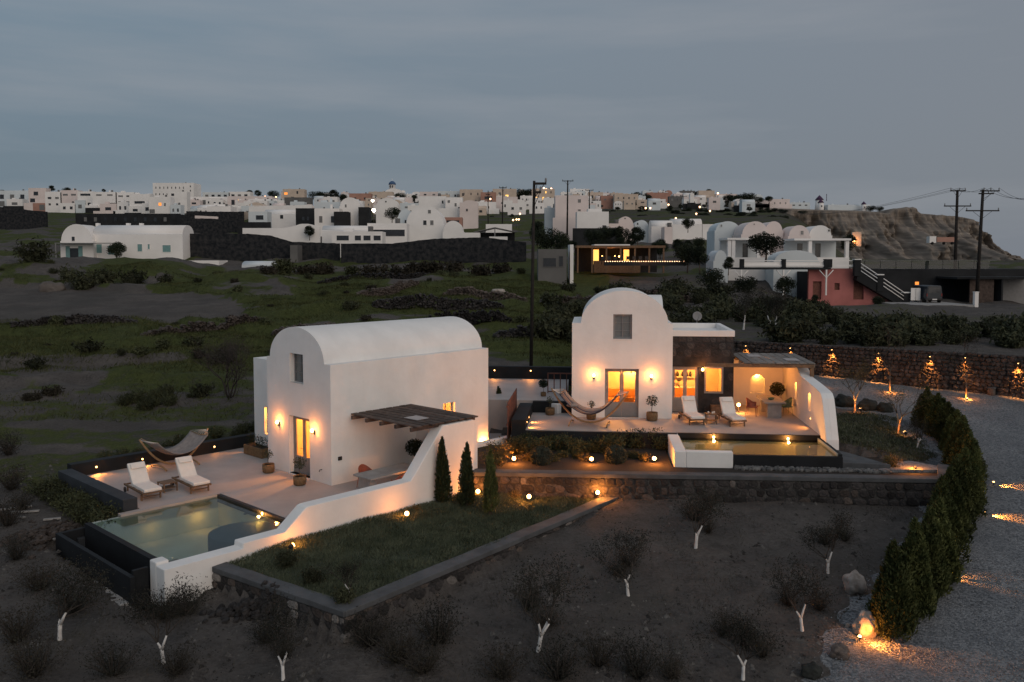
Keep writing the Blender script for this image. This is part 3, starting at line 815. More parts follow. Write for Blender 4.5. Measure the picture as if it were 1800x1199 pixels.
b = MB(); b.box(PX0 - .2, PX1, PY0, PY1, -1.35, -1.15); b.box(PX0 - .2, PX0, PY0, PY1, -1.149, -.10); b.box(PX1 - .03, PX1, PY0, PY1 - .1, -1.149, -.05)
b.box(PX0, PX1 - .03, PY1 - .10, PY1, -1.149, -.30)
b.build('basin', M_POOLT, p1)
b = MB(); b.box(PX0, PX1, PY1 - .14, PY1 - .001, -.29, -.004); b.box(PX0 - .24, PX0 - .001, -6.99, PY1, -.29, -.006)
b.build('coping', M_CHAR, p1, bevel=.012)
b = MB(); b.box(PX0 - .2, PX1 - .43, PY0 - .20, PY0 - .001, -1.6, -.075); b.build('infinity_edge', M_BLACK, p1, bevel=.01)
MB().box(PX0 + .001, PX1 - .031, PY0, PY1 - .141, -.086, -.08).build('water', M_WATER1, p1)
MB().lathe([(1.12, -1.148), (1.12, -.22), (1.05, -.20)], 32, (1.95, -4.75)).build('round_step', M_POOLD, p1)
for i, (x, y) in enumerate(((.05, -6.3), (-1.2, -7.3), (1.0, -5.5))):
    MB().lathe([(.06, -1.149), (.06, -1.13)], 10, (x, y)).build('floor_jet', M_WHITE, p1)
MB().box(.25, .60, -6.5, -6.2, -1.149, -1.13).build('drain_grate', M_STONEP, p1)
for x, y, w in ((-1.95, -4.3, 1.0), (-1.95, -6.0, .35), (1.1, -3.62, .7)):
    lamp(p1, (x + (.15 if x < 0 else 0), y - (.1 if x > 0 else 0), -.65), w, (1.0, .66, .18), r=.1)
MB().lathe([(.07, -.30), (.07, -.28)], 10, (-.02, PY1 - .19)).build('lamp_housing', M_IRON, p1)
# lamp in the coping over the water
def pool_lamp(label, loc, rz, watts=7):
    t = thing('pool_lamp', label, 'lamp', loc, rz, 'lamps in the pool copings')
    MB().obox((0, -.01, 0), (.07, 0, 0), (0, .015, 0), (0, 0, .045)).build('bezel', M_IRON, t)
    MB().tube([(0, -.026, 0), (0, -.045, 0)], [.045, .03], 12).build('bulb', M_BULB, t)
    lamp(t, (0, -.16, .04), watts, (1.0, .58, .18), r=.04)
pool_lamp('round lamp in the dark coping of the near pool', L1(1.05, PY1 - .142, -.06), RZ1)
# overflow trough in front of the infinity edge
t = thing('overflow_trough', 'black overflow trough wall below the near pool edge', 'trough', O1, RZ1)
b = MB(); b.box(PX0 - .5, PX1 - .30, PY0 - 1.0, PY0 - .86, -1.35, -.28); b.box(PX0 - .5, PX0 - .36, PY0 - .86, PY0 + .35, -1.35, -.28)
b.box(PX1 - .56, PX1 - .43, PY0 - .859, PY0 - .42, -1.35, -.16); b.build('wall', M_BLACK, t, bevel=.015)
MB().box(PX0 - .36, PX1 - .561, PY0 - .859, PY0 - .201, -1.3, -1.0).build('bed', M_BLACK, t)
b = MB(); n = 14
for i in range(n):
    xa, xb = lerp(PX0 - .7, PX1 - .4, i / n), lerp(PX0 - .7, PX1 - .4, (i + 1) / n)
    b.box(xa, xb, PY0 - 1.28 + random.uniform(-.06, .06), PY0 - 1.001, -1.4, -1.0 + random.uniform(-.05, .05))
b.build('footing', M_CONC, t, bevel=.02)

# sculpted white wall between terrace and lawn
t = thing('terrace_wall', 'sculpted white wall stepping down from the patio to the near pool', 'wall', O1, RZ1)
pf = [(3.75, -1.2), (3.75, 2.50), (3.68, 2.53), (2.12, 2.53)]
for i in range(1, 6):
    pf.append((lerp(2.12, .62, i / 6) , 2.53 - (2.53 - .76) * (i / 6)))
pf += [(.60, .77), (-3.6, .77), (-3.72, .74)]
pf += [(-4.45, .03), (-4.46, .14), (-5.9, .14), (-5.92, -.02), (-8.3, -.02), (-8.3, -1.2)]
pf[-5] = (-4.47, .14)
pf = [q for q in pf if q != (-4.45, .03)]
b = MB(); b.plate([pf], 3.4, 3.92, 'x'); b.build('wall', M_WHITE, t, bevel=.04)
b = MB(); b.box(2.98, 3.399, -8.3, PY0 - .02, -1.2, .06); b.build('end_block', M_WHITE, t, bevel=.04)
# patio back wall with lit niche
b = MB(); nic = [(2.35, 1.02), (2.85, 1.02)] + arch(2.35, 2.85, 1.62, .25, 12, True)
b.plate([rect(.002, 3.398, -.1, 2.42), nic], 4.2, 4.42)
b.plate([rect(2.2, 3.0, .9, 2.0)], 4.421, 4.46)
b.build('back_wall', M_WHITE, t)
lamp(t, (2.6, 4.33, 1.78), 3.0, (1.0, .52, .12), r=.03)

# pergola
def pergola(label, org, rz, x0, x1, y0, y1, z, along='x', n=9, m=M_WOODG, post=None, tilt=0.0):
    t = thing('pergola', label, 'pergola', org, rz)
    if along == 'x':
        for i in range(5):
            c = lerp(x0 + .25, x1 - .25, i / 4); MB().box(c - .05, c + .05, y0 - .12, y1, z - .16, z - .02).build('joist', m, t, bevel=.008)
        w = (y1 - y0) / n
        for i in range(n):
            a = y0 + w * i
            MB().box(x0 + random.uniform(0, .05), x1 + random.uniform(-.12, .04), a + .02, a + w - .045, z - .018 + random.uniform(0, .006), z + .03 + random.uniform(0, .008)).build('slat', m, t, bevel=.006)
    else:
        for i in range(4):
            c = lerp(y0 + .2, y1 - .2, i / 3); MB().box(x0, x1, c - .06, c + .06, z - .18, z - .02).build('joist', m, t, bevel=.008)
        w = (x1 - x0) / n
        for i in range(n):
            a = x0 + w * i
            MB().box(a + .012, a + w - .02, y0 + random.uniform(-.1, .05), y1 + random.uniform(-.05, .05), z - .018, z + .02 + random.uniform(0, .012)).build('slat', m, t, bevel=.006)
    return t
pg = pergola('weathered timber pergola over the near patio', O1, RZ1, .004, 3.95, .9, 3.95, 2.62)
M_PANEL = mat('pale_roof_panel', (.40, .36, .35), .6, var=.05)
MB().box(2.3, 3.05, 1.65, 2.25, 2.672, 2.684).build('roof_panel', M_PANEL, pg)

# patio table, chair, bench, plant
def slab_table(label, loc, rz, w, l, h=.75):
    t = thing('concrete_table', label, 'table', loc, rz)
    MB().box(0, w, 0, l, h - .07, h).build('tabletop', M_CONC, t, bevel=.012)
    for a in (.12, l - .42): MB().box(.18, w - .18, a, a + .3, 0, h - .071).build('leg', M_CONC, t, bevel=.01)
    return t
slab_table('long concrete table under the near pergola', L1(1.55, -.15), RZ1, 1.05, 2.4)
def woven_chair(label, loc, rz, m):
    t = thing('woven_chair', label, 'chair', loc, rz)
    MB().box(-.26, .26, -.26, .24, .40, .46).build('seat', m, t, bevel=.03)
    n = 14; b = MB(); vs = []; fs = []
    for i in range(n + 1):
        a = R(-35 + 250 * i / n); hgt = .62 + .22 * max(0, math.sin(a)) ** 1.5
        for r_, z_ in ((.27, .40), (.30, hgt), (.275, hgt + .01), (.25, .40)): vs.append((math.cos(a) * r_, math.sin(a) * r_ * .95, z_))
    for i in range(n):
        for q in range(4):
            a = i * 4 + q; c = i * 4 + (q + 1) % 4; fs.append((a, c, c + 4, a + 4))
    b.add(vs, fs); b.build('backrest', m, t)
    for sx, sy in ((-1, -1), (1, -1), (-1, 1), (1, 1)):
        MB().tube([(sx * .2, sy * .2, .41), (sx * .25, sy * .25, 0)], [.014, .010], 6).build('leg', m, t)
    return t
woven_chair('terracotta chair at the near concrete table, back to the villa wall', L1(1.15, .75), RZ1 + R(90), M_TERRA)
woven_chair('terracotta chair between the near concrete table and the white wall', L1(2.95, .85), RZ1 - R(90), M_TERRA)
lamp(v1, (3.3, 1.4, .5), 5, (1.0, .45, .14), r=.05)
basket_plant('dark round bush in a pot in the near patio corner', L1(.75, 3.5), 'ball', .95)
basket_plant('small olive in a woven basket left of the near door', L1(-3.55, -.55), 'thin', 1.05)
basket_plant('small olive in a woven basket right of the near door', L1(-1.0, -.75), 'olive', 1.05)
t = thing('planter', 'rectangular timber planter with rosemary beside the near villa bay', 'planter', L1(-6.6, .75), RZ1)
MB().box(-.75, .75, -.25, .25, 0, .42).build('box', M_POT, t, bevel=.02); MB().box(-.70, .70, -.2, .2, .421, .43).build('soil', M_SOIL, t)
P = np.column_stack([RNG.uniform(-.68, .68, 500), RNG.uniform(-.2, .2, 500), .45 + .42 * RNG.random(500) ** 1.3])
V_, F_ = leaf_arrays(P, .09, .3, up=1.0); npmesh('foliage', V_, F_, M_LEAF_DARK, t)

# sun loungers
def lounger_proto(label, loc, rz, back=52):
    """feet towards local +x"""
    t = thing('sun_lounger', label, 'sun lounger', loc, rz, 'white sun loungers')
    L_, w = 1.95, .66
    b = MB()
    for s_ in (-1, 1): b.box(0, L_, s_ * w / 2 - .03, s_ * w / 2 + .03, .24, .31)
    for x in (.02, .75, 1.3, L_ - .06): b.box(x, x + .05, -w / 2 + .03, w / 2 - .03, .25, .30)
    b.build('frame', M_TEAK, t, bevel=.006)
    for s_ in (-1, 1):
        MB().box(L_ - .25, L_ - .19, s_ * w / 2 - .025, s_ * w / 2 + .025, 0, .24).build('leg', M_TEAK, t)
        MB().box(.30, .36, s_ * w / 2 - .025, s_ * w / 2 + .025, .08, .24).build('leg', M_TEAK, t)
        MB().tube([(.12, s_ * (w / 2 + .05), .10), (.12, s_ * (w / 2 + .01), .10)], .10, 14).build('wheel', M_IRON, t)
    MB().box(L_ - .24, L_ - .20, -w / 2, w / 2, .10, .13).build('crossbar', M_TEAK, t)
    # cushion: seat run and raised back, one quilted surface
    a = R(back); hx = .78
    prof = [(L_, .32), (L_ + .01, .40), (L_ - .03, .43), (hx + .06, .43), (hx, .46)]
    bx, bz = -math.cos(a), math.sin(a)
    tx, tz = hx + bx * .78, .46 + bz * .78
    prof += [(tx, tz), (tx - .05 * bz - .02, tz + .0), (tx - .09 * bz, tz + .09 * bx * 1 - .02), (hx - .09 * bz - .02, .34), (hx - .05, .32)]
    b = MB(); b.plate([prof], -w / 2 + .02, w / 2 - .02)
    b.build('cushion', M_CUSH, t, bevel=.025)
    hp = MB(); hp.obox((tx - bx * .17 + .035 * bz, 0, tz - bz * .17 + .035), (bx * .10, 0, bz * .10), (0, w / 2 - .09, 0), (.02 * bz, 0, .02 * abs(bx)))
    hp.build('head_pillow', M_CUSH, t, bevel=.02)
    MB().obox((hx + bx * .40 - .12 * bz, 0, .46 + bz * .40 - .08), (bx * .42, 0, bz * .42), (0, w / 2 - .04, 0), (.015 * bz, 0, .015 * abs(bx))).build('backrest', M_TEAK, t)
    MB().tube([(.10, w / 2 - .06, .28), (hx + bx * .5 - .13 * bz, w / 2 - .06, .46 + bz * .5 - .1)], .014, 6).build('prop', M_TEAK, t)
    return t
lg = lounger_proto('white-cushioned sun lounger at the corner of the near terrace, nearer the pool', L1(-4.95, -5.35), RZ1 - R(4))
dup(lg, L1(-4.55, -3.72), RZ1 - R(4), label='white-cushioned sun lounger on the near terrace in front of the hammock')
def side_table(label, loc, rz, s=.42, h=.42):
    t = thing('side_table', label, 'table', loc, rz, 'teak side tables')
    for i in range(5): MB().box(-s / 2, s / 2, -s / 2 + i * s / 5, -s / 2 + (i + 1) * s / 5 - .012, h - .025, h).build('slat', M_TEAK, t)
    for sx in (-1, 1):
        for sy in (-1, 1): MB().box(sx * (s / 2 - .03) - .02, sx * (s / 2 - .03) + .02, sy * (s / 2 - .03) - .02, sy * (s / 2 - .03) + .02, 0, h - .026).build('leg', M_TEAK, t)
    MB().box(-s / 2 + .05, s / 2 - .05, -s / 2 + .05, s / 2 - .05, .12, .14).build('shelf', M_TEAK, t)
    return t
side_table('low teak table between the two near loungers', L1(-3.9, -4.55), RZ1, .55, .34)

# hammock: arc stand with crossing feet, spread cloth, cords and bars
def hammock(label, loc, rz, m_cloth, ln=3.3, pillow=None, rise=1.25, stripe=None):
    t = thing('hammock', label, 'hammock', loc, rz)
    n = 18; arc_p = []
    for i in range(n + 1):
        u = -1 + 2 * i / n; arc_p.append((u * ln / 2, 0, .12 + (rise - .12) * abs(u) ** 2.1))
    MB().tube(arc_p, [.045 if 1 < i < n - 1 else .038 for i in range(n + 1)], 8).build('stand_arc', M_HAMW, t)
    for s_ in (-1, 1):
        f = [(s_ * ln * .24, y, .04 + .12 * (1 - (y / .62) ** 2)) for y in (-.62, -.4, -.15, .15, .4, .62)]
        MB().tube(f, .035, 8).build('foot', M_HAMW, t)
    wd = .70; nx, ny = 16, 8; x0, x1 = -ln * .36, ln * .36
    V_ = []; F_ = []
    for i in range(nx + 1):
        u = -1 + 2 * i / nx
        for j in range(ny + 1):
            w_ = -1 + 2 * j / ny
            zc = .50 + (rise - .70) * abs(u) ** 2.0; zc += .14 * w_ * w_ * (1 - .4 * abs(u))
            V_.append((u * (x1 - x0) / 2, w_ * wd * (1 - .04 * (1 - abs(u))), zc))
    for i in range(nx):
        for j in range(ny):
            a = i * (ny + 1) + j; F_.append((a, a + ny + 1, a + ny + 2, a + 1))
    o = npmesh('cloth', V_, F_, m_cloth, t); o.data.polygons.foreach_set('use_smooth', np.ones(len(F_), bool))
    sol = o.modifiers.new('thick', 'SOLIDIFY'); sol.thickness = .02
    for s_ in (-1, 1):
        i = 0 if s_ < 0 else nx
        b = MB()
        for j in range(0, ny + 1):
            p = V_[i * (ny + 1) + j]; b.tube([p, (s_ * ln / 2 * .99, 0, rise * .97)], .006, 4)
        b.build('cords', M_CUSH, t)
        p0, p1 = V_[i * (ny + 1)], V_[i * (ny + 1) + ny]
        MB().tube([p0, V_[i * (ny + 1) + ny // 2], p1], .016, 6).build('spreader_bar', M_HAMW, t)
    if pillow:
        MB().lathe([(.02, -.07), (.22, -.05), (.30, 0), (.22, .05), (.02, .07)], 14).build('pillow', pillow, t, loc=(-ln * .22, 0, .86))
    return t
M_TAUPE = mat('taupe_cloth', (.25, .215, .20), .95, var=.15, scale=6, bump=.3, bscale=60)
def striped(name):
    m = bpy.data.materials.new(name); m.use_nodes = True; nt = m.node_tree; b = nt.nodes['Principled BSDF']; b.inputs['Roughness'].default_value = .95
    tc = nt.nodes.new('ShaderNodeTexCoord'); sp = nt.nodes.new('ShaderNodeSeparateXYZ'); nt.links.new(tc.outputs['Object'], sp.inputs[0])
    rp = nt.nodes.new('ShaderNodeValToRGB'); rp.color_ramp.interpolation = 'CONSTANT'
    mr = nt.nodes.new('ShaderNodeMapRange'); mr.inputs[1].default_value = -.65; mr.inputs[2].default_value = .65
    nt.links.new(sp.outputs['Y'], mr.inputs[0]); nt.links.new(mr.outputs[0], rp.inputs[0])
    cols = [(.02, .022, .05), (.17, .145, .13), (.03, .035, .07), (.24, .195, .165), (.20, .085, .055), (.24, .21, .18), (.035, .04, .075), (.20, .17, .15), (.27, .245, .225)]
    rp.color_ramp.elements[0].color = (*cols[0], 1); rp.color_ramp.elements[1].position = .12; rp.color_ramp.elements[1].color = (*cols[1], 1)
    for i, c in enumerate(cols[2:]):
        e_ = rp.color_ramp.elements.new(.22 + i * .11); e_.color = (*c, 1)
    nt.links.new(rp.outputs[0], b.inputs['Base Color']); return m
M_STRIPE = striped('striped_cloth')
hammock('grey hammock on a curved wooden stand along the near terrace parapet', L1(-7.35, -2.6), RZ1 + R(93), M_TAUPE, 3.0, rise=1.35)
step_light('small lamp in the black parapet left of the near loungers', L1(-8.45, -5.35, .27), RZ1 + R(90), 6)
step_light('small lamp in the black parapet behind the near hammock', L1(-8.45, -3.5, .27), RZ1 + R(90), 6)
step_light('dim lamp in the black parapet right of the near hammock', L1(-8.45, -.3, .27), RZ1 + R(90), .6)

# uplight at the back corner of the near villa and the sunken court behind
t = thing('wall_uplight', 'uplight flaring on the back corner of the near villa', 'lamp', L1(.12, GLN - .35, .25), RZ1)
MB().lathe([(.05, -.25), (.06, 0), (.05, .01)], 10).build('barrel', M_IRON, t); MB().lathe([(.045, .011), (.03, .03)], 10).build('bulb', M_BULB, t)
lamp(t, (.02, 0, .14), 11, (1.0, .5, .16), r=.04)
t = thing('court_wall', 'white low wall of the passage behind the near villa', 'wall', L1(0, GLN), RZ1)
b = MB(); b.box(.55, .85, -1.5, 4.5, -.6, .62); b.box(-2.5, .549, 4.2, 4.5, -.6, 1.6); b.build('wall', M_WHITE, t, bevel=.03)
b = MB(); b.box(-8, .54, .02, 4.19, -.4, .02); b.build('paving', M_DECK, t)

# ================================================================== SITE 2: far villa
E2, AR2, W2, D2 = 4.45, 1.52, 4.68, 4.3
v2 = thing('vaulted_villa', 'farther white villa facing the viewer with round gable and dark stone annex', 'villa', O2, RZ2)
gab = [(0, -.3), (W2, -.3), (W2, E2)] + arch(.42, W2 - .22, E2 + .02, AR2, 28, True) + [(0, E2)]
b = MB()
b.plate([gab, rect(1.55, 3.13, .02, 2.32), rect(1.92, 2.80, 3.72, 4.88)], 0, T)
b.plate([gab], D2 - T, D2)
b.plate([rect(T, D2 - T, -.3, E2 - .003)], 0, T, 'x'); b.plate([rect(T, D2 - T, -.3, E2 - .003)], W2 - T, W2, 'x')
b.build('wall', M_WHITE, v2)
prof = [(.004, E2 - .2), (.004, E2 + .004)] + [(x, z - .004) for x, z in arch(.42, W2 - .22, E2 + .02, AR2, 28)] + [(W2 - .004, E2 + .004), (W2 - .004, E2 - .2)]
inn = [(x + (-.25 if x > W2 / 2 else .25) * (1 if z < E2 + .3 else .6), z - .22) for x, z in prof[2:-2]]
b = MB(); b.plate([prof + inn[::-1]], T, D2 - T); rf = b.build('roof', M_WHITE, v2)
for p in rf.data.polygons:
    if abs(p.normal.y) < .3: p.use_smooth = True
rf.data.set_sharp_from_angle(angle=R(30))
# cross vault at the back
prf = [(4.32, .0), (7.6, .0), (7.6, 4.2)] + [(y, z) for y, z in arch(4.32, 7.6, 4.2, 1.35, 20, True)]
b = MB(); b.plate([prf], 1.6, W2 - .1, 'x'); rb = b.build('rear_vault', M_WHITE, v2)
for p in rb.data.polygons:
    if abs(p.normal.x) < .3: p.use_smooth = True
rb.data.set_sharp_from_angle(angle=R(35))
MB().box(1.5, 3.18, -.10, T, -.05, .02).build('threshold', M_WHITE, v2)
double_door(v2, 1.55, 3.13, 2.32, .14)
shutter_window(v2, 1.92, 2.80, 3.72, 4.88, .12, bars=(1, 2), frame=.09)
MB().box(1.88, 2.84, -.02, .05, 3.68, 3.72).build('sill', M_WHITE, v2)
MB().box(T, W2 - T, T, D2 - T, -.12, .005).build('floor', M_DECK, v2)
MB().box(T, W2 - T, T, D2 - T, 2.7, 2.84).build('ceiling', M_CREAM, v2)
b = MB(); b.box(T + .001, T + .02, T, D2 - T, .006, 2.698); b.box(W2 - T - .02, W2 - T - .001, T, D2 - T, .006, 2.698); b.box(T, W2 - T, D2 - T - .02, D2 - T - .001, .006, 2.698)
b.build('inner_wall', M_CREAM, v2)
lamp(v2, (2.0, 1.9, 2.3), 75, (1.0, .52, .13), r=.15)
t = thing('wall_lamp', 'glowing lamp on the inside wall seen through the farther villa door', 'lamp', L2(2.95, D2 - T - .06, 1.75), RZ2)
MB().box(-.04, .04, .0, .04, -.15, .02).build('back_plate', M_IRON, t); MB().lathe([(.02, -.05), (.07, 0), (.07, .06), (.03, .12)], 12).build('bulb', M_BULB, t)
lamp(t, (0, -.25, .03), 14, (1.0, .6, .2), r=.06)
sofa('ochre sofa seen through the farther villa door', L2(2.3, 3.3, .006), RZ2, M_ORANGE, 1.9)
t = thing('armchair', 'ochre armchair just inside the farther villa door', 'armchair', L2(2.6, 1.5, .006), RZ2 + R(180))
MB().box(-.38, .38, -.36, .36, .08, .42).build('seat', M_ORANGE, t, bevel=.05); MB().box(-.38, .38, .2, .38, .421, .8).build('backrest', M_ORANGE, t, bevel=.05)
for s_ in (-1, 1): MB().box(s_ * .38 - .06, s_ * .38 + .06, -.36, .36, .08, .58).build('armrest', M_ORANGE, t, bevel=.03)
sconce('lit wall lantern left of the farther villa door', L2(1.03, 0, 1.95), RZ2, watts=4)
sconce('lit wall lantern right of the farther villa door', L2(3.70, 0, 1.95), RZ2, watts=4)

# dark stone annex
AY, AX1, AE = 1.7, 7.75, 4.02
M_ANX = mat('annex_render', (.030, .028, .028), .9, var=.4, scale=2, bump=.3)
an = thing('stone_annex', 'dark stone annex with white roof rim and lit door beside the farther villa', 'annex', O2, RZ2)
b = MB()
b.plate([rect(W2 + .002, AX1, -.3, AE - .30), rect(4.80, 6.10, .02, 2.24), rect(6.42, 7.20, 1.02, 2.20)], AY, AY + .3)
b.box(AX1 - .3, AX1, AY + .3, 6.2, -.3, AE - .30); b.box(W2 + .002, AX1, 6.2, 6.5, -.3, AE - .3)
b.box(W2 + .002, AX1 - .3, AY + .3, 6.2, AE - .6, AE - .45)
b.build('wall', M_ANX, an)
b = MB(); b.box(W2 + .003, AX1 + .03, AY - .03, AY + .22, AE - .298, AE); b.box(AX1 - .22, AX1 + .03, AY + .221, 6.5, AE - .298, AE); b.box(W2 + .003, AX1 - .221, 6.28, 6.5, AE - .298, AE)
b.box(W2 + .003, W2 + .2, AY + .221, 6.279, AE - .298, AE); b.build('roof_rim', M_WHITE, an, bevel=.02)
MB().box(W2 + .2, AX1 - .221, AY + .221, 6.279, AE - .44, AE - .25).build('roof', M_WHITE, an)
# facing stones on the annex front
for s, z, w, h in stone_rows(AX1 - W2 - .02, 0, AE - .31, .36):
    x = W2 + s
    if (4.66 < x + w / 2 and x - w / 2 < 6.24 and z - h / 2 < 2.38) or (x + w / 2 > 6.28 and x - w / 2 < 7.34 and z + h / 2 > .88 and z - h / 2 < 2.34): continue
    o = bpy.data.objects.new('facing_stone', random.choice(STONES)[0]); COL.objects.link(o); o.parent = an
    o.location = (x, AY + .004, z); o.scale = (w * 1.06, .035, h * 1.06); o.rotation_euler = (0, random.uniform(-.1, .1), 0)
double_door(an, 4.80, 6.10, 2.24, AY + .10)
b = MB().plate([rect(6.36, 7.26, .96, 2.26), rect(6.44, 7.18, 1.04, 2.18)], AY - .04, AY + .12); w_ = b.build('window', M_GREYP, an)
MB().box(6.44, 7.18, AY + .02, AY + .03, 1.04, 2.18).build('pane', M_GLASS, w_)
MB().box(W2 + .002, AX1 - .302, AY + .302, 6.2, -.1, .005).build('floor', M_DECK, an)
b = MB(); b.box(W2 + .002, W2 + .02, AY + .302, 4.6, .006, 3.3); b.box(AX1 - .32, AX1 - .302, AY + .302, 4.6, .006, 3.3); b.box(W2 + .02, AX1 - .32, 4.6, 4.7, .006, 3.3); b.box(W2 + .02, AX1 - .32, AY + .31, 4.6, 2.6, 2.7)
b.build('inner_wall', M_CREAM, an)
lamp(an, (5.7, 3.0, 2.2), 70, (1.0, .50, .13), r=.12)
# shelf with crockery and a side board inside
t = thing('wall_shelf', 'shelf with dark jars inside the annex doorway', 'shelf', L2(5.4, 4.5, 1.35), RZ2)
MB().box(-.65, .75, -.15, .09, 0, .04).build('board', M_CUSH, t)
for i, x in enumerate((-.45, -.25, -.05, .22, .42, .6)):
    MB().lathe([(.06, .041), (.08, .12 + .02 * (i % 3)), (.05, .26 + .05 * (i % 2)), (.03, .30)], 10, (x, -.03)).build('jar', M_IRON, t)
t = thing('sideboard', 'pale sideboard with a lamp stand inside the annex', 'sideboard', L2(5.5, 4.2, .006), RZ2)
MB().box(-.6, .8, -.2, .25, 0, .85).build('body', M_ORANGE, t, bevel=.01); MB().box(-.62, .82, -.22, .26, .851, .89).build('top', M_CUSH, t)
MB().lathe([(.07, .891), (.02, .92), (.015, 1.15), (.1, 1.2), (.1, 1.25)], 10, (-.1, 0)).build('lamp_stand', M_IRON, t)
sconce('lit globe lantern between the annex door and window', L2(6.26, AY - .03, 2.08), RZ2, watts=4)

# terrace of the far villa
b = MB()
slab2 = [(-2.5, -3.15), (4.62, -3.15), (10.62, -3.15), (10.62, 4.2), (W2, 4.2), (W2, D2 + 4), (-.2, D2 + 4), (-.2, 1.0), (-2.5, 1.0)]
b.plate([slab2], -.55, 0.0, 'z'); o = struct(b.build('terrace_paving', M_DECK)); o.location = O2; o.rotation_euler = (0, 0, RZ2)
t = thing('terrace_edge', 'black fascia below the front edge of the farther terrace', 'terrace edge', O2, RZ2)
MB().box(-2.5, 4.60, -3.30, -3.151, -1.0, -.03).build('fascia', M_BLACK, t, bevel=.01)
t = thing('parapet', 'black bench-like parapet beside the timber screen on the farther terrace', 'parapet', L2(-2.55, -3.35), RZ2)
MB().box(0, .62, 0, 4.4, -.9, .46).build('wall', M_BLACK, t, bevel=.02)
t = thing('parapet', 'black low wall closing the back of the hammock corner', 'parapet', L2(-1.92, 1.0), RZ2)
MB().box(0, 1.9, 0, .3, -.5, .55).build('wall', M_BLACK, t, bevel=.02)
for i, y in enumerate((-2.7, -1.55)):
    step_light(('front' if i == 0 else 'rear') + ' lamp in the black bench parapet near the striped hammock', L2(-1.93, y, .24), RZ2 + R(90), 7)
# timber screen
t = thing('timber_screen', 'red-brown vertical board screen left of the farther terrace', 'fence', L2(-2.72, -3.2), RZ2)
for i in range(12):
    y = i * .36; MB().box(-.02, .02, y, y + .30, -.5, 1.18 + random.uniform(-.01, .01)).build('board', M_REDW, t, bevel=.005)
for z in (.15, .95): MB().box(-.06, -.022, 0, 4.3, z, z + .08).build('rail', M_REDW, t)
# upper court behind, with parapet, lamps, rail
t = thing('court_terrace', 'pale upper court behind the hammock corner', 'terrace', L2(-6, 1.35), RZ2)
MB().box(0, 5.6, 0, 7.4, -1.2, .55).build('paving', M_DECK, t, bevel=.02)
MB().box(-.4, 5.9, 7.401, 7.8, -1.0, 1.25).build('parapet', M_BLACK, t, bevel=.02); MB().box(-.4, -.001, 0, 7.4, -1.0, 1.15).build('parapet', M_BLACK, t, bevel=.02)
for i, x in enumerate((-4.7, -2.6)):
    step_light(('left' if i == 0 else 'right') + ' lamp in the dark wall of the upper court', L2(x, 8.75, 1.02), RZ2, 5)
t = thing('railing', 'red-brown rail of posts between upper court and farther villa', 'railing', L2(-1.35, 3.6, .55), RZ2)
for i in range(5): MB().box(i * .32, i * .32 + .05, -.02, .03, 0, 1.0).build('post', M_REDW, t)
MB().box(0, 1.35, -.03, .04, 1.001, 1.06).build('rail', M_REDW, t); MB().box(0, 1.35, -.021, .031, .06, .11).build('rail', M_REDW, t)
basket_plant('dark leafy plant at the corner post of the red-brown rail', L2(-1.5, 2.6, .55), 'ball', .6)

hm = hammock('striped hammock with pillow on a curved stand at the farther terrace', L2(.85, -1.85), RZ2 + R(-8), M_STRIPE, 3.5, pillow=M_TAUPE, rise=1.6)
basket_plant('small round tree in a basket left of the farther door', L2(.92, -.5), 'thin', 1.0)
basket_plant('spreading olive in a square basket right of the farther door', L2(3.72, -.55), 'olive', 1.15)
basket_plant('rattan basket with dry plant beside the striped hammock', L2(-1.05, .45), 'thin', 1.0)
# loungers
lg2 = lounger_proto('white lounger nearer the farther villa, by the far pool', L2(5.35, .25), RZ2 - R(80), 55)
dup(lg2, L2(7.05, .10), RZ2 - R(78), label='white lounger in front of the stone annex wall, by the far pool')
side_table('teak cube table between the two far loungers', L2(6.35, -.95), RZ2, .5, .45)
t = thing('storage_box', 'low wooden box against the dark annex wall', 'box', L2(7.0, 1.35), RZ2)
MB().box(-.35, .35, -.2, .2, 0, .42).build('body', M_TEAK, t, bevel=.01); MB().box(-.37, .37, -.22, .22, .421, .45).build('lid', M_TEAK, t)
for i, (x, y) in enumerate(((-.12, .05), (.05, -.04), (.14, .08))):
    o = MB().lathe([(.03, 0), (.045, .05), (.03, .09)], 10).build('cup', M_CUSH, None, loc=L2(6.35 + x, -.95 + y, .45)); tag(o, ('left', 'middle', 'right')[i] + ' one of the small white cups on the teak cube table', 'cup', 'cups on the teak table')
# patio: walls, pergola, table, chairs
t = thing('patio_wall', 'white patio walls with glowing arched niches right of the annex', 'wall', O2, RZ2)
nic = [(9.0, .62), (9.72, .62)] + arch(9.0, 9.72, 1.22, .36, 12, True)
b = MB(); b.plate([rect(AX1 + .002, 10.6, -.2, 2.35), nic], 4.2, 4.42); b.plate([rect(8.8, 9.9, .5, 1.75)], 4.46, 4.5); b.plate([rect(8.85, 8.99, .55, 1.7)], 4.421, 4.459); b.plate([rect(9.73, 9.87, .55, 1.7)], 4.421, 4.459); b.build('back_wall', M_WHITE, t)
lamp(t, (9.36, 4.36, 1.50), 3.5, (1.0, .55, .13), r=.03)
pf = [(4.5, -.4), (4.5, 2.45), (1.6, 2.42), (1.0, 2.28), (.35, 2.02), (-.5, 1.98), (-1.6, 1.92), (-2.7, 1.84), (-3.1, 1.78), (-3.35, 1.6), (-3.6, 1.15), (-4.15, .0), (-4.2, -.4)]
def niche(y, z): return [(y - .2, z - .42), (y + .2, z - .42)] + arch(y - .2, y + .2, z + .2, .2, 10, True)
b = MB(); b.plate([pf, niche(1.3, 1.22), niche(-1.25, 1.12)], 10.6, 10.82, 'x'); b.plate([pf], 10.822, 11.1, 'x'); b.build('side_wall', M_WHITE, t, bevel=.03)
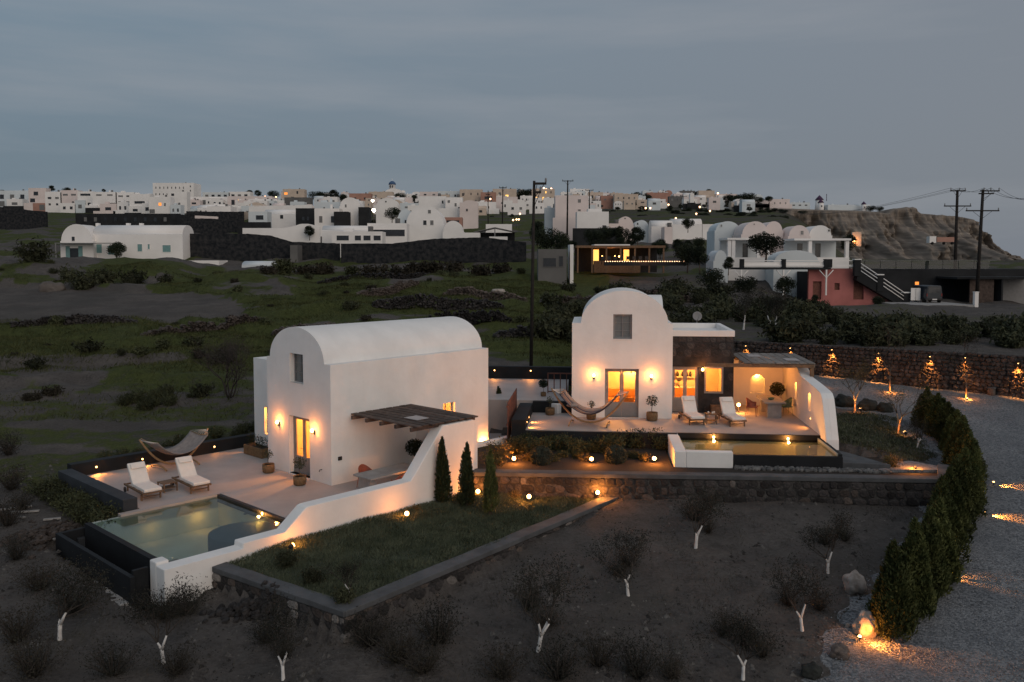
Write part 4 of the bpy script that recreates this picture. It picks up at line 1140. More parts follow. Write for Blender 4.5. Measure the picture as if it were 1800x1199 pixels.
for y, z in ((1.3, 1.22), (-1.25, 1.12)): lamp(t, (10.74, y, z + .25), 1.6, (1.0, .52, .12), r=.03)
step_light('lamp low on the white side wall of the far patio', L2(10.6, -1.6, .42), RZ2 - R(90), 6)
pg = pergola('slatted timber pergola over the far patio', O2, RZ2, AX1 + .25, 11.25, .3, 4.5, 2.62, along='y', n=9, m=mat('silvered_timber', (.19, .172, .158), .85, var=.25, scale=4, bump=.2, rnd=.25))
MB().box(6.3, 11.2, .32, .50, 2.42, 2.58).build('front_beam', M_TEAK, pg, bevel=.01)
MB().box(11.02, 11.18, .33, .49, -.2, 2.42).build('post', M_TEAK, pg, bevel=.01)
for x, y in ((8.6, 2.6), (10.1, 1.1)): MB().box(x, x + .62, y, y + .9, 2.664, 2.676).build('roof_panel', M_PANEL, pg)
lamp(pg, (9.3, 2.6, 2.2), 7, (1.0, .5, .16), r=.1)
slab_table('concrete table on the far patio with a green bowl', L2(9.0, .55), RZ2, 1.0, 2.1)
o = MB().lathe([(.05, 0), (.12, .03), (.17, .11), (.15, .11), (.1, .05)], 14).build('bowl', M_GREENC, None, loc=L2(9.45, 1.3, .75)); tag(o, 'green bowl on the far patio table', 'bowl')
woven_chair('terracotta chair left of the far patio table', L2(8.55, 1.2), RZ2 + R(70), M_TERRA)
woven_chair('sage green chair right of the far patio table', L2(10.2, 1.5), RZ2 - R(80), M_GREENC)
basket_plant('round dark tree in a pot in the far patio corner', L2(10.15, 3.3), 'ball', .92)
t = thing('floor_lantern', 'glowing floor lantern beside the terracotta chair of the far patio', 'lamp', L2(8.05, 1.95), RZ2)
MB().lathe([(.09, 0), (.09, .03), (.02, .04), (.02, .30)], 10).build('base', M_IRON, t); MB().lathe([(.03, .301), (.08, .34), (.08, .42), (.03, .46)], 12).build('bulb', M_BULB, t)
lamp(t, (0, -.15, .42), 8, (1.0, .5, .15), r=.05)

# far pool
QX0, QX1, QY0, QY1 = 4.65, 10.5, -6.22, -3.15
p2 = thing('swimming_pool', 'infinity pool mirroring the lit windows in front of the far terrace', 'swimming pool', O2, RZ2)
b = MB(); b.box(QX0, QX1, QY0, QY1, -1.3, -1.1); b.box(QX0, QX0 + .03, QY0, QY1 - .12, -1.099, -.1); b.box(QX1 - .03, QX1, QY0, QY1 - .12, -1.099, -.1); b.box(QX0, QX1, QY1 - .08, QY1 - .002, -1.099, -.31)
b.build('basin', M_POOLT, p2)
b = MB(); b.box(QX0, QX1 + .1, QY1 - .12, QY1 - .002, -.30, -.004); b.box(QX1, QX1 + .14, QY0 - .1, QY1 - .121, -.5, -.10); b.build('coping', M_BLACK, p2, bevel=.01)
MB().box(QX0 + .031, QX1 - .031, QY0 + .001, QY1 - .121, -.212, -.205).build('water', M_WATER2, p2)
MB().box(6.46, QX1 + .14, QY0 - .18, QY0, -1.2, -.195).build('infinity_edge', M_BLACK, p2, bevel=.01)
MB().box(6.46, 12.4, QY0 - .62, QY0 - .181, -1.2, -.66).build('pebble_bed', M_SOIL, p2)
b = MB(); b.box(4.2, QX0 - .001, QY0 - .35, QY1 + .0, -1.0, -.06); b.box(QX0, 6.45, QY0 - .35, QY0 - .001, -1.0, -.06); b.build('white_wall', M_WHITE, p2, bevel=.03)
for x, w in ((5.75, .08), (9.2, .14)): lamp(p2, (x, QY1 - .5, -.7), w, (1.0, .72, .2), r=.1)
lamp(p2, (QX1 - .5, -5.2, -.7), .12, (1.0, .72, .2), r=.1)
pool_lamp('left lamp in the dark coping of the far pool', L2(6.15, QY1 - .125, -.15), RZ2, 8)
pool_lamp('right lamp in the dark coping of the far pool', L2(9.25, QY1 - .125, -.15), RZ2, 8)
# paving step right of the pool
t = thing('stone_step', 'grey paving ramp at the right end of the far pool', 'paving', O2, RZ2)
MB().plate([[(QX1 + .16, -6.3), (12.4, -6.5), (11.3, -4.4), (QX1 + .16, -3.4)]], -.9, -.42, 'z').build('slab', M_CAP, t, bevel=.02)

# dark boulders and pebble strip between pool and bed wall
b = MB()
for q in range(640):
    x, y = random.uniform(6.5, 12.3), random.uniform(-6.82, -6.46); s = random.uniform(.06, .17)
    vs, fs = stone_mesh(q + 900); a = random.random() * 6.28
    b.add([(x + s * (math.cos(a) * vx - math.sin(a) * vz), y + s * (math.sin(a) * vx + math.cos(a) * vz), -.655 + s * (-vy) * .9) for vx, vy, vz in vs], fs)
o = b.build('pebble_strip', mat('pebble_strip_stone', (.045, .045, .046), .95, col2=(.20, .195, .19), scale=3.5, bump=.5), None, loc=O2, rz=RZ2); tag(o, 'rounded grey stones below the far pool edge', 'stones', kind='stuff')
# bed soil
b = MB(); bp_ = [inv(O2, RZ2, BW0.x - 2.5, BW0.y + .2), inv(O2, RZ2, BW1.x, BW1.y + .3), inv(O2, RZ2, BE[0] - .3, BE[1]), (12.8, -3.5), (11.2, -2.5), (11.2, -3.3), (10.7, -3.3), (10.7, -6.45), (4.1, -6.62), (4.1, -3.3), (-4.2, -3.3), (-5.5, -1.5)]
b.plate([bp_], -1.2, -.68, 'z'); o = struct(b.build('bed_ground', M_SOIL, None, loc=O2, rz=RZ2))

# ------------------------------------------------------------------ plants
M_LEAF_CON = leafmat('leaf_conifer', (.028, .038, .013), (.092, .098, .032), 2.0, .35)
M_LEAF_CYP = leafmat('leaf_cypress', (.018, .026, .012), (.040, .048, .020), 2.0, .2)
M_LEAF_DRY = leafmat('leaf_dry', (.020, .018, .013), (.044, .038, .027), 2.0, .3)
M_LEAF_SCRUB = leafmat('leaf_scrub', (.024, .028, .015), (.064, .067, .037), 1.2, .45)
M_LEAF_BED = leafmat('leaf_bed', (.030, .036, .018), (.070, .075, .036), 2.0, .3)
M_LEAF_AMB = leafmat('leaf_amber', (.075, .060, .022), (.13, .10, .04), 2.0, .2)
M_GRASS = leafmat('grass_blade', (.062, .078, .050), (.128, .145, .095), 1.4, 0)
M_GRASSF = leafmat('wild_grass', (.034, .042, .015), (.088, .094, .038), .5, 0)

def branchy(b, p, d, ln, r, depth, tips, rs, spread=.55, n=5, up=.1):
    q = [p]; dd_ = d.copy()
    for k in range(3):
        dd_ = (dd_ + Vector((rs.gauss(0, .12), rs.gauss(0, .12), rs.gauss(0, .08) + up * .3))).normalized(); q.append(q[-1] + dd_ * ln / 3)
    b.tube(q, [r, r * .88, r * .75, r * .6], n if depth > 0 else 4)
    if depth == 0:
        tips.append(q[-1]); tips.append(q[-2]); return
    for k in range(rs.choice([2, 3])):
        nd = (dd_ + Vector((rs.gauss(0, spread), rs.gauss(0, spread), rs.gauss(0, spread * .5) + up))).normalized()
        branchy(b, q[rs.choice([2, 3, 3])], nd, ln * rs.uniform(.6, .85), r * .6, depth - 1, tips, rs, spread, n, up)

def olive_proto(seed, leaves=2300, fork=True, h=.72, leaf=.06, crown=.55, m=None, name='olive_tree', bark=None, spread=.6):
    rs = random.Random(seed)
    t = thing(name, 'x', 'tree')
    tr = MB(); tips = []
    lean = Vector((rs.uniform(-.16, .16), rs.uniform(-.1, .1), 1)).normalized()
    top = lean * h * .50
    tr.tube([(0, 0, -.08), (0, 0, 0), tuple(lean * h * .3), tuple(top)], [.075, .052, .042, .044], 8)
    ends = []; sg = 1 if rs.random() < .5 else -1
    for k in range(2 if fork else 3):
        a = rs.uniform(0, 6.28) + k * 2.7; d = (lean + Vector((-sg * .75, rs.uniform(-.4, .4), .25))).normalized()
        if k == 0: d = (lean + Vector((.62 * sg, rs.uniform(-.3, .3), .35))).normalized()
        e_ = top + d * h * rs.uniform(.16, .55); tr.tube([tuple(top - lean * .03), tuple((top + e_) / 2), tuple(e_)], [.036, .028, .020], 7); ends.append((e_, d))
    tr.build('trunk', bark or M_LIME, t)
    br = MB()
    for e_, d in ends:
        for k in range(3):
            nd = (d + Vector((rs.gauss(0, spread), rs.gauss(0, spread), rs.gauss(.25, .25)))).normalized()
            branchy(br, e_, nd, rs.uniform(.4, .65) * crown / .55, .018, 2, tips, rs, .55, 5, .12)
    br.build('branches', M_TWIG, t)
    T_ = np.array([tuple(p) for p in tips]); idx_ = RNG.integers(0, len(T_), leaves)
    P = T_[idx_] + RNG.normal(scale=.13 * crown / .55, size=(leaves, 3))
    V_, F_ = leaf_arrays(P, leaf * (0.6 + .8 * RNG.random(leaves)), .32, up=.25)
    npmesh('crown', V_, F_, m or M_LEAF_OLIVE2, t)
    return t
M_LEAF_OLIVE2 = leafmat('leaf_olive_dark', (.012, .013, .010), (.032, .031, .024), 2.0, .25)  # dark brown leaves of the field olives and some shrubs

def shrub_proto(seed, leaves=1400, rad=.6, h=.7, m=None, leaf=.09, twigs=26, upright=.6, name='shrub', lobes=5, up=.5):
    rs = random.Random(seed); t = thing(name, 'x', 'shrub')
    b = MB(); tips = []
    for k in range(twigs):
        a = rs.uniform(0, 6.28); r0 = rs.uniform(0, .12) * rad; d = Vector((math.cos(a) * rs.uniform(.1, 1 - upright * .4), math.sin(a) * rs.uniform(.1, 1 - upright * .4), rs.uniform(.5, 1))).normalized()
        p = Vector((math.cos(a) * r0, math.sin(a) * r0, -.04)); q = [p]
        for s_ in range(3):
            d = (d + Vector((rs.gauss(0, .18), rs.gauss(0, .18), .05))).normalized(); q.append(q[-1] + d * h * rs.uniform(.28, .42))
        b.tube(q, [.016, .012, .008, .004], 4); tips += q[1:]
    b.build('twigs', M_TWIG, t)
    T_ = np.array([tuple(p) for p in tips]); ctr = T_[RNG.integers(0, len(T_), leaves)]
    P = ctr + RNG.normal(scale=rad * .15, size=(leaves, 3)); P[:, 2] = np.abs(P[:, 2])
    V_, F_ = leaf_arrays(P, leaf * (.6 + .8 * RNG.random(leaves)), .38, up=up)
    npmesh('foliage', V_, F_, m or M_LEAF_DRY, t)
    return t
def conifer_proto(seed, h=2.8, rad=.62, n=9000, m=None, name='conifer', leaf=.16, taper=.55, fluff=.10, cat='tree', plumes=9):
    """columnar conifer: a bundle of upright plumes of unequal height, each made of small sprays"""
    rs = random.Random(seed); rg = np.random.default_rng(seed); t = thing(name, 'x', cat)
    MB().tube([(0, 0, -.1), (0, 0, h * .5), (.02, 0, h * .92)], [.07, .05, .01], 7).build('trunk', M_BARK, t)
    PP = []; AA = []
    k_ = n // (plumes + 2)
    for q in range(plumes + 1):
        cen = q == 0; m_ = k_ * (2 if cen else 1)
        a0 = 6.283 * q / plumes + rs.uniform(-.3, .3); off = 0 if cen else rad * rs.uniform(.38, .66)
        hh = h if cen else h * rs.uniform(.62, .95); pr = rad * (.62 if cen else rs.uniform(.34, .5)); z0 = 0 if cen else rs.uniform(0, .12) * h
        u = rg.random(m_) ** .85; ang = rg.random(m_) * 6.283
        prof_ = np.minimum(1, u * 6 + .45) * np.maximum(.02, 1 - u ** (1.5 + taper)) ** .8
        rr_ = pr * prof_ * (.45 + .6 * rg.random(m_) ** .5) * (1 + .2 * np.sin(ang * 3 + u * 14 + q))
        cx = math.cos(a0) * off * (1 - .45 * u); cy = math.sin(a0) * off * (1 - .45 * u)
        PP.append(np.column_stack([cx + np.cos(ang) * rr_, cy + np.sin(ang) * rr_, .03 + z0 + u * (hh - z0)])); AA.append(ang)
    P = np.concatenate(PP) + rg.normal(scale=fluff * .3, size=(sum(len(p) for p in PP), 3)); ang = np.concatenate(AA); n = len(P)
    D = np.column_stack([np.cos(ang) * .5, np.sin(ang) * .5, np.full(n, 1.0)]) + rg.normal(scale=.34, size=(n, 3)); D /= np.linalg.norm(D, axis=1)[:, None]
    S = np.cross(D, rg.normal(size=(n, 3))); S /= np.linalg.norm(S, axis=1)[:, None]
    sz = leaf * (.6 + .9 * rg.random(n)); a = D * sz[:, None] * .5; b_ = S * (sz * .30)[:, None] * .5
    V_ = np.stack([P - a, P - b_, P + a, P + b_], 1).reshape(-1, 3)
    npmesh('crown', V_, np.arange(4 * n).reshape(-1, 4), m or M_LEAF_CON, t)
    return t
def park(o):   # prototypes are themselves placed as the first of their kind
    o['_used'] = 0; return o
def place(proto, loc, rz, sc, label, group, cat=None):
    if not proto.get('_used'):
        proto['_used'] = 1; proto.location = loc; proto.rotation_euler = (0, 0, rz); proto.scale = (sc,) * 3 if not hasattr(sc, '__len__') else sc
        tag(proto, label, cat, group); return proto
    c = dup(proto, loc, rz, sc, label, group)
    if cat: c['category'] = cat
    return c
# young olives with limewashed trunks
OL = [olive_proto(s_, fork=(s_ % 2 == 0)) for s_ in (3, 4, 8, 11, 15, 18)]
OLV = [(105, 1132, 1.25, 'forked trunk, low at the left below the overflow trough'), (288, 1170, 1.1, 'single trunk below the pool corner'),
       (498, 1199, 1.0, 'trunk at the bottom edge below the lawn wall corner'), (613, 1052, .62, 'thin white fork standing in the lawn corner'),
       (946, 1147, 1.2, 'tall V-shaped fork in the middle of the field'), (1104, 1052, 1.05, 'short leaning stem standing alone in the field'),
       (1223, 968, 1.15, 'stem with bushy crown nearest the bed wall'), (1455, 1008, .98, 'low spreading fork left of the pale boulder'),
       (1410, 1115, 1.0, 'slender fork left of the lit boulder'), (1306, 1199, 1.0, 'fork cut by the bottom edge'),
       (1612, 789, .7, 'tiny stem beside the glowing gravel corner')]
for i, (px, py, s_, lb) in enumerate(OLV):
    x, y = gpt(px, py); z = ground(x, y) if i != 3 else LAWN_Z + .03
    if i == 3: p = U(px, py, LAWN_Z + .03); x, y = p.x, p.y
    place(OL[i % 6], (x, y, z), random.uniform(-.6, .6) + (math.pi if i % 3 == 0 else 0), s_ * .95, 'young olive with white painted ' + lb, 'limewashed olives in the field', 'tree')
for px, py, lb in ((1307, 578, 'left of three'), (1351, 583, 'middle of three'), (1365, 582, 'right of three')):
    p = UD(px, py, 62.0); z = ground(p.x, p.y)
    place(OL[1], (p.x, p.y, z), random.random() * 6, 1.5, 'small white-trunked tree behind the annex roof, ' + lb, 'limewashed trees behind the annex', 'tree')

# dry shrubs in the field
SH_ = [shrub_proto(s_, rad=.75, h=.75, m=M_LEAF_DRY if s_ % 2 else M_LEAF_OLIVE2, leaves=1700, leaf=.05, twigs=40, upright=.8) for s_ in (21, 22, 23, 24)]
FIELD_SH = [(70, 1040, 1.6), (130, 1075, 1.5), (30, 1130, 1.7), (210, 1055, 1.1), (285, 1085, 1.5), (330, 1075, 1.2), (60, 1190, 1.8), (200, 1195, 1.4), (310, 1190, 1.3), (470, 1135, 1.2), (500, 1160, 1.0),
            (650, 1140, 1.5), (700, 1165, 1.7), (770, 1130, 1.5), (745, 1185, 1.3), (930, 1070, 1.1), (960, 1100, .9), (1105, 1000, 1.2), (1090, 1012, .9), (1222, 920, 1.25), (1245, 935, .8), (1450, 955, 1.0), (1485, 950, .95),
            (1385, 1065, 1.1), (1440, 1075, .9), (980, 1190, 1.5), (1050, 1170, 1.3), (1120, 1195, 1.4), (880, 1195, 1.2), (1310, 1140, 1.2), (1270, 1120, 1.0), (1340, 1160, .9), (1180, 1199, 1.0), (30, 990, 1.3), (15, 930, 1.4), (40, 900, 1.2), (20, 860, 1.6), (15, 800, 1.5)]
for i, (px, py, s_) in enumerate(FIELD_SH):
    x, y = gpt(px, py)
    if inpoly(x, y, S1POLY) or inpoly(x, y, LAWNPOLY): continue
    place(SH_[i % 4], (x, y, ground(x, y)), random.random() * 6, (s_ * random.uniform(.62, .95), s_ * random.uniform(.62, .95), s_ * random.uniform(.55, .85)), 'dry dark twiggy shrub growing in the dark field', 'dry shrubs in the field', 'shrub')

# sparse weeds and dry stalks on the open soil
WD = [(-14, 17.2), (9, 17.2), (15, 27), (14, 32), (4, 32), (-3.5, 20.5), (-9, 23.5), (-18, 27), (-19, 22)]
_f = lambda x, y: 0.0 if (inpoly(x, y, ROAD) or inpoly(x, y, LAWNPOLY) or inpoly(x, y, S1POLY) or inpoly(x, y, S2POLY)) else smooth(.08, .34, nz(x + 3, y, .55, 3)) * .9 + .02
M_WEED = leafmat('dry_weed', (.040, .037, .028), (.085, .078, .058), 1.4, 0)
def late_weeds(): blades('weeds', 16000, WD, ground, .12, .007, M_WEED, 'sparse dry weeds on the dark field', dens=_f)
# hedge row below the low dark parapet (left)
HB = [shrub_proto(s_, rad=.55, h=.62, m=M_LEAF_BED, leaves=1700, upright=.4, leaf=.10) for s_ in (31, 32)]
for i in range(9):
    p = L1(-8.3 + i * .70, -7.35 + random.uniform(-.12, .12), -.62)
    place(HB[i % 2], p, random.random() * 6, random.uniform(.95, 1.25), 'leafy shrub in the row below the low dark parapet', 'shrub row beside the near terrace', 'shrub')
t = thing('bed_edging', 'low grey edging wall in front of the left shrub row', 'edging', L1(-8.9, -8.05), RZ1); MB().box(0, 6.6, -.25, .0, -1.2, -.55).build('wall', M_CHAR, t, bevel=.03)

# planting bed of the far villa
i = 0
for px in range(905, 1180, 20):
    p = U(px + random.uniform(-5, 5), 795, .40); y = p.y + random.uniform(-.5, 1.1)
    place(HB[i % 2], (p.x, y, .33), random.random() * 6, random.uniform(.8, 1.25), 'leafy shrub in the bed below the farther terrace', 'shrubs in the far planting bed', 'shrub'); i += 1
for q in range(13):
    px = 912 + q * 20 + random.uniform(-6, 6)
    if min(abs(px - a_) for a_ in (903, 1040, 1150)) < 13: continue
    p = U(px, random.uniform(806, 814), .38); place(HB[q % 2], (p.x, p.y, .30), random.random() * 6, random.uniform(.42, .66), 'leafy shrub in the bed below the farther terrace', 'shrubs in the far planting bed', 'shrub')
BALL = []
def ball_proto(seed, rad=.5):
    t = thing('clipped_bush', 'x', 'bush'); n = 5200; d = RNG.normal(size=(n, 3)); d /= np.linalg.norm(d, axis=1)[:, None]
    P = d * (rad * (.86 + .14 * RNG.random(n)))[:, None] * np.array([1, 1, .9]) + np.array([0, 0, rad * .78]); P = P[P[:, 2] > 0]
    V_, F_ = leaf_arrays(P, .075, .5); npmesh('foliage', V_, F_, M_LEAF_SAGE, t); MB().tube([(0, 0, -.05), (0, 0, rad)], .03, 6).build('stem', M_BARK, t); return t
M_LEAF_SAGE = leafmat('leaf_sage', (.032, .036, .026), (.056, .060, .044), 3, .15)
BL = ball_proto(1)
for px, py, lb in ((952, 818, 'beside the amber shrub'), (1082, 816, 'between the two right bed lamps')):
    p = U(px, py, .38); place(BL, p, 0, .92, 'round clipped grey-green bush ' + lb, 'round clipped bushes', 'bush')
place(BL, U(785, 890, LAWN_Z + .1) + Vector((1.6, 2.6, 0)), 1, .55, 'small dark bush at the lawn foot of the bed wall', 'round clipped bushes', 'bush')
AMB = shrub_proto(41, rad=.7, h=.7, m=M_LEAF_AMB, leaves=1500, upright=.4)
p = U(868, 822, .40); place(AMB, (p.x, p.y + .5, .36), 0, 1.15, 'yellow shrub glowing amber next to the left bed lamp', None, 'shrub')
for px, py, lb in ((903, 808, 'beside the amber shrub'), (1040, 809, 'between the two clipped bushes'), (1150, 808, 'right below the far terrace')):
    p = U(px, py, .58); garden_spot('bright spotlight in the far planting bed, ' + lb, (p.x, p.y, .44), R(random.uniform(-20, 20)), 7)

TW = shrub_proto(45, rad=.35, h=.38, m=M_LEAF_AMB, leaves=420, upright=.3, twigs=18, leaf=.07)  # amber twigs added beside the lamps to carry their orange glow
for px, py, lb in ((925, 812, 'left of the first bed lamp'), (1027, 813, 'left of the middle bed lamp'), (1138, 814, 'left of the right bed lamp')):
    p = U(px, py, .40); place(TW, (p.x, p.y + .1, .36), random.random() * 6, random.uniform(.8, 1.2), 'low dry plant added for lamp glow ' + lb, 'dry plants added at the bed lamps', 'shrub')
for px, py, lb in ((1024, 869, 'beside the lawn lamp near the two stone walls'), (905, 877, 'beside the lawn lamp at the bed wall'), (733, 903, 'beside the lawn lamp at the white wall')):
    p = U(px, py, LAWN_Z); place(TW, (p.x, p.y, LAWN_Z), random.random() * 6, random.uniform(.6, .8), 'low dry plant added for lamp glow ' + lb, 'dry plants added at the lawn lamps', 'shrub')
# lawn: ground sheet and blades
def lawn_sheet(name, poly, z, m):
    b = MB(); b.plate([poly], z - .3, z, 'z'); return struct(b.build(name, m))
M_LAWN = mat('lawn_soil', (.036, .044, .028), 1.0, col2=(.060, .070, .046), scale=3, bump=.5)
LP2 = [tuple(L1(3.93, -6.5)[:2]), tuple(L1(4.1, -6.5)[:2]), (GW1.x + .0, GW1.y + .42), (GW2.x - .30, GW2.y + .1), (BW0.x + 1.5, BW0.y + .1), tuple(L1(3.93, 4.6)[:2])]
b = MB(); b.plate([LP2], LAWN_Z - .5, LAWN_Z - .05, 'z'); struct(b.build('lawn_ground', M_LAWN))
def lawn_z(x, y):
    lx, ly = inv(O1, RZ1, x, y); return LAWN_Z - .05 + .20 * smooth(2.2, 0, lx - 3.92) * smooth(-6.6, -4.5, ly) + nz(x, y, .9, 2) * .05
gs = 40; V_ = []; F_ = []; id_ = {}
xs_ = [p[0] for p in LP2]; ys_ = [p[1] for p in LP2]
n0 = 0
for i in range(gs * 2 + 1):
    for j in range(gs * 2 + 1):
        x = lerp(min(xs_), max(xs_), i / (gs * 2)); y = lerp(min(ys_), max(ys_), j / (gs * 2))
        if inpoly(x, y, LP2): id_[(i, j)] = len(V_); V_.append((x, y, lawn_z(x, y)))
for (i, j), a in id_.items():
    if (i + 1, j) in id_ and (i, j + 1) in id_ and (i + 1, j + 1) in id_: F_.append((a, id_[(i + 1, j)], id_[(i + 1, j + 1)], id_[(i, j + 1)]))
struct(npmesh('lawn_turf', V_, F_, M_LAWN))
def blades(name, n, poly, zf, hgt, wid, m, label, dens=None, lim=None):
    X = RNG.uniform(min(p[0] for p in poly), max(p[0] for p in poly), n * 3); Y = RNG.uniform(min(p[1] for p in poly), max(p[1] for p in poly), n * 3)
    C = []
    for x, y in zip(X, Y):
        if inpoly(x, y, poly) and (dens is None or dens(x, y) > random.random()):
            C.append((x, y, zf(x, y)))
            if len(C) >= n: break
    C = np.array(C); k_ = len(C)
    a = RNG.random(k_) * 6.283; h = hgt * (.5 + .9 * RNG.random(k_)); cl = .5 + .5 * np.sin(C[:, 0] * 3.1 + np.sin(C[:, 1] * 2.3) * 2)
    ln = np.column_stack([np.cos(a * 1.7), np.sin(a * 1.7), np.zeros(k_)]) * (h * (.35 + .7 * cl))[:, None]
    s_ = np.column_stack([np.cos(a), np.sin(a), np.zeros(k_)]) * wid
    top = C + ln; top[:, 2] += h
    V2 = np.stack([C - s_, C + s_, top], 1).reshape(-1, 3); o = npmesh(name, V2, np.arange(3 * k_).reshape(-1, 3), m); return tag(o, label, 'grass', kind='stuff')
blades('grass', 70000, LP2, lawn_z, .085, .012, M_GRASS, 'shaggy dark green turf of the walled lawn')
late_weeds()
# small bushes in the lawn corner
LB = shrub_proto(51, rad=.42, h=.36, m=M_LEAF_SCRUB, leaves=1500, upright=.2)
for px, py, s_, lb in ((505, 985, .9, 'beside the pool wall'), (545, 1015, .85, 'in the middle of three along the short stone wall'), (604, 1052, .85, 'in the corner of the stone wall')):
    p = U(px, py + 8, LAWN_Z); place(LB, p, random.random() * 6, s_, 'low dark bush in the lawn ' + lb, 'low bushes in the lawn corner', 'bush')
for px, py, lb, w in ((716, 903, 'by the sculpted white wall', 2.2), (930, 873, 'at the lawn foot of the bed wall', 7), (1050, 866, 'near the meeting of the two stone walls', 7), (840, 864, 'between the slim cypresses', 4)):
    p = U(px, py, LAWN_Z + .2); garden_spot('bright spotlight on the lawn ' + lb, (p.x, p.y, LAWN_Z + .02), R(random.uniform(-15, 15)), w)
p = U(512, 965, LAWN_Z + .1); garden_spot('small red-glowing spotlight where the white wall meets the pool', (p.x, p.y, LAWN_Z), R(140), 2)
# slim cypresses
CY = [conifer_proto(61, 2.0, .30, 5200, M_LEAF_CYP, 'cypress', .10, .55, .05, plumes=6), conifer_proto(62, 2.0, .27, 5600, M_LEAF_CON, 'cypress', .08, 2.6, .03, plumes=5)]
for px, py, s_, k_, lb in ((778, 888, 1.22, 0, 'left of the three before the white wall'), (821, 893, 1.15, 0, 'middle of the three before the white wall'), (862, 902, 1.12, 1, 'clipped one at the right of the three')):
    p = U(px, py, LAWN_Z); place(CY[k_], p, random.random() * 6, s_, 'slim dark cypress on the lawn, ' + lb, 'slim cypresses on the lawn', 'tree')
p = U(876, 752, -.1); place(CY[0], (p.x, p.y, -.2), 1, 1.1, 'slim cypress in the passage behind the near villa', None, 'tree')
# conifer row along the drive
CF = [conifer_proto(s_, 3.0, .74, 14000, M_LEAF_CON, 'conifer', .13, .15, .09) for s_ in (71, 72, 73)]
hp = [Vector(p) for p in HEDGE]; seg = [0]
for i in range(1, len(hp)): seg.append(seg[-1] + (hp[i] - hp[i - 1]).length)
NC = 17
ORD = ['first', 'second', 'third', 'fourth', 'fifth', 'sixth', 'seventh', 'eighth', 'ninth', 'tenth', 'eleventh', 'twelfth', 'thirteenth', 'fourteenth', 'fifteenth', 'sixteenth', 'seventeenth']
for i in range(NC):
    s_ = seg[-1] * i / (NC - 1); x = interp(s_, seg, [p.x for p in hp]) + random.uniform(-.15, .15); y = interp(s_, seg, [p.y for p in hp]) + random.uniform(-.15, .15)
    place(CF[i % 3], (x, y, min(ground(x, y), road_z(x, y)) - .02), random.random() * 6, (1.0 + random.uniform(-.1, .12), 1.0 + random.uniform(-.1, .12), lerp(.86, .64, i / (NC - 1)) + random.uniform(-.05, .06)), 'bushy dark conifer of the drive row, %s from the lit boulder' % ORD[i], 'conifers along the drive', 'tree')
# lights along the drive, washing the gravel
for px, py, lb in ((1652, 1012, 'at the foot of the front conifers'), (1731, 909, 'midway along the conifer row')):
    x, y = gpt(px, py); t = thing('path_light', 'low path light ' + lb + ' washing the gravel', 'lamp', (x, y, road_z(x, y)), 0, 'path lights of the drive')
    MB().tube([(0, 0, -.1), (0, 0, .16)], .014, 6).build('spike', M_IRON, t); MB().lathe([(.04, .16), (.05, .20), (.02, .22)], 10).build('hood', M_IRON, t)
    MB().lathe([(.02, .12), (.035, .14), (.03, .158)], 10).build('bulb', M_BULBS, t)
    lamp(t, (.08, -.03, .17), 60, (1.0, .46, .11), r=.03, kind='SPOT', rot=(R(68), 0, R(-108)), spot=70, blend=.9)
x, y = gpt(1762, 858); t = thing('path_light', 'low path light hidden at the bend of the conifer row', 'lamp', (x - .35, y, road_z(x, y)), 0, 'path lights of the drive')
MB().tube([(0, 0, -.1), (0, 0, .16)], .014, 6).build('spike', M_IRON, t); MB().lathe([(.02, .12), (.035, .14), (.03, .158)], 10).build('bulb', M_BULBS, t)
lamp(t, (.08, -.03, .17), 42, (1.0, .46, .11), r=.03, kind='SPOT', rot=(R(68), 0, R(-100)), spot=70, blend=.9)

# boulders
def boulder(label, loc, sx, sy, sz, m, seed, rz=0):
    bm = bmesh.new(); bmesh.ops.create_icosphere(bm, subdivisions=4, radius=.5)
    for v in bm.verts:
        n_ = v.co.normalized(); k_ = noise.fractal(n_ * 1.3 + Vector((seed, 0, 0)), 1.0, 2.0, 2) * .34 + noise.fractal(n_ * 4 + Vector((0, seed, 0)), 1.0, 2.0, 3) * .07
        # flattened facets
        f = max(abs(n_.dot(Vector(a_).normalized())) for a_ in ((1, .3, .2), (-.3, 1, .4), (.2, -.5, 1), (.8, -.7, -.3)))
        v.co = n_ * (.5 + k_ * .5) * (1.12 - .25 * f)
    me = bpy.data.meshes.new('boulder'); bm.to_mesh(me); bm.free(); me.materials.append(m)
    me.polygons.foreach_set('use_smooth', np.ones(len(me.polygons), bool))
    o = bpy.data.objects.new('boulder', me); COL.objects.link(o); o.location = loc; o.scale = (sx, sy, sz); o.rotation_euler = (0, 0, rz)
    return tag(o, label, 'boulder', 'boulders along the drive')
M_BOULP = mat('pale_boulder', (.24, .205, .18), .95, col2=(.40, .36, .33), scale=3, bump=.6, bscale=9)
M_BOULD = mat('dark_boulder', (.022, .024, .022), .9, var=.4, scale=3, bump=.6, bscale=9)
for px, py, w, h, m, lb, sd_ in ((1502, 1040, .68, .72, M_BOULP, 'large pale boulder at the field edge', 3.1), (1520, 1118, .60, .78, M_BOULP, 'pale upright boulder lit orange by a spotlight', 7.7),
                               (1476, 1160, .55, .42, M_STONE2, 'brown lopsided rock beside the gravel edge', 5.3), (1427, 1192, .55, .42, M_BOULD, 'black boulder at the bottom edge of the drive', 9.9), (1490, 1108, .14, .16, M_BOULP, 'small pale stone beside the lit boulder', 2.2)):
    x, y = gpt(px, py); boulder(lb, (x, y, road_z(x, y) + h * .28), w, w * .8, h, m, sd_)
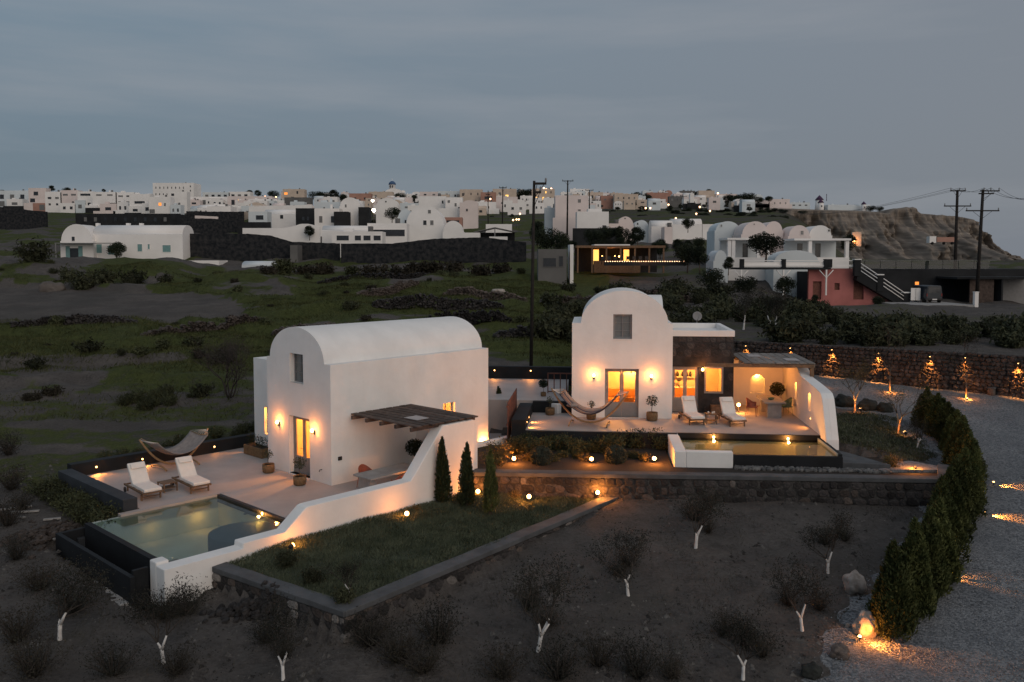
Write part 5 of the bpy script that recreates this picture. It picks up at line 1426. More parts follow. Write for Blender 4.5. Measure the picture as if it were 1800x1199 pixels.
for px, py, w, h, lb, sd_ in ((1483, 715, 1.2, .8, 'dark rock behind the white side wall', 1.4), (1525, 722, 1.1, .75, 'dark rock right of the first lit tree', 4.4), (1557, 725, .9, .7, 'dark rock between the two lit trees', 6.4)):
    x, y = gpt(px, py); boulder(lb, (x, y, ground(x, y) + h * .2), w, w * .8, h, M_BOULD, sd_)
x, y = gpt(1511, 1131); t = thing('garden_spotlight', 'orange spotlight at the foot of the upright pale boulder', 'lamp', (x, y, road_z(x, y)), 0)
MB().tube([(0, 0, -.1), (0, 0, .08)], .012, 6).build('spike', M_IRON, t); MB().lathe([(.03, .08), (.05, .11), (.05, .14)], 10).build('barrel', M_IRON, t); MB().lathe([(.045, .141), (.03, .17)], 10).build('bulb', M_BULB, t)
lamp(t, (.20, -.10, .26), 4.5, (1.0, .45, .11), r=.04)
lamp(t, (.1, -.05, .20), 38, (1.0, .45, .11), r=.03, kind='SPOT', rot=(R(66), 0, R(-115)), spot=80, blend=.9)

# lit small trees right of the far patio, dark turf under them
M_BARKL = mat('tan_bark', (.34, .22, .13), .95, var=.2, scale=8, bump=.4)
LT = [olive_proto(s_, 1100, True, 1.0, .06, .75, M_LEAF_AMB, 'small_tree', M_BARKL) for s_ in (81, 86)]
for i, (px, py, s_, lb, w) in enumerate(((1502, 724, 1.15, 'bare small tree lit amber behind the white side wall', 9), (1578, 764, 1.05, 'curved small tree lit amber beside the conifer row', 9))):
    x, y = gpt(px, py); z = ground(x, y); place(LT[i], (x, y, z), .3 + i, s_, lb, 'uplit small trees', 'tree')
    garden_spot('spotlight at the foot of the ' + ('first' if i == 0 else 'second') + ' amber tree', (x + .1, y - .55, z), R(180), 1)
    lp = bpy.data.objects.new('lamp_light', bpy.data.lights.new('lamp_light', 'SPOT')); COL.objects.link(lp); lp.data.energy = w * 9; lp.data.color = (1.0, .48, .13); lp.data.spot_size = R(75); lp.data.spot_blend = .8
    lp.location = (x + .1, y - .75, z + .2); lp.rotation_euler = (R(180 - 42), 0, 0)
    lp.rotation_euler = Vector((-.0, -.55, -.75)).to_track_quat('Z', 'Y').to_euler()
TURF = [tuple(L2(*q)[:2]) for q in [(11.2, -4.8), (13.6, -5.0), (16.0, -2.0), (16.5, 4), (15, 5), (11.2, 3)]]
blades('grass', 14000, TURF, ground, .10, .02, M_GRASS, 'dark rough turf right of the white side wall')
# glowing gravel corner with a low plant
GC = U(1602, 824, .56); t = thing('gravel_patch', 'pale gravel corner of the bed glowing under a hidden lamp', 'gravel bed', (GC[0], GC[1], .56), 0)
b = MB(); b.plate([[(-1.3, -.12), (1.0, -.18), (1.2, .5), (.6, 1.3), (-.2, 1.1), (-.7, .8)]], -.5, .0, 'z'); b.build('bed', M_PEB, t)
lamp(t, (.1, .0, .20), 7, (1.0, .45, .10), r=.05); MB().lathe([(.05, .02), (.06, .06), (.03, .08)], 10, (.15, .0)).build('lamp_head', M_IRON, t)
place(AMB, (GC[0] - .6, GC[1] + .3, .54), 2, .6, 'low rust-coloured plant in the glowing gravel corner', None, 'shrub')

# boundary wall with lamps
FLEN = (FW1 - FW0).length
fw = thing('boundary_wall', 'tall dry-stone boundary wall with a row of lamps along the drive', 'stone wall', (FW0.x, FW0.y, 0), math.atan2(FWD.y, FWD.x))
MB().box(0, FLEN, .12, .6, -.2, 3.25).build('core', M_MORTAR, fw)
rows = stone_rows(FLEN, .6, 3.3, .27)
M_STONEF = mat('boundary_stone', (.024, .022, .022), .95, col2=(.085, .070, .066), scale=2.2, bump=.6, bscale=12)
stone_mass('stones', fw, [(a_, b_, c_ * 1.08, d_ * 1.08) for a_, b_, c_, d_ in rows], .12, .24, M_STONEF, .05)
px_l = [(1312, 610), (1390, 614), (1463, 617), (1545, 623), (1635, 629), (1697, 631), (1790, 641)]
for i, (px, py) in enumerate(px_l):
    # where the sight line meets the wall face
    d = ray(px, py); nrm = FWN; tt = (FW0.x * nrm.x + FW0.y * nrm.y) / (d.x * nrm.x + d.y * nrm.y); p = Vector((d.x * tt, d.y * tt, CZ + d.z * tt))
    t = thing('wall_lamp', 'small lamp high on the boundary wall, %s from the left' % ORD[i], 'lamp', (p.x, p.y, p.z + .05), math.atan2(FWD.y, FWD.x), 'lamps on the boundary wall')
    MB().box(-.06, .06, -.22, -.03, .05, .09).build('hood', M_IRON, t); MB().box(-.02, .02, -.05, .1, .0, .05).build('bracket', M_IRON, t)
    MB().lathe([(.01, .015), (.03, .025), (.03, .048)], 8, (0, -.14)).build('bulb', M_BULBS, t)
    lamp(t, (0, -.16, -.05), (55, 48, 62, 70, 52, 34, 66)[i], (1.0, .50, .13), r=.03, kind='SPOT', rot=(R(16), 0, 0), spot=70, blend=.95)
# two slim uplit trees and three stumps before the wall
ST = olive_proto(91, 420, True, 2.0, .10, .9, M_LEAF_DRY, 'slender_tree', M_BARK)
for px, py, lb in ((1564, 693, 'left'), (1698, 702, 'right'), (1437, 684, 'third')):
    x, y = gpt(px, py); z = road_z(x, y)
    if lb != 'third':
        place(ST, (x, y, z), .5, 1.0 if lb == 'left' else .92, 'slender young tree uplit on the drive, %s one' % lb, 'slender trees on the drive', 'tree')
    t = thing('ground_uplight', 'ground uplight %s' % ('below the %s slender tree' % lb if lb != 'third' else 'behind the pergola post'), 'lamp', (x - .05, y - .22, z), 0, 'ground uplights of the drive')
    MB().lathe([(.06, -.05), (.06, .03), (.04, .04)], 10).build('housing', M_IRON, t); MB().lathe([(.04, .041), (.03, .05)], 10).build('bulb', M_BULB, t)
    lamp(t, (0, 0, .10), 8, (1.0, .45, .11), r=.03)
for i, px in enumerate((1742, 1762, 1783)):
    x, y = gpt(px, 697); t = thing('bollard', 'low stone bollard at the wall foot, %s of three' % ('left', 'middle', 'right')[i], 'bollard', (x, y, road_z(x, y)), 0, 'stone bollards')
    MB().lathe([(.22, -.1), (.20, .35), (.19, .36)], 10).build('post', M_STONE2, t); MB().lathe([(.24, .361), (.25, .40), (.23, .43)], 10).build('cap', M_CAP, t)

# ------------------------------------------------------------------ fields behind: scrub, rubble walls, bare tree, wild grass
BS = [shrub_proto(s_, rad=1.0, h=1.0, m=M_LEAF_SCRUB, leaves=900, leaf=.26, twigs=14, upright=.3, name='scrub_bush') for s_ in (101, 102, 103)]
BG = shrub_proto(104, rad=1.0, h=.8, m=M_LEAF_BED, leaves=900, leaf=.26, twigs=10, upright=.2, name='scrub_bush')
BT = shrub_proto(105, rad=1.0, h=.55, m=M_LEAF_DRY, leaves=1100, leaf=.22, twigs=16, upright=.1, name='scrub_bush')
def bush_at(x, y, s_, pr, label, group):
    place(pr, (x, y, ground(x, y) - .1), random.random() * 6.28, (s_ * random.uniform(.85, 1.2), s_ * random.uniform(.85, 1.2), s_ * random.uniform(.75, 1.05)), label, group, 'bush')
# thicket between the boundary wall and the houses on the right
cnt = 0
while cnt < 125:
    y = random.uniform(53, 92); x = random.uniform(.04, .66) * y; d, s_ = behind_fw(x, y)
    if (d < 1.0 and s_ > 0) or (s_ <= 0 and y < 58): continue
    q = x / y; sz_ = random.uniform(.7, 1.6); px_, py_ = pix((x, y, ground(x, y, False) + sz_ * 1.25))
    if py_ < interp(px_, [900, 960, 1240, 1300, 1420, 1540, 1580, 1800], [482, 478, 482, 502, 526, 538, 556, 560]): continue
    if .16 < q < .30 and 54 < y < 64: continue
    bush_at(x, y, sz_, BS[cnt % 3], 'dark bush in the thicket between the boundary wall and the houses beyond', 'thicket above the boundary wall'); cnt += 1
cnt = 0
while cnt < 62:
    y = random.uniform(52, 84); x = random.uniform(.40, .66) * y; d, s_ = behind_fw(x, y); sz_ = random.uniform(.7, 1.5)
    if d < 1.2 or (1700 < pix((x, y, 3))[0] and y > 78): continue
    if pix((x, y, ground(x, y, False) + sz_ * 1.2))[1] < 548: continue
    bush_at(x, y, sz_, BS[cnt % 3], 'dark bush in the thicket between the boundary wall and the houses beyond', 'thicket above the boundary wall'); cnt += 1
# green hummocks and dry cushions on the old terraces
for i in range(80):
    y = random.uniform(44, 112); x = random.uniform(-.62, .02) * y
    if inpoly(x, y, SOILPLOT) or (y < 56 and -12 < x < 0): continue
    pr = (BS[i % 3], BG, BT)[i % 3]
    bush_at(x, y, random.uniform(.3, .95), pr, 'low bush scattered over the old field terraces on the left', 'bushes on the field terraces')
for px, py, s_, pr in ((540, 470, 2.2, BT), (570, 465, 2.4, BT), (660, 462, 3.0, BT), (705, 470, 2.6, BT), (760, 462, 2.4, BT), (800, 466, 2.2, BT), (845, 462, 2.3, BT), (620, 478, 1.8, BG), (500, 462, 2.2, BG), (470, 458, 1.8, BT), (735, 478, 2.2, BT), (880, 470, 2.0, BT)):
    p = UD(px, py, 112 + random.uniform(-4, 8)); bush_at(p.x, p.y, s_, pr, 'grey-brown cushion bush below the long black wall', 'cushion bushes below the black wall')
for px, py, s_ in ((150, 510, 2.0), (185, 505, 1.7), (120, 505, 1.5), (235, 498, 1.5), (60, 470, 2.4), (40, 445, 2.0), (20, 425, 2.2), (85, 440, 1.8), (290, 500, 1.2)):
    x, y = gpt(px, py); bush_at(x, min(y, 128), s_, BS[0], 'dark bush on the slope below the long white house', 'bushes below the white house')
# hedge of yellow-green herbs behind the near parapet
for i in range(16):
    p = L1(-9.5 - random.random() * .8, -5.5 + i * .62, 0); place(HB[i % 2], (p.x, p.y, ground(p.x, p.y) - .05), random.random() * 6, random.uniform(.55, .85), 'leafy herb clump behind the long black parapet', 'herbs behind the parapet', 'shrub')
for i in range(14):
    x, y = gpt(random.uniform(210, 300), random.uniform(700, 716)); place(HB[i % 2], (x, y, ground(x, y) - .1), random.random() * 6, random.uniform(.6, .95), 'leafy herb clump in the patch left of the bare tree', 'herb patch in the field', 'shrub')
# wild grass
G1 = [(-62, 42), (6, 42), (8, 58), (7, 100), (-12, 112), (-70, 112)]
blades('wild_grass', 120000, G1, ground, .19, .026, M_GRASSF, 'rough wild grass over the old field terraces', dens=lambda x, y: 0.0 if inpoly(x, y, SOILPLOT) else max(0, .5 + nz(x + 9, y, .11, 3) * 1.6) * (1.0 if y > 52 or x > -10 else .35))
# bare tree next to the near villa
rs = random.Random(5); x, y = gpt(405, 705); t = thing('bare_tree', 'leafless twiggy tree left of the near villa', 'tree', (x, y, ground(x, y) - .1))
br = MB(); tips = []
for k_ in range(5):
    a = k_ * 1.3 + rs.random(); branchy(br, Vector((math.cos(a) * .1, math.sin(a) * .1, 0)), Vector((math.cos(a) * .55, math.sin(a) * .55, 1)).normalized(), 1.15, .05, 5, tips, rs, .5, 5, .15)
br.build('trunk', M_TWIG2 if 'M_TWIG2' in globals() else mat('grey_twigs', (.050, .040, .037), .95, var=.2), t)
T_ = np.array([tuple(p) for p in tips]); P = T_[RNG.integers(0, len(T_), 2600)] + RNG.normal(scale=.22, size=(2600, 3)); V_, F_ = leaf_arrays(P, .22, .06, up=.8); npmesh('crown', V_, F_, MATS['grey_twigs'] if 'grey_twigs' in MATS else M_TWIG, t)
# rubble terrace walls
def rubble(label, p0, p1, h, n, seed):
    p0 = Vector(p0); p1 = Vector(p1); d = p1 - p0; t = thing('rubble_wall', label, 'stone wall', (p0.x, p0.y, 0), math.atan2(d.y, d.x)); b = MB()
    for q in range(n):
        s_ = random.random() * d.length; e_ = math.sin(s_ / d.length * math.pi) ** .4; x, y = p0 + d * s_ / d.length; w_ = random.uniform(.18, .42); vs, fs = stone_mesh(seed + q); a = random.random() * 6
        z = ground(x, y) + random.random() ** 1.2 * h * e_
        b.add([(s_ + w_ * (math.cos(a) * vx - math.sin(a) * vz), random.uniform(-.25, .25) + w_ * vy, z + w_ * (math.sin(a) * vx + math.cos(a) * vz)) for vx, vy, vz in vs], fs)
    o = b.build('stones', M_STONE2 if seed % 2 else M_STONE, t); o['kind'] = 'stuff'
def g2(px, py): return gpt(px, py)
rubble('tumbled dry-stone wall on the slope above the near vault roof', g2(630, 528), g2(735, 512), 1.0, 300, 1)
rubble('long dry-stone terrace wall behind the near vault roof', g2(655, 556), g2(885, 550), 1.1, 620, 2)
rubble('low rubble line left of the near vault roof', g2(480, 590), g2(650, 585), .8, 300, 3)
rubble('dry-stone terrace wall right behind the near vault', g2(700, 585), g2(900, 580), 1.0, 420, 4)
rubble('mossy terrace wall below the ploughed plot, left run', g2(20, 585), g2(240, 578), .7, 300, 6)
rubble('mossy terrace wall below the ploughed plot, right run', g2(250, 600), g2(470, 575), .8, 300, 7)
rubble('terrace wall on the green slope below the cushion bushes', g2(560, 500), g2(760, 492), .8, 300, 8)
rubble('terrace wall between the rubble walls and the tall pole', g2(780, 520), g2(925, 530), .9, 260, 9)
rubble('terrace wall left of the farther villa roof', g2(870, 600), g2(1000, 590), 1.0, 260, 10)
rubble('rubble heap behind the farther villa roof', g2(950, 540), g2(1230, 530), 1.2, 500, 5)
for px, py, lb in ((92, 512, 'pale earthen heap at the edge of the ploughed plot'), (876, 519, 'pale tilted slab on the slope')):
    x, y = gpt(px, py); boulder(lb, (x, y, ground(x, y) + .1), *((3.4, 2.2, 2.2) if px == 92 else ((1.6, .8, .7) if px == 876 else (5.5, 4.0, .9))), M_BOULP if px == 876 else mat('earth_heap', (.11, .095, .086), 1, var=.2), px * .1)

# satellite dish behind the annex
p = UD(1225, 556, 52); t = thing('satellite_dish', 'grey satellite dish on a post behind the annex', 'satellite dish', (p.x, p.y, ground(p.x, p.y)))
h = p.z - ground(p.x, p.y); MB().tube([(0, 0, 0), (0, 0, h)], .04, 8).build('post', M_GREYP, t)
b = MB(); b.lathe([(.02, .0), (.25, .03), (.27, .05), (.29, .07), (.28, .075), (.2, .04)], 18); o = b.build('dish', M_GREYP, t, loc=(0, -.05, h)); o.rotation_euler = (R(75), 0, 0)
MB().tube([(0, -.15, h - .3), (0, -.5, h + .05)], .015, 5).build('feed_arm', M_GREYP, t)

# ------------------------------------------------------------------ power poles and lines
M_POLE = mat('creosote_pole', (.022, .018, .016), .9, var=.3, scale=4)
def pole(label, px, base_y, top_y, dist, arms, r=.15, lean=0.0):
    pb = UD(px, base_y, dist); pt = UD(px + lean, top_y, dist); h = pt.z - pb.z; t = thing('power_pole', label, 'utility pole', (pb.x, pb.y, pb.z), 0, 'power poles')
    dx = pt.x - pb.x
    MB().tube([(0, 0, -1), (dx * .5, 0, h * .5), (dx, 0, h)], [r * 1.15, r, r * .8], 10).build('post', M_POLE, t); ends = []
    for (f, w, off, pins) in arms:
        z = h * f; ar = MB().box(dx * f + off - w / 2, dx * f + off + w / 2, -.22, -.10, z - .07, z + .07).build('crossarm', M_POLE, t)
        for q in pins:
            x = dx * f + off + q * w / 2; MB().lathe([(.03, z + .07), (.07, z + .14), (.05, z + .22), (.07, z + .28), (.02, z + .36)], 8, (x, -.16)).build('insulator', M_GREYP, t); ends.append(Vector((pb.x + x, pb.y - .16, pb.z + z + .36)))
        for s_ in (-1, 1): MB().tube([(dx * f, -.12, z - .9), (dx * f + off + s_ * w * .28, -.12, z - .08)], .02, 4).build('brace', M_POLE, t)
    return ends
e1 = pole('tall dark wooden pole behind the farther villa, thickest on the site', 933, 655, 318, 53.4, [(.985, .75, .38, (.9,)), (.94, .4, .22, (.9,))], .105, 6)
e2 = pole('wooden pole with two crossarms, left of the pair at the right edge', 1678, 500, 334, 108, [(.99, 1.9, 0, (-.95, .2, .95)), (.83, 3.4, 0, (-.95, .95))], .19, 5)
e3 = pole('leaning wooden pole with doubled crossarm, right of the pair', 1717, 520, 333, 98, [(.985, 2.2, .7, (-.6, .1, .95)), (.96, 1.7, .3, (.3,)), (.80, 3.8, 0, (-.95, .95))], .19, 11)
e4 = pole('tall thin pole in front of the pinkish house', 997, 405, 317, 175, [(.985, 2.3, 0, (-.9, .9))], .17, 1)
e5 = pole('slim pole right of the pinkish house', 1036, 372, 334, 230, [(.985, 2.2, 0, (-.9, .9))], .15, 0)
e6 = pole('slim pole above the long black wall', 883, 402, 328, 185, [(.97, 1.6, 0, (-.9, .9))], .13, 1)
e7 = pole('slim pole with a T-arm right of the cream house', 858, 405, 335, 190, [(.9, 1.0, 0, (-.9, .9))], .10, 0)
def wire(name, label, a, b, sag):
    pts = [a.lerp(b, i / 24) - Vector((0, 0, sag * 4 * (i / 24) * (1 - i / 24))) for i in range(25)]
    o = MB().tube(pts, .018, 4, False).build(name, M_IRON); tag(o, label, 'cable', 'overhead power lines')
far = UD(1350, 360, 420)
for i in range(3): wire('power_line', ('upper', 'middle', 'lower')[i] + ' overhead line running from the right poles towards the windmills', e2[i], far + Vector((i * 1.0 - 1, 0, i * .4)), 4)
for i in range(3): wire('power_line', ('left', 'middle', 'right')[i] + ' overhead line leaving the leaning pole to the right', e3[i], UD(1830 + i * 8, 345 + i * 3, 70), .6)
for i in range(2): wire('power_line', ('left', 'right')[i] + ' short span joining the two right-hand poles', e2[i], e3[i], .5)

# ------------------------------------------------------------------ generic parts for the houses beyond
M_W2 = mat('village_white', (.82, .785, .755), .9, var=.06, scale=.25)
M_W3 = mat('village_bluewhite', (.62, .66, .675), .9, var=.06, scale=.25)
M_PINK = mat('village_pinkwhite', (.72, .62, .585), .9, var=.06, scale=.25)
M_TAN = mat('village_tan', (.56, .455, .37), .9, var=.1, scale=.25)
M_TERC = mat('village_terracotta', (.40, .22, .17), .9, var=.12, scale=.25)
M_GRYH = mat('village_grey', (.13, .125, .12), .9, var=.15, scale=.25)
M_DARKH = mat('village_dark', (.020, .021, .023), .9, var=.3, scale=.4)
M_BLKW = mat('black_stone_wall', (.008, .010, .013), .95, col2=(.055, .052, .052), scale=1.5, bump=.8, bscale=2.6, fac=(.40, .78), detail=8)
M_WIN = mat('dark_window', (.030, .032, .036), .2, var=.2, spec=.5)
M_WING = mat('grey_window', (.16, .155, .15), .3, var=.2, spec=.5)
M_AQUA = mat('aqua_shutter', (.17, .30, .30), .7, var=.1)
M_BLUE = mat('blue_dome', (.05, .10, .20), .6, var=.1)
M_PINKW = mat('rose_render', (.42, .15, .135), .9, var=.12, scale=.5)
M_LITO = emit('lit_window_orange', (1.0, .30, .05), 1.1)
M_LITY = emit('lit_window_yellow', (1.0, .52, .12), 1.6)
COLM = {'w': M_W2, 'b': M_W3, 'p': M_PINK, 't': M_TAN, 'r': M_TERC, 'g': M_GRYH, 'd': M_DARKH}
def dep(yb): return interp(yb, [345, 352, 360, 366, 374, 388, 400, 418, 440, 455, 470], [700, 640, 560, 480, 400, 300, 255, 200, 165, 140, 118])
def house(x0, x1, yt, yb, kind, col, wins, label, dist=None, deepf=.8, name='white_house', cat='house', rz=0.0, rise=None, wm=None, group=None):
    """a house whose front spans photo columns x0..x1; wins: (u, v, w, h[, lit]) as fractions of the front"""
    d = dist or dep(yb); a = UD(x0, yb, d); c = UD(x1, yb, d); top = UD(x0, yt, d); w = c.x - a.x; h = top.z - a.z
    t = thing(name, label, cat, ((a.x + c.x) / 2, d, a.z), rz, group); dp = max(4.0, w * deepf); dp = min(dp, 16); m = COLM[col]
    base = -6.0
    if kind == 'flat':
        MB().box(-w / 2, w / 2, 0, dp, base, h - .35).build('wall', m, t)
        b = MB(); e_ = .25
        b.box(-w / 2, w / 2, -.003, e_, h - .352, h); b.box(-w / 2, w / 2, dp - e_, dp + .003, h - .352, h); b.box(-w / 2 - .003, -w / 2 + e_, e_, dp - e_, h - .352, h); b.box(w / 2 - e_, w / 2 + .003, e_, dp - e_, h - .352, h); b.build('parapet', m, t)
        eh = h
    elif kind == 'vault':
        rs_ = rise or min(w * .38, h * .45); eh = h - rs_
        b = MB(); b.plate([[(-w / 2, base), (w / 2, base), (w / 2, eh)] + arch(-w / 2 + .15, w / 2 - .15, eh, rs_, 16, True) + [(-w / 2, eh)]], 0, .3); b.box(-w / 2 + .003, w / 2 - .003, .3, dp, base, eh - .01); b.build('wall', m, t)
        b = MB(); b.plate([[(-w / 2 + .01, eh - .02), (w / 2 - .01, eh - .02)] + arch(-w / 2 + .17, w / 2 - .17, eh, rs_ - .03, 16, True)], .301, dp); o = b.build('roof', m, t); o.data.set_sharp_from_angle(angle=R(30))
        for p_ in o.data.polygons: p_.use_smooth = True
    else:   # vault with its axis across the view
        rs_ = rise or min(dp * .3, h * .4); eh = h - rs_
        b = MB(); b.box(-w / 2, w / 2, 0, dp, base, eh); b.build('wall', m, t)
        b = MB(); b.plate([[(0, eh + .002), (dp, eh + .002)] + arch(0.05, dp - .05, eh + .002, rs_, 16, True)], -w / 2 + .005, w / 2 - .005, 'x'); o = b.build('roof', m, t)
        for p_ in o.data.polygons: p_.use_smooth = abs(p_.normal.x) < .5
    rq = random.Random(int(x0 * 7 + yb * 13))
    if kind == 'flat' and name in ('village_house', 'hill_house', 'white_house', 'hotel_block'):      # roof clutter: tank, chimney, stair head
        if rq.random() < .5: MB().box(-w * .3, -w * .3 + min(1.6, w * .25), dp * .4, dp * .4 + 1.2, h - .36, h + rq.uniform(.4, 1.0)).build('stair_head', m, t)
        if rq.random() < .45: MB().tube([(w * .25, dp * .3, h - .3), (w * .25, dp * .3, h + .9)], .45, 8).build('water_tank', M_GRYH, t)
        if rq.random() < .4: MB().box(w * .05, w * .05 + .5, dp * .6, dp * .6 + .5, h - .36, h + 1.1).build('chimney', m, t)
        if rq.random() < .35: MB().box(-w * .5 - rq.uniform(.5, 2.5), w * .5 + rq.uniform(.3, 2.0), -2.6, -2.3, base, h * rq.uniform(.15, .32)).build('terrace_wall', m if rq.random() < .6 else M_DARKH, t)
    for q in wins:
        u, v, ww, hh = q[:4]; lit = len(q) > 4 and q[4]; cx = -w / 2 + u * w; cz = v * h; sw, sh = ww * w / 2, hh * h / 2
        mm = wm or (M_WIN if random.random() < .6 else M_WING)
        if lit: mm = M_LITO if lit == 1 else M_LITY
        wo = MB().plate([rect(cx - sw - .07, cx + sw + .07, cz - sh - .07, cz + sh + .07), rect(cx - sw, cx + sw, cz - sh, cz + sh)], -.05, -.004).build('window', m, t)
        MB().box(cx - sw, cx + sw, -.02, -.006, cz - sh, cz + sh).build('pane', mm, wo)
    return t
def row(n, v, h, w=.5, u0=0.05, u1=.95, lit=()):
    return [((u0 + (u1 - u0) * (i + .5) / n), v, (u1 - u0) / n * w, h) + ((2,) if i in lit else ()) for i in range(n)]

# ------------------------------------------------------------------ building debris beside the near pool
M_PLANK = mat('pale_plank', (.26, .245, .23), .9, var=.2, scale=4, rnd=.2)
for i, (px, py, ln, a) in enumerate(((20, 902, 1.3, .5), (45, 905, .9, .2), (92, 917, .55, .35), (108, 955, .5, .8), (30, 915, .7, -.3))):
    x, y = gpt(px, py); o = MB().box(-ln / 2, ln / 2, -.06, .06, 0, .05).build('plank', M_PLANK, None, loc=(x, y, ground(x, y) + .02), rz=a)
    tag(o, 'pale timber offcut left of the overflow trough, ' + ('longest at the edge', 'second longest at the edge', 'short one nearest the trough top', 'short one nearest the trough foot', 'tilted one below the others')[i], 'plank', 'timber offcuts')
def heap(label, px, py, n, rx, ry, h):
    cx, cy = gpt(px, py); t = thing('stone_heap', label, 'rubble', (cx, cy, ground(cx, cy))); b = MB()
    for q in range(n):
        u = random.gauss(0, .5); w = random.gauss(0, .5); s_ = random.uniform(.06, .2); vs, fs = stone_mesh(q + 5000 + px); a = random.random() * 6
        z = max(0, h * (1 - u * u - w * w)) * random.random() + ground(cx + u * rx, cy + w * ry) - ground(cx, cy)
        b.add([(u * rx + s_ * (math.cos(a) * vx - math.sin(a) * vz), w * ry + s_ * vy, z + s_ * (math.sin(a) * vx + math.cos(a) * vz)) for vx, vy, vz in vs], fs)
    o = b.build('stones', M_STONE2 if px < 300 else M_STONE, t); o['kind'] = 'stuff'
heap('dark stone rubble heaped against the short lawn wall', 455, 1085, 320, 1.2, .38, .35)
heap('pale rubble strewn beside the overflow trough', 85, 945, 220, 1.1, 1.2, .2)

# ------------------------------------------------------------------ landmark buildings of the middle distance
# long white house on the left
D0 = 132.0
def PXM(px, d): return (px - 900) / FPX * d
t = house(107, 165, 394, 462, 'vault', 'w', [(.40, .62, .09, .11), (.42, .25, .34, .26)], 'left gabled part of the long white house with turquoise shutters', D0, name='white_house', rise=2.6)
wl, wr = PXM(107, D0), PXM(165, D0); w = wr - wl
for sx in (-.78, .78):
    MB().box(-w * .08 + sx * 1.25 - .32, -w * .08 + sx * 1.25 + .32, -.09, -.055, .5, 2.55).build('shutter', M_AQUA, t)
MB().box(-w / 2, w / 2 + 4.5, -1.7, -.01, 2.95, 3.05).build('porch_roof', M_GREYP, t)
for x in (-w / 2 + .1, w / 2 + 4.2): MB().box(x, x + .12, -1.7, -1.58, -1, 2.95).build('porch_post', M_GREYP, t)
t = house(165, 322, 395, 465, 'vaultx', 'w', [(.06, .40, .07, .22), (.20, .36, .07, .22), (.52, .42, .05, .18), (.62, .45, .02, .12), (.82, .40, .09, .17), (.85, .06, .03, .08), (.95, .06, .03, .08)], 'long vaulted part of the white house with pale shutters, beside the black wall', D0 + 1, deepf=.35, rise=1.5, wm=M_AQUA)
for u in (.12, .42, .55): MB().box(-9.5 + u * 16, -9.0 + u * 16, 2.2, 2.8, 5.0, 6.5).build('chimney', M_W2, t)
house(322, 385, 458, 472, 'flat', 'w', [], 'low white forecourt wall right of the long white house', 128, deepf=.1, name='forecourt_wall', cat='wall')
house(425, 476, 459, 472, 'vaultx', 'b', [], 'white hump-shaped wall end below the black wall', 126, deepf=.2, name='forecourt_wall', cat='wall', rise=.6)
def bigwall(label, pts, d, thick=.8, m=None, name='black_wall'):
    """wall following a top line given in photo columns: (px, ytop, ybase)"""
    xs_w = np.arange(pts[0][0], pts[-1][0] + .1, 5.0); jt = .35 if m is None else 0
    pts = [(float(q), interp(q, [p[0] for p in pts], [p[1] for p in pts]) + random.uniform(-jt, jt), interp(q, [p[0] for p in pts], [p[2] for p in pts])) for q in xs_w]
    a0 = UD(pts[0][0], pts[0][2], d); t = thing(name, label, 'stone wall', (a0.x, d, a0.z))
    top = [(PXM(p[0], d) - a0.x, UD(p[0], p[1], d).z - a0.z) for p in pts]; bot = [(PXM(p[0], d) - a0.x, UD(p[0], p[2], d).z - a0.z - 2.5) for p in pts]
    MB().plate([bot + top[::-1]], 0, thick).build('wall', m or M_BLKW, t)
    return t
bigwall('long black stone retaining wall below the village, left run', [(322, 411, 462), (380, 410, 462), (440, 411, 460), (475, 414, 458), (512, 425, 462), (600, 428, 462)], 136)
bigwall('long black stone retaining wall below the village, right run', [(600, 428, 464), (690, 428, 464), (760, 420, 462), (850, 417, 464), (925, 426, 468)], 134)
bigwall('dark retaining wall above the slope at the left edge', [(-20, 362, 390), (30, 366, 390), (60, 370, 388), (88, 372, 386)], 250)
house(510, 523, 431, 446, 'flat', 'g', [], 'small grey utility cabinet against the black wall', 133, deepf=.3, name='utility_box', cat='box')
# curving white wall and low villas above the black wall
t = bigwall('curving white garden wall with a round hump above the black wall', [(428, 401, 420), (500, 401, 424), (516, 398, 426), (530, 393.5, 426), (545, 393.5, 424), (563, 399, 420)], 142, .6, M_W2, 'garden_wall')
house(566, 650, 396, 420, 'vaultx', 'w', [(.55, .6, .16, .22)], 'low white villa with a rounded left end above the black wall', 150, deepf=.3, rise=1.0)
house(583, 672, 407, 426, 'flat', 'w', [(.22, .40, .24, .45), (.52, .4, .12, .45), (.70, .4, .14, .45), (.9, .4, .14, .45)], 'white colonnaded bungalow with dark glass doors', 144, deepf=.3)
house(646, 715, 392.5, 420, 'flat', 'w', [(.55, .38, .8, .42)], 'flat white villa with a wide glass front', 152, deepf=.4)
house(713, 781, 361, 412, 'vault', 'w', [(.62, .78, .075, .12), (.50, .40, .085, .16), (.68, .40, .085, .16)], 'tall white house with a round gable and three small windows', 160, rise=3.6, deepf=1.2)
house(698, 728, 368, 416, 'vault', 'b', [(.5, .55, .10, .12), (.35, .25, .12, .1), (.62, .25, .14, .1)], 'narrow blue-white wing left of the tall round gable', 162, deepf=.5, rise=2.0)
house(778, 815, 388, 410, 'vault', 'w', [], 'white quarter-round stair wall beside the tall round gable', 158, deepf=.2, name='stair_wall', cat='wall', rise=2.0)
house(802, 843, 409, 420, 'flat', 'w', [], 'low white garden wall piece above the black wall', 138, deepf=.1, name='garden_wall', cat='wall')
house(860, 892, 416, 427, 'flat', 'w', [], 'white box planter wall at the right end of the black wall', 137, deepf=.2, name='garden_wall', cat='wall')
house(854, 900, 394, 402, 'flat', 'w', [], 'white low roof behind the black wall end', 150, deepf=.4, name='low_house')
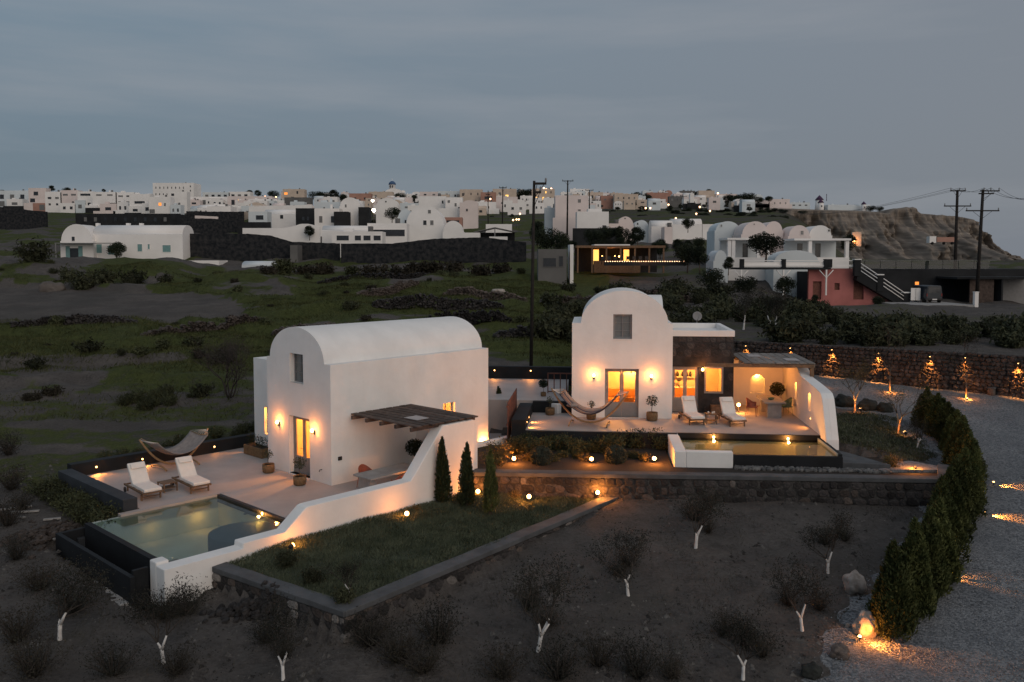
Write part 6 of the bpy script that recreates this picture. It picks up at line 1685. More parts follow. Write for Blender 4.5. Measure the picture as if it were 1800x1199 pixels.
t = thing('tented_pavilion', 'dark pavilion with shallow pitched roof behind the black wall', 'pavilion', (PXM(870, 142), 142, UD(870, 418, 142).z))
MB().plate([[(-3.6, 1.0), (0, 1.75), (3.6, 1.0), (3.4, .9), (0, 1.6), (-3.4, .9)]], 0, 4).build('roof', M_GRYH, t); MB().box(-3.3, 3.3, 3.5, 3.7, -2, .95).build('back_wall', M_DARKH, t); MB().box(-.08, .08, .1, .25, -2, 1.6).build('post', M_GREYP, t)
bigwall('dark terrace wall below the long rows of rooms', [(330, 371, 384), (372, 372, 384), (410, 372, 386), (432, 372, 388)], 262)
bigwall('second dark terrace wall right of the pool bar', [(322, 384, 402), (360, 384, 404), (430, 386, 404)], 222)
bigwall('pale sloping wall between the dark terraces', [(345, 379, 384), (388, 381, 386)], 255, .5, M_PINK, 'garden_wall')
bigwall('long white wall line above the glass balcony villa', [(440, 363, 366), (500, 361.5, 365), (553, 360, 364)], 290, .5, M_W2, 'garden_wall')
# villa group
house(553, 597, 366.5, 394, 'flat', 'w', [(.25, .3, .13, .42), (.72, .3, .13, .42)], 'white bungalow wing with two tall windows below the village lamp', 205, deepf=.5)
house(552, 597, 355, 372, 'flat', 'b', [(.4, .35, .06, .25), (.75, .35, .06, .25)], 'blue-white upper storey left of the twin vaults', 218, deepf=.4)
house(597, 634, 347, 390, 'vault', 'w', [(.30, .65, .08, .12)], 'white twin-vaulted house beside the dark cube', 212, rise=2.2, deepf=1.0)
house(587, 611, 372, 390, 'flat', 'd', [], 'dark cube annex in front of the twin-vaulted house', 203, deepf=.6, name='dark_annex')
house(630, 648, 364, 378, 'flat', 'd', [], 'dark slope wall with white stair right of the twin vaults', 208, deepf=.5, name='dark_annex')
house(437, 470, 372, 398, 'flat', 'b', [(.6, .6, .4, .3)], 'blue-white villa with a glass balcony', 215, deepf=.6)
house(465, 520, 368, 390, 'vaultx', 'w', [(.55, .4, .1, .3)], 'small white vaulted house right of the glass balcony', 225, deepf=.4, rise=1.2)
house(520, 553, 366, 392, 'flat', 'd', [(.4, .3, .15, .25), (.65, .3, .12, .25)], 'dark stone house between two white villas', 214, deepf=.5, name='stone_house')
house(661, 700, 348, 384, 'vault', 'w', [(.45, .82, .07, .07)], 'white house with a low round gable right of the village lamp', 235, rise=2.0)
house(736, 784, 345, 372, 'flat', 'w', [(.88, .62, .06, .2)], 'broad white flat-roofed house above the tall round gable', 250, deepf=.4)
house(783, 813, 347, 376, 'flat', 'w', [(.2, .75, .14, .16), (.6, .55, .12, .2), (.8, .3, .1, .25)], 'white stepped house with arched windows', 246, deepf=.5)
house(808, 840, 356, 378, 'flat', 'p', [(.4, .4, .1, .2)], 'pinkish-white house in front of the cream houses', 240, deepf=.5)
house(780, 812, 382, 394, 'flat', 'r', [(.5, .4, .7, .3)], 'red-brown pergola terrace right of the tall gable', 175, deepf=.5, name='pergola_terrace', cat='terrace')
# right of the tall pole
house(976, 1034, 343.5, 398, 'flat', 'p', [(.73, .82, .09, .11), (.73, .52, .08, .06), (.42, .12, .14, .11)], 'large pinkish-white house behind the thin pole', 190, deepf=.7)
house(958, 982, 365, 388, 'flat', 'b', [], 'pale low sheds left of the pinkish house', 196, deepf=.6)
house(1014, 1070, 372, 408, 'flat', 'w', [(.86, .25, .12, .16)], 'white house with stepped roofline in front of the pinkish house', 176, deepf=.4)
house(1034, 1058, 367, 380, 'flat', 'w', [], 'stepped roof block on the white house', 177, deepf=.6, name='roof_block', cat='house')
house(1084, 1115, 380.5, 404, 'vault', 'p', [(.47, .85, .08, .09)], 'pinkish barn-like vault right of the stepped white house', 186, rise=2.2)
house(1069, 1090, 393, 408, 'flat', 'p', [(.5, .4, .5, .25)], 'low pinkish porch beside the barn-like vault', 182, deepf=.5)
house(1114, 1141, 387, 410, 'vault', 'b', [(.25, .72, .09, .16)], 'first white vault of the row of three', 186, rise=1.4, deepf=1.1)
house(1145, 1183, 387, 412, 'vaultx', 'w', [(.75, .72, .07, .14)], 'second white vault of the row of three', 182, rise=1.3, deepf=.5)
house(1181, 1234, 384, 406, 'vaultx', 'w', [(.54, .6, .04, .2)], 'third and longest white vault of the row of three', 190, rise=1.3, deepf=.4)
house(1136, 1148, 392, 410, 'flat', 'd', [], 'dark gap building between the first and second vault', 189, deepf=.8, name='dark_annex')
house(1168, 1182, 399, 412, 'flat', 'p', [], 'small pink porch in front of the second vault', 176, deepf=.6)
house(1235, 1258, 394, 400, 'flat', 'w', [], 'low white wall linking the vault row to the porch houses', 190, deepf=.2, name='garden_wall', cat='wall')

# big porch houses on the right
PD_ = 112.0
house(1256, 1302, 389, 428, 'vault', 'b', [(.25, .8, .06, .1)], 'blue-white vaulted house behind the left porch', PD_ + 10, deepf=1.3, rise=1.3)
t = house(1302, 1352, 389, 462, 'vault', 'p', [(.80, .72, .10, .09), (.45, .93, .05, .02)], 'pinkish vaulted house over the left porch', PD_ + 5, deepf=1.2, rise=1.8)
t = house(1343, 1376, 389, 462, 'vault', 'p', [], 'second vault pressed against the pinkish porch house', PD_ + 7, deepf=1.2, rise=1.3)
t = house(1384, 1424, 396, 462, 'vault', 'p', [(.62, .80, .12, .1)], 'vaulted house over the right porch', PD_ + 5, deepf=1.3, rise=1.5)
house(1420, 1462, 396, 462, 'vault', 'w', [(.85, .86, .08, .06)], 'rightmost vault above the right porch', PD_ + 6, deepf=1.2, rise=1.4)
def porch(label, x0, x1, yt, yb, d, posts):
    a = UD(x0, yb, d); c = UD(x1, yt, d); w = c.x - a.x; h = c.z - a.z; t = thing('porch', label, 'porch', (a.x, d, a.z))
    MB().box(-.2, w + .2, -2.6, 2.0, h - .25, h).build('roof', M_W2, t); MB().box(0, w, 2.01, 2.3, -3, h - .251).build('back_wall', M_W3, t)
    for u in posts: MB().box(u * w - .22, u * w + .22, -2.4, -1.95, -3, h - .251).build('post', M_W2, t)
    for u in (.3, .65): MB().box(u * w - .35, u * w + .35, 1.97, 2.005, .0, 1.8).build('window', M_WIN, t)
    MB().box(0, w, -2.6, 2.0, -3, -.05).build('floor', M_W2, t)
porch('left white porch with square posts behind the round tree', 1272, 1342, 419, 452, PD_, (.03, .13, .75, .98))
porch('right white porch with square posts and open corner', 1387, 1480, 420, 452, PD_, (.28, .97))
for x0, x1, lb in ((1360, 1440, 'curved white stair wall before the right porch'), (1254, 1280, 'rounded white outbuilding left of the porches')):
    house(x0, x1, 440, 460, 'vault', 'b', [], lb, PD_ - 6, deepf=.4, rise=1.3, name='curved_wall', cat='wall')
# deck with white rails, pink house, stairs
DD = 98.0
dk = thing('timber_deck', 'raised deck with white rails and black posts above the rose-red house', 'deck', (PXM(1300, DD), DD, UD(1300, 470, DD).z))
wdk = PXM(1520, DD) - PXM(1300, DD)
MB().box(0, wdk - 4, -.3, 4, -.25, -.05).build('platform', M_DARKH, dk)
for i, px in enumerate((1303, 1376, 1450, 1457, 1502)):
    x = PXM(px, DD) - PXM(1300, DD); MB().box(x - .22, x + .22, -.35, .1, -.04, .95).build('post', M_BLACK, dk)
for z in (.82, .30): MB().box(0, wdk - 1, -.2, -.1, z - (.1 if z > .5 else .22), z).build('rail', M_W2, dk)
MB().box(.2, wdk - 4.8, -.08, .0, .0, .62).build('screen', M_W2, dk)
for px in (1302, 1376, 1451):
    x = PXM(px, DD) - PXM(1300, DD); MB().box(x - .08, x + .08, -.28, -.12, -3.2, -.26).build('prop', M_W2, dk)
    for s_ in (-1, 1): MB().tube([(x, -.2, -1.2), (x + s_ * .8, -.2, -.3)], .06, 5).build('brace', M_W2, dk)
t = house(1420, 1600, 478, 522, 'flat', 'd', [], 'dark stone base of the terrace behind the rose-red house', DD + 4, deepf=.2, name='terrace_building', cat='building')
t = thing('rose_house', 'rose-red house front under the white stair rails', 'house', (PXM(1424, DD), DD + .5, UD(1424, 530, DD).z))
h_ = UD(1424, 472, DD).z - UD(1424, 530, DD).z; wz = PXM(1570, DD) - PXM(1424, DD)
MB().plate([[(0, -2), (wz, -2), (wz, .6), (wz * .55, h_), (0, h_)], rect(.5, 1.5, .2, 2.3), rect(5.2, 6.4, .2, 2.3), rect(3.0, 3.6, 1.3, 2.1)], 0, .4).build('wall', M_PINKW, t)
for r_ in (rect(.5, 1.5, .2, 2.3), rect(5.2, 6.4, .2, 2.3), rect(3.0, 3.6, 1.3, 2.1)): MB().plate([r_], .25, .3).build('door', M_REDW, t)
st = thing('outdoor_stair', 'straight outdoor stair with white rails descending to the parked van', 'stair', (PXM(1505, DD), DD - .6, UD(1505, 462, DD).z))
x1_ = PXM(1592, DD) - PXM(1505, DD); dz = UD(1592, 520, DD).z - UD(1505, 462, DD).z
MB().plate([[(0, -.9), (x1_, dz - .3), (x1_, dz - 1.6), (-.2, -2.0)]], 0, 1.0).build('flight', M_BLACK, st)
for px in (1503, 1543, 1590):
    u = (px - 1505) / 87.0; MB().box(x1_ * u - .35, x1_ * u + .35, -.1, .5, dz * u - 1.6, dz * u + .25).build('pillar', M_BLACK, st); MB().box(x1_ * u - .4, x1_ * u + .4, -.15, .55, dz * u + .251, dz * u + .36).build('pillar_cap', M_W2, st)
for k_ in range(3):
    MB().tube([(.2, -.05, -.05 - k_ * .42), (x1_, -.05, dz + .1 - k_ * .42)], .05, 5).build('rail', M_W2, st)
# dark building with glass balustrade
db = thing('dark_building', 'long dark stone building with a glass balustrade on its roof terrace', 'building', (PXM(1560, DD), DD + 6, UD(1560, 530, DD + 6).z))
wd_ = PXM(1775, DD + 6) - PXM(1560, DD + 6); hd = UD(1560, 473, DD + 6).z - UD(1560, 530, DD + 6).z
MB().box(-2.5, wd_ + 6, 0, 10, -2, hd).build('wall', M_DARKH, db)
MB().box(6.0, 6.45, -.04, -.005, .9, 2.4).build('lit_window', M_LITO, db)
M_GLB = glassmat('balustrade_glass', (.62, .66, .66))
for i in range(9):
    x = -2 + i * 1.9; MB().box(x, x + 1.84, .1, .13, hd + .02, hd + 1.0).build('glass_panel', M_GLB, db); MB().box(x - .04, x - .005, .08, .16, hd + .005, hd + 1.05).build('post', M_IRON, db)
MB().box(-2, wd_ + 1, .09, .15, hd + 1.051, hd + 1.09).build('handrail', M_GREYP, db)
t = thing('carport', 'flat-roofed lean-to with white inside right of the van', 'shed', (PXM(1690, DD + 2), DD + 2, UD(1690, 540, DD + 2).z))
MB().box(-1, 9, -1, 4, 3.3, 3.55).build('roof', M_DARKH, t); MB().box(4.4, 9, 2.6, 2.8, -1, 3.29).build('back_wall', M_GREYP, t); MB().box(.8, 3.6, -.4, -.2, -1, 3.29).build('board_wall', M_WOODG, t); MB().box(4.2, 4.4, -.9, 2.6, -1, 3.29).build('side_wall', M_DARKH, t)
t = thing('gate_post', 'white square post in front of the lean-to', 'post', (PXM(1716, 92), 92, UD(1716, 545, 92).z)); MB().box(-.2, .2, -.2, .2, -1, 1.9).build('shaft', M_W2, t); MB().box(-.24, .24, -.24, .24, 1.901, 1.98).build('cap', M_W2, t)
t = thing('paved_yard', 'pale concrete yard below the parked van', 'yard', (PXM(1625, 94), 94, UD(1625, 534, 94).z)); MB().box(-3.6, 4.2, -2.4, 6, -1.2, 0).build('slab', M_CONC, t)
for i, px in enumerate((1606, 1614)):
    o = MB().plate([rect(-.28, .28, 0, 1.4), rect(-.2, .2, .12, 1.28)], -.03, .03); o.box(-.2, .2, -.01, .01, .12, 1.28); o = o.build('cupboard_door', M_W2, None, loc=(PXM(px, 97), 97, UD(px, 528, 97).z)); tag(o, 'white metal cupboard against the stair, ' + ('left' if i == 0 else 'right') + ' one', 'cupboard', 'white cupboards')
# van seen from behind
M_VAN = mat('dark_blue_paint', (.014, .020, .028), .35, var=.1, spec=.5); M_TYRE = mat('tyre', (.01, .01, .01), .9)
t = thing('parked_van', 'dark blue van parked tail-on below the lit orange window', 'van', (PXM(1643, 96), 96, UD(1643, 533, 96).z + .02))
b = MB(); b.plate([[(-.92, .35), (.92, .35), (.95, .9), (.90, 1.1), (.80, 1.85), (.70, 1.95), (-.70, 1.95), (-.80, 1.85), (-.90, 1.1), (-.95, .9)]], 0, 3.4); b.build('body', M_VAN, t, bevel=.06)
MB().plate([[(-.72, 1.15), (.72, 1.15), (.64, 1.75), (-.64, 1.75)]], -.02, -.003).build('rear_window', M_WIN, t)
MB().box(-.95, .95, -.10, -.001, .32, .52).build('bumper', M_IRON, t); MB().box(-.26, .26, -.115, -.101, .36, .47).build('number_plate', M_W2, t)
M_TL = mat('tail_lamp_red', (.16, .015, .012), .4)
for s_ in (-1, 1):
    MB().box(s_ * .83 - .06, s_ * .83 + .06, -.02, -.002, .75, 1.08).build('tail_lamp', M_TL, t)
    for y in (.6, 2.7):
        w_ = MB().tube([(s_ * .95, y, .32), (s_ * .74, y, .32)], .32, 16).build('wheel', M_TYRE, t)
# lit bar pavilion behind the farther villa
bp = thing('bar_pavilion', 'timber bar pavilion with glowing counters behind the farther villa', 'pavilion', (PXM(1015, 110), 110, UD(1015, 466, 110).z))
wb = PXM(1165, 110) - PXM(1015, 110)
hb = UD(1015, 431, 110).z - UD(1015, 466, 110).z
MB().box(-.2, wb + .2, -.6, 5, hb - .35, hb - .05).build('roof', M_TEAK, bp); MB().box(wb * .2, wb * .62, .5, 4.5, hb - .049, hb + .12).build('roof_top', M_W2, bp)
for i in range(7): MB().box(wb * i / 6 - .1, wb * i / 6 + .1, -.5, -.3, -1, hb - .351).build('post', M_TEAK, bp)
MB().box(0, wb, 4.6, 4.8, -1, hb - .351).build('back_wall', M_DARKH, bp); MB().box(wb * .2, wb * .75, 1.0, 1.6, -1, .55).build('counter', M_TEAK, bp)
for u in (.20, .56): MB().box(wb * u, wb * u + .7, 1.7, 1.8, .1, 2.0).build('lit_panel', M_LITY, bp)
for u in (.3, .45, .5): MB().lathe([(.04, 1.0), (.12, 1.1), (.04, 1.22)], 8, (wb * u, 1.2)).build('bulb', M_BULBS, bp)
lamp(bp, (wb * .4, .8, 1.8), 14, (1.0, .5, .15), r=.3)
t = thing('light_strip', 'row of glowing lamps on the pool edge before the bar pavilion', 'lamps', (PXM(1062, 104), 104, UD(1062, 462, 104).z))
MB().box(0, 10, 0, .4, -.35, .12).build('ledge', M_DARKH, t)
for i in range(34): MB().lathe([(.03, .121), (.06, .16), (.02, .22)], 6, (.15 + i * .29, .0)).build('bulb', M_BULBF, t)
lamp(t, (5, -.8, .6), 5, (1.0, .6, .4), r=.3)
house(946, 996, 438, 474, 'flat', 'g', [(.40, .35, .45, .42), (.80, .4, .14, .5)], 'small grey stone kiosk left of the bar pavilion', 104, deepf=.4, name='kiosk', cat='kiosk')
house(1002, 1008, 430, 472, 'flat', 'w', [], 'white gate pillar between kiosk and bar pavilion', 105, deepf=.5, name='gate_pillar', cat='pillar')
for i, px in enumerate(range(1060, 1140, 11)):
    p = UD(px, 461, 106.5); t = thing('bar_stool', 'dark stool in the row before the bar counter', 'stool', (p.x, p.y, p.z - .3), 0, 'stools at the bar')
    MB().box(-.2, .2, -.2, .2, .62, .68).build('seat', M_IRON, t); MB().box(-.2, .2, .16, .2, .681, 1.05).build('backrest', M_IRON, t)
    for sx in (-1, 1):
        for sy in (-1, 1): MB().tube([(sx * .17, sy * .17, .62), (sx * .2, sy * .2, 0)], .02, 5).build('leg', M_IRON, t)

# trees of the middle distance
M_LEAF_FAR = leafmat('leaf_far', (.012, .018, .011), (.028, .034, .018), .5, .35)
def round_tree(seed, rx=2.4, h=4.0, n=3000, m=None, trunk=.5, leaf=.3):
    rg = np.random.default_rng(seed); t = thing('round_tree', 'x', 'tree')
    MB().tube([(0, 0, -1), (.1, 0, trunk), (0, .1, h * .6)], [.14, .1, .06], 7).build('trunk', M_BARK, t)
    P = []
    for k_ in range(14):
        c = rg.normal(size=3); c /= np.linalg.norm(c); c = c * np.array([rx * .62, rx * .62, (h - trunk) * .30]) + np.array([0, 0, trunk + (h - trunk) * .5]); d = rg.normal(size=(n // 14, 3)); d /= np.linalg.norm(d, axis=1)[:, None]
        P.append(c + d * (rx * .42) * (rg.random(n // 14) ** .4)[:, None])
    P = np.concatenate(P); V_, F_ = leaf_arrays(P, leaf, .55); npmesh('crown', V_, F_, m or M_LEAF_FAR, t); return t
RT = [round_tree(1), round_tree(2, 2.0, 4.5), round_tree(3, 3.0, 3.6)]
place(RT[0], (PXM(1345, 104), 104, UD(1345, 452, 104).z), 0, (1.0, 1.0, .72), 'dark round tree in front of the white porches', None, 'tree')
for i, (px, yb, d, s_, lb) in enumerate(((1208, 470, 104, .72, 'dark conifer-like tree right of the bar pavilion'), (1230, 472, 102, .6, 'second dark tree right of the bar pavilion'), (960, 440, 118, .8, 'dark tree directly behind the tall pole'), (985, 445, 116, .7, 'dark tree above the grey kiosk'), (945, 425, 130, .7, 'tree left behind the tall pole'),
                          (1060, 425, 135, .62, 'dark tree left above the bar pavilion'), (1090, 428, 134, .66, 'middle dark tree above the bar pavilion'), (1120, 430, 132, .62, 'right dark tree above the bar pavilion'), (1040, 428, 136, .6, 'dark tree above the left end of the bar pavilion'), (207, 455, 128, .62, 'grey bush in front of the long white house'), (1280, 478, 100, .4, 'dark tree below the rounded outbuilding'), (1310, 520, 92, .55, 'dark tree under the deck'), (1380, 520, 90, .5, 'dark tree in front of the deck props'), (1490, 446, 118, .6, 'tree right of the white porches'), (1250, 508, 94, .6, 'dark tree left of the deck'),
                          (1545, 540, 92, .30, 'flowering bush in front of the rose-red house'), (1432, 540, 90, .30, 'bush left before the rose-red house'), (690, 386, 215, .8, 'dark trees below the low round gable'), (1208, 404, 178, .6, 'tree before the third vault'), (545, 418, 141, .45, 'round bush before the curving white wall'))):
    place(RT[i % 3], (PXM(px, d), d, UD(px, yb, d).z), random.random() * 6, s_, lb, None, 'tree')
for i in range(16):
    px = random.uniform(950, 1240); d = random.uniform(120, 150); yb = interp(d, [120, 150], [444, 425]); place(RT[i % 3], (PXM(px, d), d, UD(px, yb, d).z - .6), random.random() * 6, random.uniform(.35, .55), 'dark tree in the belt between the bar pavilion and the vault row', 'tree belt behind the bar pavilion', 'tree')

# ------------------------------------------------------------------ the hill village
H_ = [(-8, 52, 335, 366, 'flat', 'b', row(3, .25, .3, .5) + row(3, .65, .25, .4), 'low white house at the far left edge above the dark wall'),
 (51, 82, 330.5, 368, 'flat', 'p', [(.42, .74, .26, .18), (.22, .42, .28, .18)], 'tall white cube with two square windows near the left edge'),
 (80, 109, 337, 374, 'flat', 'w', row(2, .7, .1, .5) + row(2, .4, .1, .3), 'white stepped block right of the tall cube'),
 (107, 139, 334.5, 374, 'flat', 'p', row(2, .8, .08, .6) + row(2, .35, .1, .3), 'broad white block under the dark rooftop shrubs'),
 (137, 165, 336.5, 375, 'flat', 'w', row(1, .85, .1, .7) + row(2, .4, .18, .4), 'white block with a porch left of the twin blocks'),
 (163, 206, 337.5, 376, 'flat', 'w', row(2, .86, .07, .5) + [(.75, .38, .4, .25)], 'white block with a wide balcony window'),
 (204, 236, 338, 376, 'flat', 'w', row(2, .82, .07, .6) + row(2, .55, .06, .6), 'white block right of the wide balcony'),
 (228, 264, 341, 378, 'flat', 'w', [(.5, .6, .5, .12), (.4, .3, .3, .12)], 'white block with long slots left of the orange window'),
 (262, 300, 346, 380, 'flat', 'w', [(.52, .62, .13, .15, 1), (.75, .6, .08, .16), (.15, .25, .25, .22)], 'white block with one glowing orange window'),
 (269, 341, 321.5, 352, 'flat', 'w', row(8, .72, .12, .25, .03, .8) + row(8, .35, .1, .25, .03, .75) + [(.92, .8, .03, .1), (.92, .55, .03, .1)], 'tallest white hotel on the left skyline with rows of small windows'),
 (296, 329, 337, 372, 'flat', 'w', [(.25, .85, .16, .12), (.18, .6, .14, .14), (.2, .3, .15, .16)], 'white stair tower below the tall hotel'),
 (328, 402, 346, 362, 'flat', 'w', row(6, .4, .5, .6), 'long white row of rooms right of the stair tower'),
 (400, 478, 345, 363, 'flat', 'p', row(6, .4, .5, .5, lit=(1,)), 'long white row of rooms with one lit bay'),
 (356, 404, 338, 350, 'flat', 'b', row(4, .5, .3, .5), 'upper white terrace behind the long rows'),
 (402, 440, 337, 350, 'flat', 'w', row(3, .5, .3, .5), 'white roofs left of the rose skyline house'),
 (58, 81, 357, 371, 'flat', 'r', [(.7, .45, .4, .7)], 'orange-walled porch below the tall white cube'),
 (133, 308, 375.5, 394, 'flat', 'd', row(9, .45, .4, .3), 'long dark pool bar with white roof line above the long white house'),
 (437, 480, 350, 364, 'flat', 'w', row(2, .4, .3, .5), 'white low house left of the tan skyline house'),
 (476, 500, 352, 364, 'flat', 'w', [(.4, .4, .4, .4)], 'small white shed below the tan skyline house'),
 (497, 535, 332.5, 352, 'flat', 't', [(.68, .7, .08, .25), (.15, .6, .15, .2, 1)], 'tan flat-roofed house on the skyline left of the church'),
 (500, 545, 347, 366, 'flat', 'g', row(2, .4, .3, .3), 'grey house with red roof edge below the tan skyline house'),
 (614, 652, 340, 358, 'flat', 'r', row(2, .5, .2, .2), 'terracotta house on the skyline left of the church'),
 (648, 690, 337, 352, 'flat', 't', [(.3, .5, .08, .25)], 'ochre house just left of the church'),
 (676, 708, 331.5, 348, 'vault', 'w', [(.35, .35, .08, .12)], 'white church body below the small blue dome'),
 (690, 724, 347, 360, 'flat', 'p', [], 'pink-roofed house below the church'),
 (703, 738, 357, 370, 'flat', 'b', [(.4, .4, .3, .3)], 'blue-white shed roofs right of the low round gable'),
 (738, 772, 337, 350, 'flat', 'p', row(2, .6, .2, .3), 'white skyline house right of the church'),
 (770, 808, 336, 352, 'flat', 'b', row(3, .5, .25, .3), 'blue-white skyline house with roof tank'),
 (808, 848, 333, 353, 'flat', 't', row(3, .6, .2, .15) + [(.15, .55, .08, .25)], 'cream two-storey house on the skyline'),
 (845, 872, 338, 354, 'flat', 'r', [(.5, .4, .5, .3)], 'mauve awning house beside the cream house'),
 (866, 908, 332, 352, 'flat', 't', [(.3, .6, .1, .2), (.6, .35, .12, .25, 2)], 'orange-tan house on the skyline with bright lamps before it'),
 (872, 910, 346, 368, 'flat', 'p', row(2, .5, .15, .2), 'pale gabled house below the orange-tan house'),
 (838, 872, 355, 372, 'flat', 'w', [(.5, .4, .3, .3)], 'white houses with a dark awning left of the slim pole'),
 (935, 975, 332, 356, 'flat', 't', row(3, .3, .2, .2, lit=(0, 1)) + row(4, .75, .15, .2, lit=(0, 2)), 'orange-lit houses crowding the skyline right of the dark tree'),
 (955, 985, 348, 366, 'flat', 'w', [], 'white roofs left above the pinkish house'),
 (1002, 1036, 332, 346, 'flat', 'w', row(2, .5, .25, .3), 'white skyline house behind the pinkish house'),
 (1034, 1060, 338, 356, 'flat', 't', row(2, .55, .3, .3), 'tan skyline house right behind the pinkish house'),
 (1056, 1084, 344, 358, 'flat', 'r', row(2, .5, .2, .3), 'reddish low houses right of the pinkish house'),
 (1080, 1122, 341, 359, 'flat', 't', row(4, .6, .2, .25) + row(4, .25, .2, .25), 'cream block with tall dark windows on the ridge'),
 (1116, 1134, 348, 358, 'vault', 'w', [(.5, .4, .3, .2)], 'small white gable on the ridge'),
 (1137, 1176, 338.5, 352, 'flat', 'r', [(.2, .4, .08, .2)], 'long terracotta house on the ridge'),
 (1168, 1182, 334.5, 346, 'vault', 'r', [], 'terracotta round roof beside the long terracotta house'),
 (1144, 1170, 350, 358, 'flat', 'w', row(2, .4, .3, .2), 'white low house under the terracotta house'),
 (1176, 1204, 345, 355, 'flat', 'g', row(3, .4, .4, .4), 'grey terrace house on the ridge'),
 (1196, 1222, 335.5, 346, 'flat', 'g', row(4, .5, .5, .5), 'unfinished grey frame house on the ridge'),
 (1202, 1230, 346, 358, 'flat', 'p', row(2, .4, .3, .2), 'white house below the unfinished frame house'),
 (1213, 1220, 340, 360, 'flat', 'w', [], 'white tower-like chimney block on the ridge'),
 (1228, 1256, 335, 350, 'flat', 't', [], 'tan houses under the dark ridge trees'),
 (1246, 1266, 347, 360, 'flat', 'p', [(.5, .4, .3, .3)], 'pink-white house beside the lit canopy'),
 (1258, 1296, 341, 350, 'flat', 'p', [(.3, .5, .1, .3)], 'lit canopy house on the ridge'),
 (1298, 1340, 356, 362, 'flat', 'w', [], 'low white wall along the ridge path'),
 (1310, 1345, 352, 360, 'flat', 'p', [], 'pale roofs before the windmills'),
 (1345, 1388, 350, 362, 'flat', 'p', row(4, .4, .3, .2), 'pink-white row left of the windmills'),
 (1388, 1424, 356, 364, 'flat', 'b', row(3, .4, .3, .4), 'blue-white row beside the windmills'),
 (1455, 1505, 360, 367, 'flat', 'b', [], 'long pale row right of the windmills'),
 (1505, 1530, 359, 367, 'vaultx', 'b', [], 'small pale chapel near the cliff edge')]
for (x0, x1, yt, yb, k_, c_, wn_, lb) in H_:
    d = dep(yb)
    if x1 > 1296: d = 516
    house(x0, x1, yt, yb, k_, c_, wn_, lb, d, deepf=.5, name='village_house' if c_ != 'd' else 'pool_bar')
# many more small houses stepping up the hill
rv = random.Random(42)
for i in range(190):
    zone_ = rv.random()
    if zone_ < .25: px, yb = rv.uniform(330, 560), rv.uniform(350, 388)
    elif zone_ < .58: px, yb = rv.uniform(560, 1060), rv.uniform(346, 384)
    elif zone_ < .76: px, yb = rv.uniform(480, 1290), rv.uniform(344, 351)
    elif zone_ < .90: px, yb = rv.uniform(1040, 1340), rv.uniform(348, 366)
    else: px, yb = rv.uniform(0, 330), rv.uniform(344, 356)
    d = dep(yb); wpx = rv.uniform(5, 9.5) / d * FPX; hpx = rv.uniform(2.8, 5.2) / d * FPX; col_ = rv.choice('wwwwwwwwbbppt')
    kd = rv.choice(['flat', 'flat', 'flat', 'vault', 'vaultx']); n_ = rv.choice([1, 2, 2, 3])
    wv = row(n_, .45 if kd == 'flat' else .3, .28, .32)
    house(px - wpx / 2, px + wpx / 2, yb - hpx, yb, kd, col_, wv, 'x', d, deepf=.8, name='hill_house', group='small houses on the hill')
# stepped front tier of the left hotel
TIER = [(84, 104, 353, 372), (106, 133, 357, 374), (132, 150, 352, 374), (150, 172, 361, 375), (176, 205, 358, 376), (206, 226, 355, 376), (226, 250, 362, 377), (250, 268, 357, 378), (300, 318, 360, 379), (12, 40, 350, 366), (330, 352, 352, 363), (372, 392, 351, 363), (414, 436, 352, 364), (452, 470, 353, 365)]
for i, (x0, x1, yt, yb) in enumerate(TIER):
    house(x0, x1, yt, yb, 'flat', 'wwbwpw'[i % 6], row(rv.choice([1, 2]), .5, .3, .4), 'x', dep(yb) - 8, deepf=.6, name='hotel_block', group='front tier of the left hotel')
# church dome and belfry
d = dep(348) + 3; c = UD(689.5, 331, d); t = thing('church_dome', 'small blue church dome with white drum and cross on the skyline', 'church', (c.x, d, c.z))
rD = PXM(696, d) - PXM(689.5, d)
MB().lathe([(rD * .85, -2), (rD * .85, rD * .9), (rD * .95, rD * .95)], 12).build('drum', M_W2, t); MB().lathe([(rD, rD * .951), (rD * .9, rD * 1.4), (rD * .5, rD * 1.8), (rD * .1, rD * 1.95)], 14).build('dome', M_BLUE, t)
MB().box(-.1, .1, -.1, .1, rD * 1.96, rD * 2.6).build('cross', M_W2, t)
for s_ in (-.45, .1): MB().box(s_ * rD, s_ * rD + .7, -rD * .87, -rD * .84, .2, rD * .7).build('window', M_WIN, t)
c = UD(709, 346, d); t = thing('belfry', 'white arched belfry right of the blue dome', 'belfry', (c.x, d, c.z)); MB().plate([[(-1.6, -3), (1.6, -3), (1.6, 3.6)] + arch(-1.6, 1.6, 3.6, 1.5, 10, True), rect(-1.0, -.25, 2.2, 3.6), rect(.25, 1.0, 2.2, 3.6)], 0, .8).build('wall', M_W2, t)
